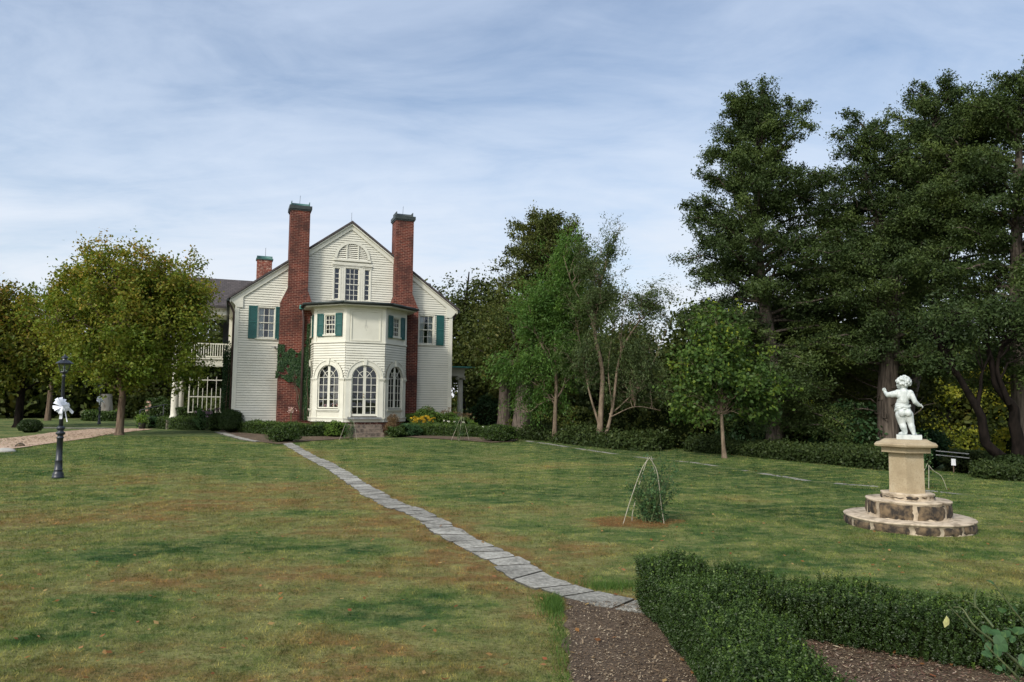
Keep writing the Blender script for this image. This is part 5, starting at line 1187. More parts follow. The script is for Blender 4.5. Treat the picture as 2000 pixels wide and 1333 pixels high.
# ------------------------------------------------------------------ hedges and shrubs
def hedge(name, line, width, height, leaf, n, mat, label, seed, cat='hedge', z0=0.0, lumps=0.05, aspect=0.55, sprig=0.03, shoots=0, sprigs=0, group=None, round_top=0.0, base=None, ends=True):
    """clipped hedge along a polyline; the leaves sit in a ragged shell round a dense inside"""
    r = np.random.default_rng(seed); P = spline([(x, y, 0) for x, y in line], 12 * (len(line) - 1)) if len(line) > 2 else np.array([(x, y, 0.) for x, y in line])
    L = np.concatenate([[0], np.cumsum(np.linalg.norm(np.diff(P, axis=0), axis=1))]); T_ = L[-1]
    root = empty(name, (line[0][0], line[0][1], float(gz(*line[0]))), 0, label, cat, group); o0 = np.array([line[0][0], line[0][1], float(gz(*line[0]))])
    def place(s, u, h):   # s along, u across (-1..1), h 0..1
        x = np.interp(s, L, P[:, 0]); y = np.interp(s, L, P[:, 1]); x2 = np.interp(s + 0.08, L, P[:, 0]) - np.interp(s - 0.08, L, P[:, 0]); y2 = np.interp(s + 0.08, L, P[:, 1]) - np.interp(s - 0.08, L, P[:, 1])
        q = np.hypot(x2, y2) + 1e-9; nx, ny = -y2 / q, x2 / q
        lump = 1 + lumps * 2.2 * np.sin(s * 4.7 / width * 0.3 + u) * np.sin(s * 2.3 / width * 0.5 + 2) + lumps * np.sin(s * 11.0 / width * 0.3)
        ez = np.minimum(np.minimum(s, T_ - s) / (width * 0.35), 1) if ends else 1.0
        wv = width * 0.5 * u * lump * (0.75 + 0.25 * ez); hh = height * h * lump * (1 - round_top * u * u * h)
        X = x + nx * wv; Y = y + ny * wv; return np.stack([X, Y, gz(X, Y) + z0 + hh], 1), np.stack([nx, ny, 0 * nx], 1)
    s = r.uniform(-0.02, T_ + 0.02, n); per = width + 2 * height; q = r.uniform(0, per, n)
    u = np.where(q < height, -1.0, np.where(q < height + width, (q - height) / width * 2 - 1, 1.0)); h = np.where(q < height, q / height, np.where(q < height + width, 1.0, (per - q) / height))
    # ends
    e = r.random(n) < (2 * width * height) / (T_ * per + 2 * width * height) if ends else np.zeros(n, bool)
    s = np.where(e, np.where(r.random(n) < 0.5, 0.0, T_), s); u = np.where(e, r.uniform(-1, 1, n), u); h = np.where(e, r.random(n), h)
    inw = np.abs(r.normal(size=n)) * 0.07 + (0.035 if sprigs else 0); shrink = 1 - inw / (width * 0.5) * 0.8
    A, nrm = place(s, u * np.where(np.abs(u) >= 1, shrink, 1), h * np.where(h >= 1, 1 - inw * 0.8 / height, 1))
    # sprigs: short upright columns that break the surface
    ns = max(4, int(T_ * per * 70 / (leaf / 0.02) ** 1.2)); si = r.integers(0, ns, n); so_ = r.normal(size=(ns, 3)) * np.array([1, 1, 0.7]) * sprig; sv = r.random(ns)
    A = A + so_[(np.floor(s * 37) * 13 + np.floor(q * 29) * 7).astype(int) % ns] * 0.9 + r.normal(size=(n, 3)) * leaf * 0.5
    outn = nrm * u[:, None] + np.array([[0, 0, 1.0]]) * np.maximum(h, 0.25)[:, None]
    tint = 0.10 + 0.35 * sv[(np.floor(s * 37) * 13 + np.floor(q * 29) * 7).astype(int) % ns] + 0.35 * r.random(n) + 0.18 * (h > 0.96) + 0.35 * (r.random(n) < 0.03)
    leaves_obj('foliage', A - o0, leaf, mat, root, tint, aspect, bias=unit(outn), bw=0.45, r=r, along=np.tile([0, 0, 1.0], (n, 1)), aw=0.45)
    if shoots:
        sc = r.uniform(0.05, T_ - 0.05, shoots); uc = r.uniform(-0.95, 0.95, shoots); B0, _ = place(sc, uc, np.full(shoots, 0.95)); pp = []; LP_ = []
        for b0 in B0:
            e = b0 + np.array([r.normal() * 0.02, r.normal() * 0.02, r.uniform(0.03, 0.11)]); pp.append((np.array([b0 - o0, e - o0]), np.array([0.0015, 0.001]))); k_ = r.integers(6, 13)
            for t in np.linspace(0.1, 1.0, k_): LP_.append(b0 + (e - b0) * t + r.normal(size=3) * leaf * 0.35)
        LP_ = np.array(LP_)
        leaves_obj('shoot_leaves', LP_ - o0, leaf, mat, root, 0.35 + 0.65 * r.random(len(LP_)), aspect, r=r, along=np.tile([0, 0, 1.0], (len(LP_), 1)), aw=0.4)
    if sprigs:
        ns_ = sprigs; s2 = r.uniform(0, T_, ns_); q2 = r.uniform(0, per, ns_)
        u2 = np.where(q2 < height, -1.0, np.where(q2 < height + width, (q2 - height) / width * 2 - 1, 1.0)); h2 = np.where(q2 < height, q2 / height, np.where(q2 < height + width, 1.0, (per - q2) / height))
        e2 = r.random(ns_) < (2 * width * height) / (T_ * per + 2 * width * height); s2 = np.where(e2, np.where(r.random(ns_) < 0.5, 0.0, T_), s2); u2 = np.where(e2, r.uniform(-1, 1, ns_), u2); h2 = np.where(e2, r.random(ns_), h2)
        B0, nr2 = place(s2, u2 * 0.93, np.maximum(h2 * 0.93, 0.06)); side = (h2 < 0.99) & ~e2
        D = np.tile([0, 0, 1.0], (ns_, 1)) + nr2 * (u2 * 0.55)[:, None] * np.where(np.abs(u2) > 0.75, 1, 0.4)[:, None] + r.normal(size=(ns_, 3)) * 0.16; D = unit(D)
        Ls = r.uniform(0.045, 0.105, ns_) * (1 + 0.35 * np.sin(s2 * 9) * np.sin(u2 * 5 + s2 * 3)); kk = 22; ii = np.repeat(np.arange(ns_), kk); tt = np.tile(np.linspace(0.0, 1.0, kk), ns_)
        azm = np.tile(np.arange(kk) * 1.9, ns_) + r.uniform(0, 6, ns_)[ii]; X = unit(np.cross(D, np.array([[0.3, 1, 0.1]]))); Y = np.cross(D, X)
        rad2 = (0.0095 * (1 - 0.45 * tt))[:, None]; O = X[ii] * np.cos(azm)[:, None] + Y[ii] * np.sin(azm)[:, None]
        LP2 = B0[ii] + D[ii] * (Ls[ii] * tt)[:, None] + O * rad2 + r.normal(size=(len(ii), 3)) * 0.0015
        tn = 0.26 * r.random(ns_)[ii] + 0.22 * tt ** 2 + 0.12 * r.random(len(ii)) + 0.25 * (h2[ii] > 0.99) * tt ** 3 + 0.3 * (r.random(ns_)[ii] < 0.03)
        leaves_obj('sprigs', LP2 - o0, leaf, mat, root, tn, aspect, bias=unit(D[ii] * 0.8 + O * 0.5), bw=0.55, r=r, along=unit(O + D[ii] * 0.9), aw=0.75)
    # dark twiggy inside
    m = max(4, int(T_ / 0.15)); V = []; F = []
    ss = np.linspace(0.04, T_ - 0.04, m); ring = [(-0.66, 0.02), (-0.68, 0.55), (-0.54, 0.80), (0, 0.84), (0.54, 0.80), (0.68, 0.55), (0.66, 0.02)]
    for a in ss:
        for uu, hh in ring: V.append(place(np.array([a]), np.array([uu]), np.array([hh]))[0][0] - o0)
    k = len(ring)
    for i in range(m - 1):
        for j in range(k - 1): F.append((i * k + j, i * k + j + 1, (i + 1) * k + j + 1, (i + 1) * k + j))
    for i in (0, m - 1): F += [(i * k, i * k + 1, i * k + 5, i * k + 6), (i * k + 1, i * k + 2, i * k + 4, i * k + 5), (i * k + 2, i * k + 3, i * k + 4, i * k + 4)]
    F = [f for f in F if len(set(f)) == 4]
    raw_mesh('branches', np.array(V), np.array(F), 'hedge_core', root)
    return root
simple('stem_green', (0.05, 0.08, 0.025), (0.09, 0.10, 0.035), 20, 0.7)
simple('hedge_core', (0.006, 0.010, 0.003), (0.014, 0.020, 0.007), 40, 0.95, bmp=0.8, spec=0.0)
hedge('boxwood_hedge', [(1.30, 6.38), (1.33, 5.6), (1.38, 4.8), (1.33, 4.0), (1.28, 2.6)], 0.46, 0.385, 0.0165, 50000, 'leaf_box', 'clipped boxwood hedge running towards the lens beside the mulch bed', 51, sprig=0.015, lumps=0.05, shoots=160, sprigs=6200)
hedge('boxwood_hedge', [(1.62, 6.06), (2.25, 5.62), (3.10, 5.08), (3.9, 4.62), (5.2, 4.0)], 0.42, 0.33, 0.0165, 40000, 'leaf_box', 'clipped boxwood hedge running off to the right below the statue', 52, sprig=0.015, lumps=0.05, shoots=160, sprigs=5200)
def bush(name, c, rx, ry, rz, leaf, n, mat, label, seed, cat='shrub', zc=None, lump=0.12, aspect=0.55, core=True, tint=(0.0, 0.8), group=None, sink=0.0, loose=0.08):
    r = np.random.default_rng(seed); z = float(gz(*c)); root = empty(name, (c[0], c[1], z), 0, label, cat, group)
    d = unit(r.normal(size=(n, 3))); d[:, 2] = np.where(d[:, 2] < -0.55, -d[:, 2], d[:, 2])
    def sh(d): return 1 + lump * np.sin(d[:, 0] * 5 + seed) * np.sin(d[:, 1] * 4.3 + 1) + lump * 0.7 * np.sin(d[:, 2] * 7 + d[:, 0] * 4 + seed * 2)
    rad_ = sh(d) * (1 - np.abs(r.normal(size=n)) * loose * 1.6 + r.normal(size=n) * 0.02)
    zc = rz * 0.75 if zc is None else zc
    P = d * rad_[:, None] * np.array([rx, ry, rz]) + np.array([0, 0, zc]); P[:, 2] = np.maximum(P[:, 2], 0.01)
    cl = np.sin(d[:, 0] * 17) * np.sin(d[:, 1] * 15) * np.sin(d[:, 2] * 16)
    tt = tint[0] + (tint[1] - tint[0]) * (0.5 + 0.3 * cl + 0.6 * (r.random(n) - 0.5)) + 0.08
    leaves_obj('foliage', P, leaf, mat, root, tt, aspect, bias=unit(d + np.array([[0, 0, 0.4]])), bw=0.45, r=r)
    if core:
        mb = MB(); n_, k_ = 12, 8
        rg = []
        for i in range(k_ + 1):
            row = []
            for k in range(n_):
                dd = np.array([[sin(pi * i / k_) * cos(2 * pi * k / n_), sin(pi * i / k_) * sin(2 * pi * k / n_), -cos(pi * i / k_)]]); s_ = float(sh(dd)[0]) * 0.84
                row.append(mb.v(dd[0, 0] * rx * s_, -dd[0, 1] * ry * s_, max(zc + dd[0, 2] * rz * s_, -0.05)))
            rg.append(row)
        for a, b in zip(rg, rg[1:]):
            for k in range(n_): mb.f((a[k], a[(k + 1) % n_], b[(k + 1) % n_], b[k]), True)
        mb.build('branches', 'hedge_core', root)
    return root
def hp2(u, y): p = house_pt(u, y); return (p[0], p[1])
# boxwood edging in front of the house
hedge('low_hedge', [GP(466, 845), GP(510, 848), GP(560, 853)], 0.55, 0.5, 0.05, 16000, 'leaf_box', 'low clipped hedge under the left part of the clapboard wall', 61, sprig=0.04)
hedge('low_hedge', [GP(562, 853), GP(610, 853), GP(655, 852)], 0.55, 0.52, 0.05, 15000, 'leaf_box', 'low clipped hedge between the ivy and the house steps', 62, sprig=0.04)
bush('boxwood_tuft', GP(556, 864), 0.62, 0.45, 0.34, 0.045, 5000, 'leaf_box', 'loose boxwood tuft at the top end of the flagstone path', 63, lump=0.2)
hedge('low_hedge', [GP(797, 851), GP(850, 852), GP(905, 854)], 0.5, 0.48, 0.05, 13000, 'leaf_box', 'low clipped hedge behind the bamboo stakes right of the steps', 64, sprig=0.04)
hedge('low_hedge', [GP(908, 854), GP(945, 855), GP(982, 857)], 0.55, 0.48, 0.05, 11000, 'leaf_box', 'low clipped hedge at the right hand end of the house bed', 65, sprig=0.04)
bush('boxwood_tuft', GP(975, 863), 0.72, 0.5, 0.36, 0.045, 7000, 'leaf_box', 'loose boxwood mound ending the bed at the lawn edge', 66, lump=0.2)
bush('clipped_ball', GP(451, 846), 0.56, 0.55, 0.56, 0.035, 14000, 'leaf_box', 'round clipped bush at the left corner of the house', 67, lump=0.03, zc=0.50, tint=(0, 0.5))
bush('clipped_ball', GP(58, 845), 0.55, 0.5, 0.36, 0.05, 6000, 'leaf_box', 'round clipped bush on the far side of the gravel drive', 68, lump=0.05, tint=(0, 0.4))
bush('leafy_shrub', GP(532, 842, 0), 0.85, 0.6, 0.52, 0.08, 5200, 'leaf_bright', 'bright green leafy shrub against the left brick chimney', 69, lump=0.25, aspect=0.7, tint=(0.1, 1.0))
bush('leafy_shrub', GP(586, 843), 0.75, 0.5, 0.46, 0.06, 5200, 'leaf_rose', 'dusty green shrub at the foot of the ivy', 70, lump=0.25, tint=(0.2, 1.0))
def blooms(name, c, n, spread, z, size, mat, label, seed, cat='flowers', h=0.06):
    r = np.random.default_rng(seed); root = empty(name, (c[0], c[1], float(gz(*c))), 0, label, cat)
    C = r.normal(size=(n, 3)) * np.array([spread[0], spread[1], 0]) + np.array([0, 0, z]) + np.stack([0 * r.random(n), 0 * r.random(n), r.normal(size=n) * spread[2]], 1)
    idx = np.repeat(np.arange(n), 26); P = C[idx] + r.normal(size=(len(idx), 3)) * h * np.array([0.5, 0.5, 0.35])
    leaves_obj('blossom', P, size, mat, root, r.random(len(idx)), 0.75, r=r)
    V, F = tubes([(curve(np.array([c_[0] * 0.5, c_[1] * 0.5, 0.0]), c_, 4), np.full(4, 0.006)) for c_ in C], 3); raw_mesh('stem', V, F, 'stem_green', root)
blooms('hydrangea', hp2(-2.55, -0.85), 5, (0.12, 0.1, 0.06), 1.02, 0.05, 'petal_pink', 'pale pink hydrangea heads in front of the left chimney', 71, h=0.14)
bush('ornamental_grass', hp2(1.35, -3.95), 0.33, 0.3, 0.55, 0.14, 2600, 'leaf_brown', 'brown feathery grass clump right of the steps', 72, lump=0.2, aspect=0.12, core=False, loose=0.4)
bush('yellow_edged_shrub', hp2(-0.95, -3.6), 0.45, 0.4, 0.36, 0.055, 2600, 'leaf_bright', 'yellowing shrub just left of the steps', 73, lump=0.25)
bush('leafy_shrub', hp2(2.05, -4.0), 0.55, 0.42, 0.30, 0.06, 3200, 'leaf_rose', 'blue green low shrub between the steps and the yellow flowers', 74, lump=0.25)
bush('leafy_shrub', hp2(1.45, -4.35), 0.42, 0.35, 0.26, 0.06, 2400, 'leaf_box', 'dark low shrub at the right foot of the steps', 75, lump=0.25)
bush('leafy_shrub', hp2(3.3, -1.6), 0.95, 0.6, 0.62, 0.07, 5200, 'leaf_bright', 'green perennials under the right brick chimney', 76, lump=0.25, tint=(0.0, 0.6))
bush('leafy_shrub', hp2(4.6, -1.9), 0.95, 0.55, 0.52, 0.06, 5200, 'leaf_bright', 'green perennials under the right end of the wall', 77, lump=0.3, tint=(0.0, 0.7))
blooms('yellow_flowers', hp2(2.75, -2.9), 24, (0.27, 0.15, 0.10), 0.66, 0.05, 'petal_yellow', 'golden yellow flowers in the bed right of the bay', 78)
blooms('yellow_flowers', hp2(3.35, -2.7), 9, (0.16, 0.12, 0.08), 0.60, 0.04, 'petal_yellow', 'small patch of paler yellow flowers beside the golden ones', 79)
blooms('sedum', hp2(4.0, -1.9), 12, (0.42, 0.22, 0.10), 0.98, 0.05, 'leaf_brown', 'brown flower heads standing before the right wall', 80, h=0.10)
blooms('sedum', hp2(5.0, -2.0), 16, (0.40, 0.25, 0.08), 0.84, 0.05, 'leaf_brown', 'rusty flower heads below the right corner of the house', 81, h=0.10)
blooms('white_flowers', hp2(4.3, -3.0), 6, (0.25, 0.1, 0.05), 0.58, 0.04, 'petal_white', 'few small white flowers above the right low hedge', 82, h=0.04)
blooms('white_flowers', GP(965, 862), 5, (0.3, 0.1, 0.03), 0.52, 0.03, 'petal_white', 'two or three white blooms on the mound at the lawn edge', 83, h=0.03)
# left of the house: planting round the portico
bush('leafy_shrub', at(318, 41.5), 1.0, 0.8, 0.95, 0.10, 6000, 'leaf_box', 'tall loose shrub left of the portico column', 84, lump=0.25, tint=(0, 0.7))
hedge('low_hedge', [at(318, 38.8), at(352, 37.6), at(392, 36.4)], 0.6, 0.58, 0.06, 9000, 'leaf_box', 'low dark hedge in front of the portico', 85, sprig=0.05)
bush('leafy_shrub', at(292, 39.5), 0.6, 0.5, 0.36, 0.09, 2500, 'leaf_rose', 'low grey green shrub by the black handrail', 86, lump=0.25)
bush('leafy_shrub', at(404, 36.2), 0.5, 0.5, 0.55, 0.07, 4200, 'leaf_rose', 'dusty grey flowering plant by the white lattice', 87, lump=0.3, tint=(0.3, 1.0))
bush('leafy_shrub', at(372, 38.5), 0.8, 0.5, 0.7, 0.08, 4200, 'leaf_box', 'dark bushy planting behind the portico hedge', 88, lump=0.3)
bush('leafy_shrub', at(427, 35.2), 0.42, 0.4, 0.46, 0.06, 3200, 'leaf_box', 'small dark shrub beside the clipped ball', 89, lump=0.2)
blooms('purple_flowers', at(404, 35.9), 16, (0.3, 0.2, 0.12), 0.85, 0.045, 'petal_purple', 'pale mauve flowers among the grey plant by the lattice', 90)
blooms('pink_flowers', at(289, 38.8), 7, (0.12, 0.15, 0.25), 1.0, 0.06, 'petal_pink', 'pink and white flowers beside the black handrail', 91)
def handrail():
    c = at(275, 38.6); T = empty('handrail', (c[0], c[1], float(gz(*c))), 0.35, 'black iron handrail at the drive end of the portico steps', 'handrail')
    for x, z in ((0, 0.95), (1.1, 1.25)): mb = MB(); mb.tube([(x, 0, -0.1), (x, 0, z)], 0.022, 6); mb.build('post', 'dark_metal', T)
    mb = MB(); mb.tube([(-0.05, 0, 0.85), (0, 0, 0.95), (1.1, 0, 1.25), (1.3, 0, 1.25)], 0.022, 6); mb.tube([(0, 0, 0.45), (1.1, 0, 0.75)], 0.014, 6); mb.build('rail', 'dark_metal', T)
    c = at(280, 38.0); T = empty('plant_pot', (c[0], c[1], float(gz(*c))), 0, 'green plant in a dark pot at the foot of the handrail', 'plant pot')
    mb = MB(); mb.lathe([(0.13, 0), (0.2, 0.3), (0.21, 0.32), (0.17, 0.32)], n=14); mb.build('pot', 'dark_metal', T)
    r = np.random.default_rng(2); P = r.normal(size=(900, 3)) * 0.13 + np.array([0, 0, 0.48]); leaves_obj('foliage', P, 0.08, 'leaf_bright', T, r.random(900), r=r)
handrail()
# ivy and vines
def climber(name, label, seed, mask, n, leaf, plane, mat='leaf_ivy', parent=None, depth=0.05):
    """plane(u, z) -> world point on the wall and its outward normal"""
    r = np.random.default_rng(seed); U = []; 
    (u0, u1, z0, z1) = mask[0]
    u = r.uniform(u0, u1, n * 4); z = r.uniform(z0, z1, n * 4); k = mask[1](u, z, r); u = u[k][:n]; z = z[k][:n]
    P, N = plane(u, z); P = P + N * (r.random(len(u)) * depth)[:, None]
    o0 = P.mean(0) * np.array([1, 1, 0]); root = empty(name, tuple(o0), 0, label, 'climbing plant')
    leaves_obj('leaves', P - o0, leaf, mat, root, r.random(len(u)) * 0.9, 0.75, bias=N + np.array([[0, 0, 0.3]]), bw=0.6, r=r)
    ps = []
    for i in range(14):
        a = r.integers(0, len(u)); b = np.argmin(np.abs(z - z0) + 2 * np.abs(u - u[a])); q = curve(P[b], P[a], 6, wob=0.03, r=r); ps.append((q - o0, np.linspace(0.018, 0.006, 6)))
    V, F = tubes(ps, 4); raw_mesh('stem', V, F, 'bark_brown', root)
def hw(u, y, z): return TV[None, :] * (u[:, None] + UC) - NV[None, :] * (HD + y) + np.stack([0 * z, 0 * z, z], 1)
def chim_plane(u, z): return hw(u, -0.51, z), np.tile(NV, (len(u), 1))
def chim_mask(u, z, r):
    a = (u > -2.12 + 0.10 * np.sin(z * 3)) & (z < 3.9 + 1.3 * (u + 2.0)) | ((u > -1.95) & (z < 5.0 + 0.2 * np.sin(u * 9)))      # strip at the corner
    b = (np.abs(z - (3.65 + 0.30 * np.sin(u * 3.0))) < 0.42 * (1 + 0.4 * np.sin(u * 9))) & (u > -3.15)
    c = (z > 3.2 - 1.25 * (u + 3.3) - 0.5) & (z < 3.6) & (u > -2.75)
    d = (np.abs(z - (2.72 - 0.30 * (u + 3.1))) < 0.10 + 0.05 * np.sin(u * 11)) & (u < -2.3)
    e = (np.abs(u + 3.05) < 0.14) & (z > 2.9) & (z < 4.1)
    c2 = (z > 2.55 - 0.9 * (u + 2.6)) & (z < 3.4) & (u > -2.65)
    hole = (np.sin(u * 9 + 1.0) * np.sin(z * 6.5) > 0.80)
    return (a | ((b | c2 | d | e) & ~hole)) & (r.random(len(u)) < 0.93) & (u < -1.72)
climber('climbing_ivy', 'dark green ivy spreading over the lower left brick chimney', 93, ((-3.25, -1.7, 0.75, 5.1), chim_mask), 9500, 0.075, chim_plane)
def side_plane(y, z): return TV[None, :] * (UC - 5.06) - NV[None, :] * (HD + y[:, None]) + np.stack([0 * z, 0 * z, z], 1), np.tile(-TV, (len(y), 1))
climber('climbing_vine', 'dark vine climbing the porch side wall by the green shutters', 94, ((0.6, 6.6, 0.5, 4.4), lambda y, z, r: (z < 3.9 + 0.4 * np.sin(y * 2)) & (r.random(len(y)) < 0.9)), 9000, 0.09, side_plane, depth=0.42)

# stakes and climbing roses --------------------------------------------
def stakes(name, c, feet, top, label, seed, arch=False):
    T = empty(name, (c[0], c[1], float(gz(*c))), 0, label, 'plant support')
    for i, f in enumerate(feet):
        a = np.array([f[0], f[1], -0.08]); b = np.array([top[0] + (f[0] * 0.10), top[1] + f[1] * 0.10, top[2]])
        P = curve(a, b, 8); 
        if arch: P = P + np.outer(np.sin(np.linspace(0, pi, 8) ** 1.0), np.array([f[0], f[1], 0.05]) * 0.20)
        V, F = tubes([(P, np.linspace(0.0085, 0.006, 8))], 6); raw_mesh('stake', V, F, 'bamboo', T, smooth=True)
def rose(name, c, label, seed, n, h, spread, leaf, nl, mat='leaf_rose', lean=(0, 0), cat='rose bush', tall=()):
    r = np.random.default_rng(seed); T = empty(name, (c[0], c[1], float(gz(*c))), 0, label, cat); ps = []; C = []
    for i in range(n):
        a = np.array([r.normal() * 0.07, r.normal() * 0.06, 0.0]); L = h * r.uniform(0.55, 1.0); b = np.array([a[0] + r.normal() * spread + lean[0], a[1] + r.normal() * spread + lean[1], L]); q = curve(a, b, 7, wob=0.012, r=r); ps.append((q, np.linspace(0.008, 0.003, 7)))
        for t in np.linspace(0.15, 1, nl): p = a + (b - a) * t; C.append(p + r.normal(size=3) * 0.05)
    for (dx, dy, zz) in tall:
        q = curve(np.array([dx * 0.3, 0, 0.3]), np.array([dx, dy, zz]), 8, wob=0.012, r=r); ps.append((q, np.linspace(0.007, 0.003, 8)))
        for t in (0.55, 0.8, 0.98): C.append(q[int(t * 7)] + r.normal(size=3) * 0.02)
    V, F = tubes(ps, 5); raw_mesh('canes', V, F, 'stem_green', T, smooth=True)
    C = np.array(C); idx = np.repeat(np.arange(len(C)), 9); P = C[idx] + r.normal(size=(len(idx), 3)) * 0.036
    leaves_obj('foliage', P, leaf, mat, T, r.random(len(idx)), 0.6, bias=np.tile([0, 0, 1.0], (len(idx), 1)), bw=0.35, r=r)
c = GP(1262, 1022)
def stake_px(name, label, c, dep, lines, rad_=0.0058):
    T = empty(name, (c[0], c[1], float(gz(*c))), 0, label, 'plant support'); o0 = np.array([c[0], c[1], float(gz(*c))])
    for k, (ln, dd) in enumerate(lines):
        P = spline([pt3(px, py, dep + dd) - o0 for px, py in ln], 16); P[0, 2] = min(P[0, 2], -0.03); V, F = tubes([(P, np.linspace(rad_, rad_ * 0.7, len(P)))], 6); raw_mesh('stake', V, F, 'bamboo', T, smooth=True)
stake_px('stake_tripod', 'tall leaning bamboo stakes round the rose bush on the right lawn', c, c[1], [(((1215, 1031), (1231, 978), (1248, 930), (1258, 908), (1270, 893)), -0.12), (((1298, 1029), (1291, 985), (1287, 945), (1281, 915), (1268, 894)), -0.10), (((1234, 1010), (1240, 982), (1252, 935), (1266, 892)), 0.12), (((1289, 1008), (1284, 950), (1272, 892)), 0.15)])
rose('rose_bush', (c[0] + 0.10, c[1] + 0.05), 'young rose bush tied among bamboo stakes on the right lawn', 101, 26, 0.80, 0.21, 0.036, 10, lean=(0.05, 0), tall=((0.22, 0.0, 1.02), (0.33, 0.0, 0.98), (0.13, 0, 1.05), (-0.3, 0.05, 0.52), (-0.05, 0.0, 0.98), (0.4, 0, 0.8), (0.28, 0, 0.9), (-0.22, 0, 0.75)))
c = GP(684, 860)
stakes('stake_tripod', c, [(-0.44, -0.1), (0.30, -0.1), (-0.1, 0.5)], (0.0, 0.1, 1.12), 'pale bamboo stakes left of the house steps', 2)
rose('rose_bush', c, 'thin rose inside the pale stakes left of the steps', 102, 7, 0.9, 0.12, 0.05, 6)
c = GP(896, 862)
stakes('stake_tripod', c, [(-0.35, 0.3), (0.0, -0.1), (0.42, 0.2)], (0.1, 0.1, 0.95), 'bamboo stakes at the right end of the house bed', 3)
rose('rose_bush', c, 'thin rose climbing past the stakes near the right porch', 103, 7, 1.45, 0.22, 0.05, 6)
c = GP(1812, 955)
stake_px('bent_hoop', 'bent pale cane arching over behind the stone pedestal', c, c[1], [(((1800, 950), (1803, 925), (1812, 905)), 0.0), (((1812, 905), (1822, 919), (1838, 930), (1848, 952), (1857, 982)), -0.1)], 0.006)
rose('rose_bush', (c[0] - 0.02, c[1] + 0.15), 'slim rose plant rising behind the stone pedestal', 104, 6, 1.25, 0.07, 0.05, 12)
def near_rose():
    """the arching stems that lean in at the right edge, out of the bed"""
    T = empty('rose_spray', (4.25, 3.9, 0), 0, 'arching rose stems with blue green leaves leaning in at the right edge', 'rose bush'); o0 = np.array([4.25, 3.9, 0.0])
    def q(px, py, d): return pt3(px, py, d) - o0
    st = [[(0, 0, 0), q(2040, 1350, 3.95), q(1985, 1290, 3.9), q(1915, 1245, 3.85), q(1852, 1183, 3.8)], [q(2040, 1350, 3.95), q(1960, 1270, 3.8), q(1905, 1225, 3.75), q(1880, 1190, 3.8), q(1862, 1186, 3.8)],
          [q(1940, 1225, 4.05), q(1915, 1195, 4.1), q(1897, 1178, 4.1), q(1880, 1172, 4.1)], [q(1905, 1187, 4.1), q(1904, 1165, 4.1), q(1908, 1150, 4.1)],
          [(0, 0, 0), q(2060, 1300, 4.2), q(2010, 1230, 4.2), q(1970, 1180, 4.2), q(1940, 1138, 4.2)], [(0, 0, 0), q(2030, 1360, 3.7), q(1990, 1325, 3.6), q(1945, 1280, 3.6), q(1925, 1260, 3.6)], [q(2010, 1345, 3.6), q(1985, 1333, 3.55), q(1960, 1312, 3.55)]]
    V, F = tubes([(spline([np.array(p, float) for p in s], 18), np.linspace(0.007, 0.0025, len(spline([np.array(p, float) for p in s], 18)))) for s in st], 6); raw_mesh('canes', V, F, 'stem_green', T, smooth=True)
    lv = [(1928, 1230, 3.85, 0.045), (1942, 1236, 3.8, 0.055), (1965, 1237, 3.8, 0.055), (1955, 1257, 3.75, 0.07), (1918, 1247, 3.8, 0.032), (1884, 1221, 3.9, 0.028), (1948, 1272, 3.7, 0.055), (1928, 1278, 3.7, 0.045), (1977, 1248, 3.8, 0.04), (1990, 1232, 3.9, 0.05), (1985, 1194, 4.1, 0.055), (1958, 1192, 4.1, 0.035), (1946, 1316, 3.5, 0.04), (1950, 1305, 3.5, 0.03), (1962, 1305, 3.5, 0.035), (1934, 1137, 4.2, 0.035), (1998, 1290, 3.6, 0.05), (1930, 1262, 3.8, 0.04), (1970, 1228, 3.9, 0.035), (1920, 1236, 3.8, 0.03)]
    r = np.random.default_rng(8); V = []; F = []; tt = []
    for (x, y, d, s) in lv:
        p = q(x, y, d); nrm = unit(r.normal(size=(1, 3)) + np.array([[-0.4, -1.6, 1.6]]))[0]; t = r.normal(size=3); t -= nrm * (t @ nrm); t /= np.linalg.norm(t); b = np.cross(nrm, t); i0 = len(V)
        V.append(p + nrm * 0.003); n = 10
        for k in range(n): a = 2 * pi * k / n; V.append(p + t * cos(a) * s * 0.62 + b * sin(a) * s * 0.40 * (1 - 0.2 * cos(a)) - nrm * 0.004 * cos(2 * a))
        for k in range(n): F.append((i0, i0 + 1 + k, i0 + 1 + (k + 1) % n)); tt.append(0.3 + 0.6 * r.random())
    raw_mesh('foliage', np.array(V), np.array(F), 'leaf_rose', T, tint=tt, smooth=True)
    p = q(1849, 1214, 3.8); V = [p + np.array([0, 0, 0.028]), p + np.array([0.016, 0.004, 0.01]), p + np.array([0.013, 0.0, -0.014]), p + np.array([-0.012, 0.0, -0.032]), p + np.array([-0.017, 0.004, -0.005])]
    o = raw_mesh('yellow_leaf', np.array(V), np.array([(0, 1, 2), (0, 2, 3), (0, 3, 4)]), 'petal_dry', T, smooth=True); o['label'] = 'pale yellow withered leaf'
simple('petal_dry', (0.42, 0.42, 0.16), (0.30, 0.28, 0.12), 60, 0.6)
near_rose()
#PART4
# ------------------------------------------------------------------ trees
def base_at(px, dep, sink=0.05): x, y = at(px, dep); return (x, y, float(gz(x, y)) - sink)
def rel(b, px, py, dep): p = pt3(px, py, dep); return (p[0] - b[0], p[1] - b[1], p[2] - b[2])
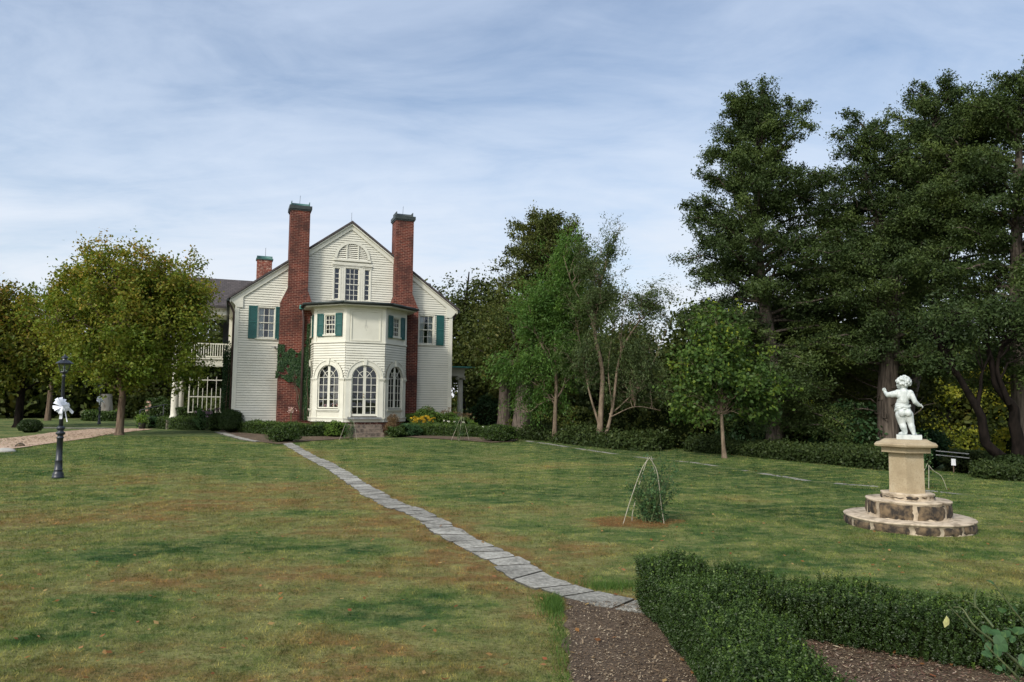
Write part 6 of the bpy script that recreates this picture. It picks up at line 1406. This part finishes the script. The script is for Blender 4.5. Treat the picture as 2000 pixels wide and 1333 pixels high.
# linden in front of the portico
x, y = GP(233, 850); b = (x, y, float(gz(x, y)) - 0.05)
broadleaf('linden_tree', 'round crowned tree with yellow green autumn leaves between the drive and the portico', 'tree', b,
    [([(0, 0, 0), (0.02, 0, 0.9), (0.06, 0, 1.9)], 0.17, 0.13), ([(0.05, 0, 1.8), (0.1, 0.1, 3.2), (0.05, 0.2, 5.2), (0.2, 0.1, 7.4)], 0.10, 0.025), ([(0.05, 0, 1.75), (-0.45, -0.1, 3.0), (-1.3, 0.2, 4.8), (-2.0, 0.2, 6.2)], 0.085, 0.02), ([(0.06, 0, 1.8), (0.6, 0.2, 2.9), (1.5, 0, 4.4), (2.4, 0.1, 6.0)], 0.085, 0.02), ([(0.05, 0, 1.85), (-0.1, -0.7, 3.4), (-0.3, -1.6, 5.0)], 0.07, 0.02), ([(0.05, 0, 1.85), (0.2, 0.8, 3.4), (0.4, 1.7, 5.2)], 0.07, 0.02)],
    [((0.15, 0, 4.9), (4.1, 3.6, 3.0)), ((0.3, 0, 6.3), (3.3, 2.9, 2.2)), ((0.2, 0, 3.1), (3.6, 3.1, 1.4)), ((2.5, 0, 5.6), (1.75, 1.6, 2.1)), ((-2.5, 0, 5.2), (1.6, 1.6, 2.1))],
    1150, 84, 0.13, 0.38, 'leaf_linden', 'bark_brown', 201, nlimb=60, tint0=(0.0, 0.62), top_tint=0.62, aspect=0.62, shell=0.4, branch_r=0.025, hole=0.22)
b = base_at(38, 40.5)
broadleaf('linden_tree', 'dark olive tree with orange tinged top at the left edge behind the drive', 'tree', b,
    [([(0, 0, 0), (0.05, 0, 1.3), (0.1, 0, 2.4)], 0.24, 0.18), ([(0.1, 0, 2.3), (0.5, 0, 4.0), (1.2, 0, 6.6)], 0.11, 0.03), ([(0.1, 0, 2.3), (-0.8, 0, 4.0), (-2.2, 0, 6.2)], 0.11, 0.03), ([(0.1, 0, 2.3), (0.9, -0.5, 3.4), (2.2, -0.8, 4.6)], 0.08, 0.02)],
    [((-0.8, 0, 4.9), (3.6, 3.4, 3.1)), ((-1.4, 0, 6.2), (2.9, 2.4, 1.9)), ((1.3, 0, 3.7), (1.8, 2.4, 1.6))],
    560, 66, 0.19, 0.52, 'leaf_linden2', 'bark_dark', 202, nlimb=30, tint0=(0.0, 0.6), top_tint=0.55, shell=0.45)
# locust
x, y = GP(1083, 863); b = (x, y, float(gz(x, y)) - 0.05)
broadleaf('locust_tree', 'slender pale trunked tree with feathery bright green leaves', 'tree', b,
    [([(0, 0, 0), (0.02, 0, 1.2), (0.06, 0, 2.2), (0.0, 0.1, 4.0), (0.25, 0.1, 6.2), (0.5, 0.1, 8.2)], 0.095, 0.018), ([(0.06, 0, 1.45), (-0.5, 0, 2.1), (-1.4, 0.1, 2.7)], 0.035, 0.012), ([(0.05, 0, 1.7), (0.35, 0, 2.2), (0.5, 0, 3.0), (0.9, 0, 4.1)], 0.045, 0.015), ([(0.02, 0, 2.9), (-0.7, 0, 4.2), (-1.1, 0, 5.6)], 0.05, 0.015)],
    [((0.1, 0, 5.2), (1.9, 1.7, 2.0)), ((0.5, 0, 7.0), (1.2, 1.1, 1.7)), ((-1.2, 0, 2.9), (1.6, 1.3, 1.0)), ((-2.1, 0, 3.1), (0.8, 0.8, 0.8)), ((0.6, 0, 3.3), (1.6, 1.3, 1.2)), ((-0.9, 0.4, 4.8), (1.2, 1.1, 1.5)), ((-0.7, 0.3, 1.7), (1.6, 1.1, 0.75))],
    760, 70, 0.13, 0.44, 'leaf_locust', 'bark_tan', 203, nlimb=46, tint0=(0.0, 0.75), shell=0.3, aspect=0.30, feather=True, hole=0.4, branch_r=0.012)
# many stemmed, half bare
x, y = GP(1170, 869); b = (x, y, float(gz(x, y)) - 0.05); D_ = y
sA = [rel(b, *p, D_) for p in ((1170, 869), (1174, 800), (1176, 720), (1160, 640), (1172, 560), (1190, 500), (1212, 440))]
sB = [rel(b, *p, D_ - 0.1) for p in ((1178, 868), (1196, 800), (1210, 700), (1240, 640), (1290, 585))]
sC = [rel(b, *p, D_ + 0.1) for p in ((1170, 830), (1152, 770), (1142, 720), (1128, 640))]
sD = [rel(b, *p, D_) for p in ((1190, 810), (1215, 790), (1260, 740), (1300, 650))]; sE = [rel(b, *p, D_ - 0.2) for p in ((1192, 815), (1240, 795), (1290, 802))]; sF = [rel(b, *p, D_ + 0.1) for p in ((1165, 640), (1120, 560), (1100, 500))]
sG = [rel(b, *p, D_ - 0.1) for p in ((1212, 690), (1216, 620), (1230, 560))]; sH = [rel(b, *p, D_ + .1) for p in ((1196, 800), (1188, 720), (1196, 640), (1190, 560))]
broadleaf('multi_stemmed_tree', 'half bare tree with several reddish tan stems rising from one foot', 'tree', b,
    [(sA, 0.12, 0.010), (sB, 0.075, 0.010), (sC, 0.05, 0.008), (sD, 0.034, 0.008), (sE, 0.024, 0.008), (sF, 0.022, 0.007), (sG, 0.024, 0.007), (sH, 0.032, 0.007)],
    [(rel(b, 1170, 590, D_), (1.5, 1.3, 1.9)), (rel(b, 1192, 490, D_), (0.75, 0.65, 1.15)), (rel(b, 1150, 520, D_), (0.9, 0.8, 1.0)), (rel(b, 1268, 600, D_), (1.35, 1.2, 1.3)), (rel(b, 1140, 700, D_), (1.2, 1.2, 1.3)), (rel(b, 1240, 720, D_), (1.5, 1.4, 1.6)), (rel(b, 1205, 448, D_), (0.6, 0.4, 0.45)), (rel(b, 1130, 490, D_), (0.5, 0.4, 0.5))],
    1050, 46, 0.10, 0.33, 'leaf_thin', 'bark_tan', 204, nlimb=110, tint0=(0.0, 0.8), shell=0.25, aspect=0.32, feather=True, hole=0.45, branch_r=0.010, limb_from=0.45)
# young tree with big leaves
x, y = GP(1415, 895); b = (x, y, float(gz(x, y)) - 0.05)
broadleaf('young_tulip_tree', 'young tree with large light green and yellow leaves before the dark cedars', 'tree', b,
    [([(0, 0, 0), (-0.06, 0, 1.0), (-0.10, 0, 2.0), (-0.16, 0, 3.4), (-0.25, 0, 4.8)], 0.068, 0.012)],
    [((-0.05, 0, 2.5), (1.95, 1.6, 1.3)), ((-0.2, 0, 3.7), (1.15, 1.1, 1.45)), ((1.0, 0, 2.2), (1.3, 1.1, 0.8)), ((-1.1, 0, 1.6), (1.0, 1.0, 0.55)), ((1.3, 0, 1.45), (1.0, 0.8, 0.4)), ((-1.0, 0, 3.0), (0.9, 0.8, 0.6))],
    520, 26, 0.125, 0.25, 'leaf_tulip', 'bark_tan', 205, nlimb=70, tint0=(0.0, 0.80), top_tint=0.30, shell=0.3, aspect=0.66, hole=0.4, branch_r=0.007, limb_from=0.38)
# the great cedars on the right
b = base_at(1508, 27.5); K = 27.5
def cz(py): return zat(1500, py, K) - b[2]
cedar('red_cedar', 'tall dark cedar with a blunt jagged top, nearest the sky gap', 'tree', b,
    [([(0, 0, 0), (0.1, 0, 3), (-0.35, 0, 7), (-0.45, 0, 10), (-0.35, 0, cz(212))], 0.34, 0.03,
      [(0.8, 2.2), (3.0, 3.2), (cz(560), 3.5), (cz(450), 3.2), (cz(330), 2.6), (cz(290), 2.55), (cz(262), 1.8), (cz(225), 1.6), (cz(205), 1.2)], 1.2, 150)],
    301, leaf=0.105, clump=0.34, per=88, dens=1.25, dead=6)
b = base_at(1738, 27.0); K = 27.0
L0 = [rel(b, 1737, 900, K)[:2] + (0,), rel(b, 1733, 780, K), rel(b, 1740, 640, K), rel(b, 1738, 520, K)]
LA = [rel(b, 1738, 530, K), rel(b, 1715, 440, K), rel(b, 1690, 340, K), rel(b, 1690, 250, K)]
LB = [rel(b, 1742, 540, K), rel(b, 1775, 430, K + 0.5), rel(b, 1815, 280, K + 0.5), rel(b, 1835, 192, K + 0.5)]
LC = [rel(b, 1742, 560, K), rel(b, 1790, 450, K - 0.6), rel(b, 1860, 330, K - 1), rel(b, 1890, 250, K - 1)]
z1, z2 = L0[1][2], L0[3][2]
cedar('red_cedar', 'broad cedar with several leaders and a bare grey trunk behind the statue', 'tree', b,
    [(L0, 0.40, 0.26, [(z1, 1.8), (z1 + 1.5, 3.5), (z2, 3.4)], z1 + 1.1, 44),
     (LA, 0.14, 0.03, [(LA[0][2], 2.4), (LA[2][2], 2.0), (LA[3][2], 1.0)], LA[0][2] + 0.9, 34), (LB, 0.18, 0.03, [(LB[0][2], 2.5), (LB[2][2], 2.6), (LB[3][2], 0.9)], LB[0][2] + 0.3, 66), (LC, 0.15, 0.03, [(LC[0][2], 2.4), (LC[2][2], 2.4), (LC[3][2], 1.2)], LC[0][2] + 0.3, 48)],
    302, leaf=0.105, clump=0.34, per=86, mat='leaf_cedar', dead=26, dens=1.25)
b = base_at(1998, 24.5); K = 24.5
L0 = [(0, 0, 0), rel(b, 1990, 700, K), rel(b, 1985, 500, K), rel(b, 1990, 300, K), rel(b, 1990, 178, K)]
cedar('red_cedar', 'dark cedar rising out of the frame at the right edge', 'tree', b,
    [(L0, 0.33, 0.04, [(2.5, 2.0), (4.5, 3.0), (L0[2][2], 3.0), (L0[3][2], 2.6), (L0[4][2], 1.3)], 3.2, 105)], 303, leaf=0.105, clump=0.34, per=88, dens=1.25, dead=10)
b = base_at(1625, 31.5); K = 31.5
cedar('red_cedar', 'olive toned cedar filling the gap between the two tallest ones', 'tree', b,
    [([(0, 0, 0), (0.1, 0, 4), (0.2, 0, 7), rel(b, 1625, 450, K)], 0.3, 0.04, [(1.0, 2.0), (3, 3.0), (7, 2.7), (rel(b, 1625, 450, K)[2], 1.2)], 1.2, 85)], 304, leaf=0.15, clump=0.42, per=44, mat='leaf_cedar_olive')
b = base_at(1765, 33.0); K = 33.0
cedar('red_cedar', 'cedar behind and between the statue cedar and the right edge', 'tree', b,
    [([(0, 0, 0), (0.3, 0, 3), rel(b, 1850, 500, K), rel(b, 1890, 240, K)], 0.3, 0.04, [(3.8, 2.2), (5, 3.2), (8, 3.4), (rel(b, 1890, 240, K)[2], 1.5)], 5.0, 100)], 305, leaf=0.15, clump=0.42, per=44, mat='leaf_cedar')
# crooked double-stemmed tree at the right edge
b = base_at(1979, 22.0); K = 22.0
s1 = [rel(b, *p, K) for p in ((1985, 922), (1955, 892), (1925, 865), (1917, 815), (1895, 775), (1875, 740), (1845, 690), (1820, 640))]
s2 = [rel(b, *p, K + 0.2) for p in ((1984, 920), (1990, 870), (1981, 830), (1981, 800), (1962, 775), (1944, 750), (1935, 700), (1915, 640))]
s3 = [rel(b, *p, K) for p in ((1972, 790), (1960, 760), (1948, 720), (1960, 660))]; s4 = [rel(b, *p, K) for p in ((1908, 800), (1915, 760), (1918, 730), (1935, 690))]
broadleaf('crooked_tree', 'crooked dark tree forking at the ground near the right edge', 'tree', b,
    [(s1, 0.17, 0.05), (s2, 0.20, 0.05), (s3, 0.09, 0.03), (s4, 0.07, 0.02)],
    [(rel(b, 1850, 640, K), (1.6, 1.3, 0.85)), (rel(b, 1945, 620, K), (1.5, 1.3, 0.9)), (rel(b, 1835, 700, K), (0.8, 0.8, 0.55)), (rel(b, 2020, 650, K), (1.0, 1.0, 1.2))],
    190, 60, 0.12, 0.34, 'leaf_cedar', 'bark_dark', 206, nlimb=44, tint0=(0, 0.7), shell=0.3, hole=0.3, aspect=0.4, limb_from=0.5, branch_r=0.02)
# woods: trees one can tell apart behind the house and the lawn
b = base_at(1062, 46); K = 46
cedar('cedar_tree', 'tall olive cedar with a ragged top behind the feathery tree', 'tree', b,
    [([(0, 0, 0), (0.1, 0, 5), (0.3, 0, 9), rel(b, 1062, 438, K)], 0.4, 0.04, [(1.0, 3.2), (4, 4.6), (8, 4.6), (rel(b, 1062, 520, K)[2], 3.6), (rel(b, 1062, 470, K)[2], 2.5), (rel(b, 1062, 438, K)[2], 1.0)], 1.0, 150)], 306, leaf=0.2, clump=0.55, per=40, mat='leaf_cedar_olive', dens=0.75)
def wood_tree(px, dep, toppy, halfw, label, seed, mat='leaf_wood', bark='bark_dark', leaf=0.24, n=260, per=46, name='woodland_tree', low=0.28, hole=0.15, group='trees of the wood behind', tint0=(0, 0.8)):
    b = base_at(px, dep); H = zat(px, toppy, dep) - b[2]; r = np.random.default_rng(seed)
    st = [([(0, 0, 0), (r.normal() * 0.2, 0, H * 0.35), (r.normal() * 0.4, 0, H * 0.7), (r.normal() * 0.3, 0, H * 0.93)], 0.02 * H + 0.06, 0.04)]
    for k in range(3): a = r.uniform(0, 2 * pi); st.append(([(0, 0, H * (0.3 + 0.1 * k)), (cos(a) * halfw * 0.4, sin(a) * halfw * 0.4, H * (0.5 + 0.08 * k)), (cos(a) * halfw * 0.7, sin(a) * halfw * 0.7, H * (0.68 + 0.08 * k))], 0.09, 0.03))
    bl = [((r.normal() * halfw * 0.15, 0, H * 0.62), (halfw, halfw * 0.9, H * 0.33)), ((r.normal() * halfw * 0.3, 0, H * 0.82), (halfw * 0.6, halfw * 0.6, H * 0.18)), ((r.normal() * halfw * 0.3, 0, H * low + H * 0.12), (halfw * 0.95, halfw * 0.9, H * 0.24))]
    return broadleaf(name, label, 'tree', b, st, bl, n, per, leaf, leaf * 2.9, mat, bark, seed, nlimb=26, tint0=tint0, shell=0.35, hole=hole, aspect=0.6, branch_r=0.035)
wood_tree(905, 52, 508, 4.0, 'open crowned oak rising over the right eave of the house', 401, hole=0.5, n=330, per=34, leaf=0.22)
wood_tree(872, 54, 548, 2.8, 'dark tree just behind the right gutter of the house', 402, hole=0.3)
wood_tree(972, 49, 560, 3.1, 'rounded dark tree between the oak and the olive cedar', 403)
wood_tree(1010, 50, 520, 3.0, 'olive leafed tree leaning against the olive cedar', 404, mat='leaf_cedar_olive')
wood_tree(945, 49, 640, 2.6, 'low dark tree behind the right porch', 405, low=0.05, n=300)
wood_tree(1120, 43, 560, 2.6, 'mid green tree behind the feathery one', 406, low=0.1)
wood_tree(1180, 40, 650, 2.6, 'dull green tree behind the many stemmed one', 407, low=0.05, mat='leaf_thin')
wood_tree(1250, 42, 690, 2.6, 'low tree under the sky gap', 408, low=0.05, mat='leaf_thin')
wood_tree(1305, 46, 676, 2.4, 'small tree closing the sky gap', 409, low=0.05)
wood_tree(1350, 36, 640, 2.2, 'tree behind the left side of the young large leaved tree', 410, low=0.05)
wood_tree(1420, 37, 600, 2.6, 'shady tree behind the young large leaved tree', 411, low=0.05)
wood_tree(1560, 38, 560, 3.0, 'shady tree behind the foot of the blunt topped cedar', 412, low=0.05)
wood_tree(1660, 36, 610, 2.4, 'shady tree left of the statue', 413, low=0.05)
wood_tree(1790, 38, 640, 2.4, 'shady tree right of the statue head', 414, low=0.1, mat='leaf_cedar_olive')
wood_tree(1850, 57, 670, 4.2, 'yellow green tree beyond the crooked trunks', 415, mat='leaf_autumn', low=0.05, tint0=(0, 0.7))
wood_tree(1930, 60, 650, 4.5, 'orange tinged tree beyond the crooked trunks', 416, mat='leaf_autumn', low=0.05, tint0=(0.2, 1.0))
wood_tree(2010, 56, 670, 4.5, 'yellow green tree at the right edge', 417, mat='leaf_autumn', low=0.05, tint0=(0, 0.8))
wood_tree(2080, 40, 600, 3.4, 'woodland tree beyond the right edge', 418, low=0.05)
wood_tree(2180, 34, 520, 3.4, 'large woodland tree well beyond the right edge', 419, low=0.05)
for px, dep, top, sd, lab in ((-60, 60, 620, 421, 'far dark tree behind the left edge'), (60, 64, 700, 422, 'far tree seen left of the near lamp post'), (150, 62, 690, 423, 'far tree behind the small far lamp post'), (290, 60, 640, 424, 'far tree behind the round crowned tree'), (370, 58, 650, 425, 'far tree seen through the portico'), (430, 62, 560, 426, 'far tree behind the portico end')):
    wood_tree(px, dep, top, 4.4, lab, sd, leaf=0.32, n=240, per=40, low=0.05, group='trees of the wood on the left')
# old trunks showing under the crowns
def bare_trunk(px, dep, r0, top, label, seed, bark='bark_grey', name='shade_tree', crown=2.0):
    b = base_at(px, dep); H = zat(px, top, dep) - b[2]; T = empty(name, b, 0, label, 'tree')
    n = 22; zs = np.linspace(0, H, 16); r = np.random.default_rng(seed); V = []; F = []; ph = r.uniform(0, 6, 4); lean = r.normal() * 0.04
    for z in zs:
        fl = 1 + 0.5 * math.exp(-z / 0.35)
        for k in range(n):
            t = 2 * pi * k / n; rr = r0 * fl * (1 + 0.09 * sin(5 * t + ph[0]) * (0.6 + 0.4 * sin(z + ph[1])) + 0.06 * sin(9 * t + ph[2] + z * 0.5) + r.normal() * 0.015) * (1 - 0.04 * z / max(H, 1)); V.append((rr * cos(t) + lean * z, rr * sin(t), z))
    for i in range(15):
        for k in range(n): F.append((i * n + k, i * n + (k + 1) % n, (i + 1) * n + (k + 1) % n, (i + 1) * n + k))
    raw_mesh('trunk', np.array(V), np.array(F), bark, T, smooth=True)
    if crown:
        nc = 170; d = unit(r.normal(size=(nc, 3))) * (r.random((nc, 1)) ** 0.4) * np.array([crown, crown, crown * 0.95]) + np.array([lean * H, 0, H + crown * 0.35]); ii = np.repeat(np.arange(nc), 46); P = d[ii] + r.normal(size=(len(ii), 3)) * 0.30
        leaves_obj('crown', P, 0.17, 'leaf_wood', T, 0.6 * r.random(nc)[ii] + 0.3 * r.random(len(ii)), 0.5, bias=np.tile([0, 0, 1.0], (len(ii), 1)), bw=0.35, r=r)
        ps = [(curve(np.array([lean * H, 0, H * 0.85]), c_, 5, wob=0.05, r=r), np.linspace(r0 * 0.35, 0.015, 5)) for c_ in d[:26]]; V, F = tubes(ps, 4); raw_mesh('branches', V, F, bark, T)
    return T
bare_trunk(984, 37, 0.30, 700, 'grey trunk left of the pair behind the house bed', 1)
bare_trunk(1018, 35, 0.42, 700, 'thick fluted trunk right of the pair behind the house bed', 2)
bare_trunk(1533, 30, 0.30, 700, 'fluted trunk standing close right of the blunt topped cedar', 3)
bare_trunk(210, 55, 0.42, 770, 'pale bleached trunk seen under the round crowned tree', 4, 'bark_pale', 'dead_tree', 0)
bare_trunk(95, 52, 0.16, 700, 'thin straight trunk left of the near lamp post', 5, 'bark_brown', crown=1.8)
bare_trunk(1242, 38, 0.11, 700, 'thin brown trunk in the shade right of the many stemmed tree', 6, 'bark_brown', crown=1.3)
# low growth along the far side of the lawn
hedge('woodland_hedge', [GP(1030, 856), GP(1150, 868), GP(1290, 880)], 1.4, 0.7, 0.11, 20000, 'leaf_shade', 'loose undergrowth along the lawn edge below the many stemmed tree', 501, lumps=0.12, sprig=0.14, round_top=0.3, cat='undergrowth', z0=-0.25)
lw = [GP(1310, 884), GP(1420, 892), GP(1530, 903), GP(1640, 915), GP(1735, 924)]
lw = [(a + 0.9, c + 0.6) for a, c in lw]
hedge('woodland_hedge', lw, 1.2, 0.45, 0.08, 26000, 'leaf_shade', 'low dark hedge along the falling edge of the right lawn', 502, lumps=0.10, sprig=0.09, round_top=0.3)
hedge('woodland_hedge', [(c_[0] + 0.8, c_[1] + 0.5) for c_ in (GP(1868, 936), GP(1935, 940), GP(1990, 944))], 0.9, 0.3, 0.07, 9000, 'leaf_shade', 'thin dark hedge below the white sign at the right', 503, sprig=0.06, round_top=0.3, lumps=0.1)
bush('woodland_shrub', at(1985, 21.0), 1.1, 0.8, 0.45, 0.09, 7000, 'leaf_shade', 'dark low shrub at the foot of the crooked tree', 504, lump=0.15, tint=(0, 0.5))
hedge('far_hedge', [at(168, 52), at(232, 52)], 0.9, 0.65, 0.12, 4500, 'leaf_box', 'dark clipped hedge before the pale bleached trunk', 505)
for i, (px, dep, rx, rz, mt, lab) in enumerate(((1060, 36, 1.6, 1.0, 'leaf_wood', 'olive shrub left of the feathery tree foot'), (1125, 35.5, 1.5, 0.9, 'leaf_wood', 'olive shrub between the feathery and the many stemmed tree'), (1235, 34, 1.8, 1.2, 'leaf_wood', 'dark shrub right of the many stemmed tree'), (1330, 31, 1.7, 1.3, 'leaf_wood', 'dark shrub left of the young large leaved tree'),
        (1462, 29, 1.2, 1.2, 'leaf_ivy', 'dark shrub right of the young large leaved tree'), (1590, 29, 1.2, 1.4, 'leaf_wood', 'shaded shrub with a yellow sprig left of the statue'), (1660, 28, 1.6, 1.4, 'leaf_ivy', 'blue green shrub just left of the stone pedestal'), (1800, 36, 1.2, 1.0, 'leaf_ivy', 'dark shrub right of the stone pedestal'),
        (1895, 31.5, 1.2, 0.6, 'leaf_thin', 'grey green shrub behind the white sign'), (1950, 33, 1.3, 0.7, 'leaf_autumn', 'grey green shrub behind the crooked tree'), (2040, 27, 1.6, 1.4, 'leaf_autumn', 'yellow green shrub at the right edge'), (962, 45, 1.5, 1.3, 'leaf_ivy', 'dark shrub beyond the right porch'))):
    bush('woodland_shrub', at(px, dep), rx, rx * 0.8, rz, 0.15, 5200, mt, lab, 600 + i, lump=0.22, loose=0.16, tint=(0, 0.8))
c = at(1582, 28.0); r_ = np.random.default_rng(9); T = empty('yellow_sapling', (c[0], c[1], float(gz(*c))), 0, 'thin sapling with a few yellow leaves left of the statue', 'sapling')
V, F = tubes([(np.array([(0.5, 0, 0), (0.45, 0, 0.9), (0.2, 0, 1.6), (0.0, 0, 2.2)]), np.array([0.03, 0.025, 0.015, 0.008]))], 5); raw_mesh('trunk', V, F, 'bark_brown', T)
P = np.concatenate([r_.normal(size=(70, 3)) * (0.16, 0.16, 0.2) + (0.05, 0, 2.0), r_.normal(size=(60, 3)) * (0.12, 0.12, 0.14) + (0.5, 0, 1.1)]); leaves_obj('crown', P, 0.12, 'leaf_tulip', T, 0.7 + 0.3 * r_.random(len(P)), r=r_)
def wood():
    r = np.random.default_rng(70); V = []; n = 150000
    a = r.uniform(-0.86, 0.86, n); x0 = a * 74; dist = 66 + r.uniform(0, 12, n); ang = a
    X = np.sin(ang) * dist; Y = np.cos(ang) * dist
    prof = 6.2 + 1.6 * np.sin(ang * 17) + 1.2 * np.sin(ang * 41 + 1) + 0.8 * np.sin(ang * 93); prof = prof * np.where((ang > 0.12) & (ang < 0.24), 0.86, 1.0) * np.where(ang < -0.3, 0.9, 1.0)
    Z = gz(X, Y) + prof * r.random(n) ** 0.7 * (1 + 0.05 * r.normal(size=n)); C = np.stack([X, Y, Z], 1)
    cl = 0.5 + 0.5 * np.sin(ang * 60) * np.sin(Z * 1.3)
    V, F = leaf_mesh(C, 0.55, 0.6, r=r); o = raw_mesh('far_wood', V, F, 'leaf_wood', tint=np.clip(0.5 * cl + 0.5 * r.random(n), 0, 1)); tag(o, 'far woods closing the view behind house and lawn', 'woods', kind='stuff')
wood()
# rails, sign and odd stones
def rail_fence(px0, px1, py, dep, label, mt='grey_rail'):
    a = pt3(px0, py, dep); c = pt3(px1, py + 5, dep - 0.6); T = empty('rail_fence', (a[0], a[1], 0), 0, label, 'rail fence')
    for dz in (0, -0.14):
        V, F = tubes([(np.array([(0, 0, a[2] + dz), (c[0] - a[0], c[1] - a[1], a[2] - 0.06 + dz)]), np.array([0.022, 0.022]))], 6); raw_mesh('rail', V, F, mt, T)
    for t in ():
        p = (a + (c - a) * t) - np.array([a[0], a[1], 0]); g = float(gz(p[0] + a[0], p[1] + a[1])); V, F = tubes([(np.array([(p[0], p[1], g - 0.1), (p[0], p[1], a[2] + 0.05)]), np.array([0.03, 0.03]))], 6); raw_mesh('post', V, F, 'bark_dark', T)
rail_fence(1090, 1144, 838, 33.5, 'two grey rails in the shade behind the feathery tree')
rail_fence(1828, 1893, 881, 26, 'two pale rails right of the stone pedestal')
p = pt3(1862, 903, 25.0); T = empty('notice_board', (p[0], p[1], float(gz(p[0], p[1]))), -0.6, 'small white notice on a stake right of the stone pedestal', 'sign')
mb = MB(); mb.box(-0.06, 0.07, 0.0, 0.02, p[2] - T.location[2] - 0.11, p[2] - T.location[2] + 0.11); mb.build('board', 'sign_white', T); mb = MB(); mb.box(-0.015, 0.015, -0.02, -0.001, -0.1, p[2] - T.location[2] + 0.08); mb.build('stake', 'bark_brown', T)
def rock(c, s, mat, label, seed):
    r = np.random.default_rng(seed); mb = MB(); mb.ball((0, 0, 0.0), 1, 12, 8)
    V = np.array(mb.V); V = V * (1 + 0.12 * np.sin(V[:, 0:1] * 4 + seed) + 0.1 * np.sin(V[:, 1:2] * 5)) * np.array(s); mb.V = [tuple(v) for v in V]
    o = mb.build('edge_stone', mat, loc=(c[0], c[1], float(gz(*c)) + s[2] * 0.2)); tag(o, label, 'stone')
rock(GP(6, 883), (0.42, 0.2, 0.09), 'kerb', 'pale grey stone at the near edge of the drive', 1)
rock(GP(39, 873), (0.16, 0.14, 0.10), 'stone_brown', 'small dark stone on the grass beside the drive', 2)
print('tris', sum(len(o.data.polygons) for o in bpy.data.objects if o.type == 'MESH'), 'objs', len(bpy.data.objects))
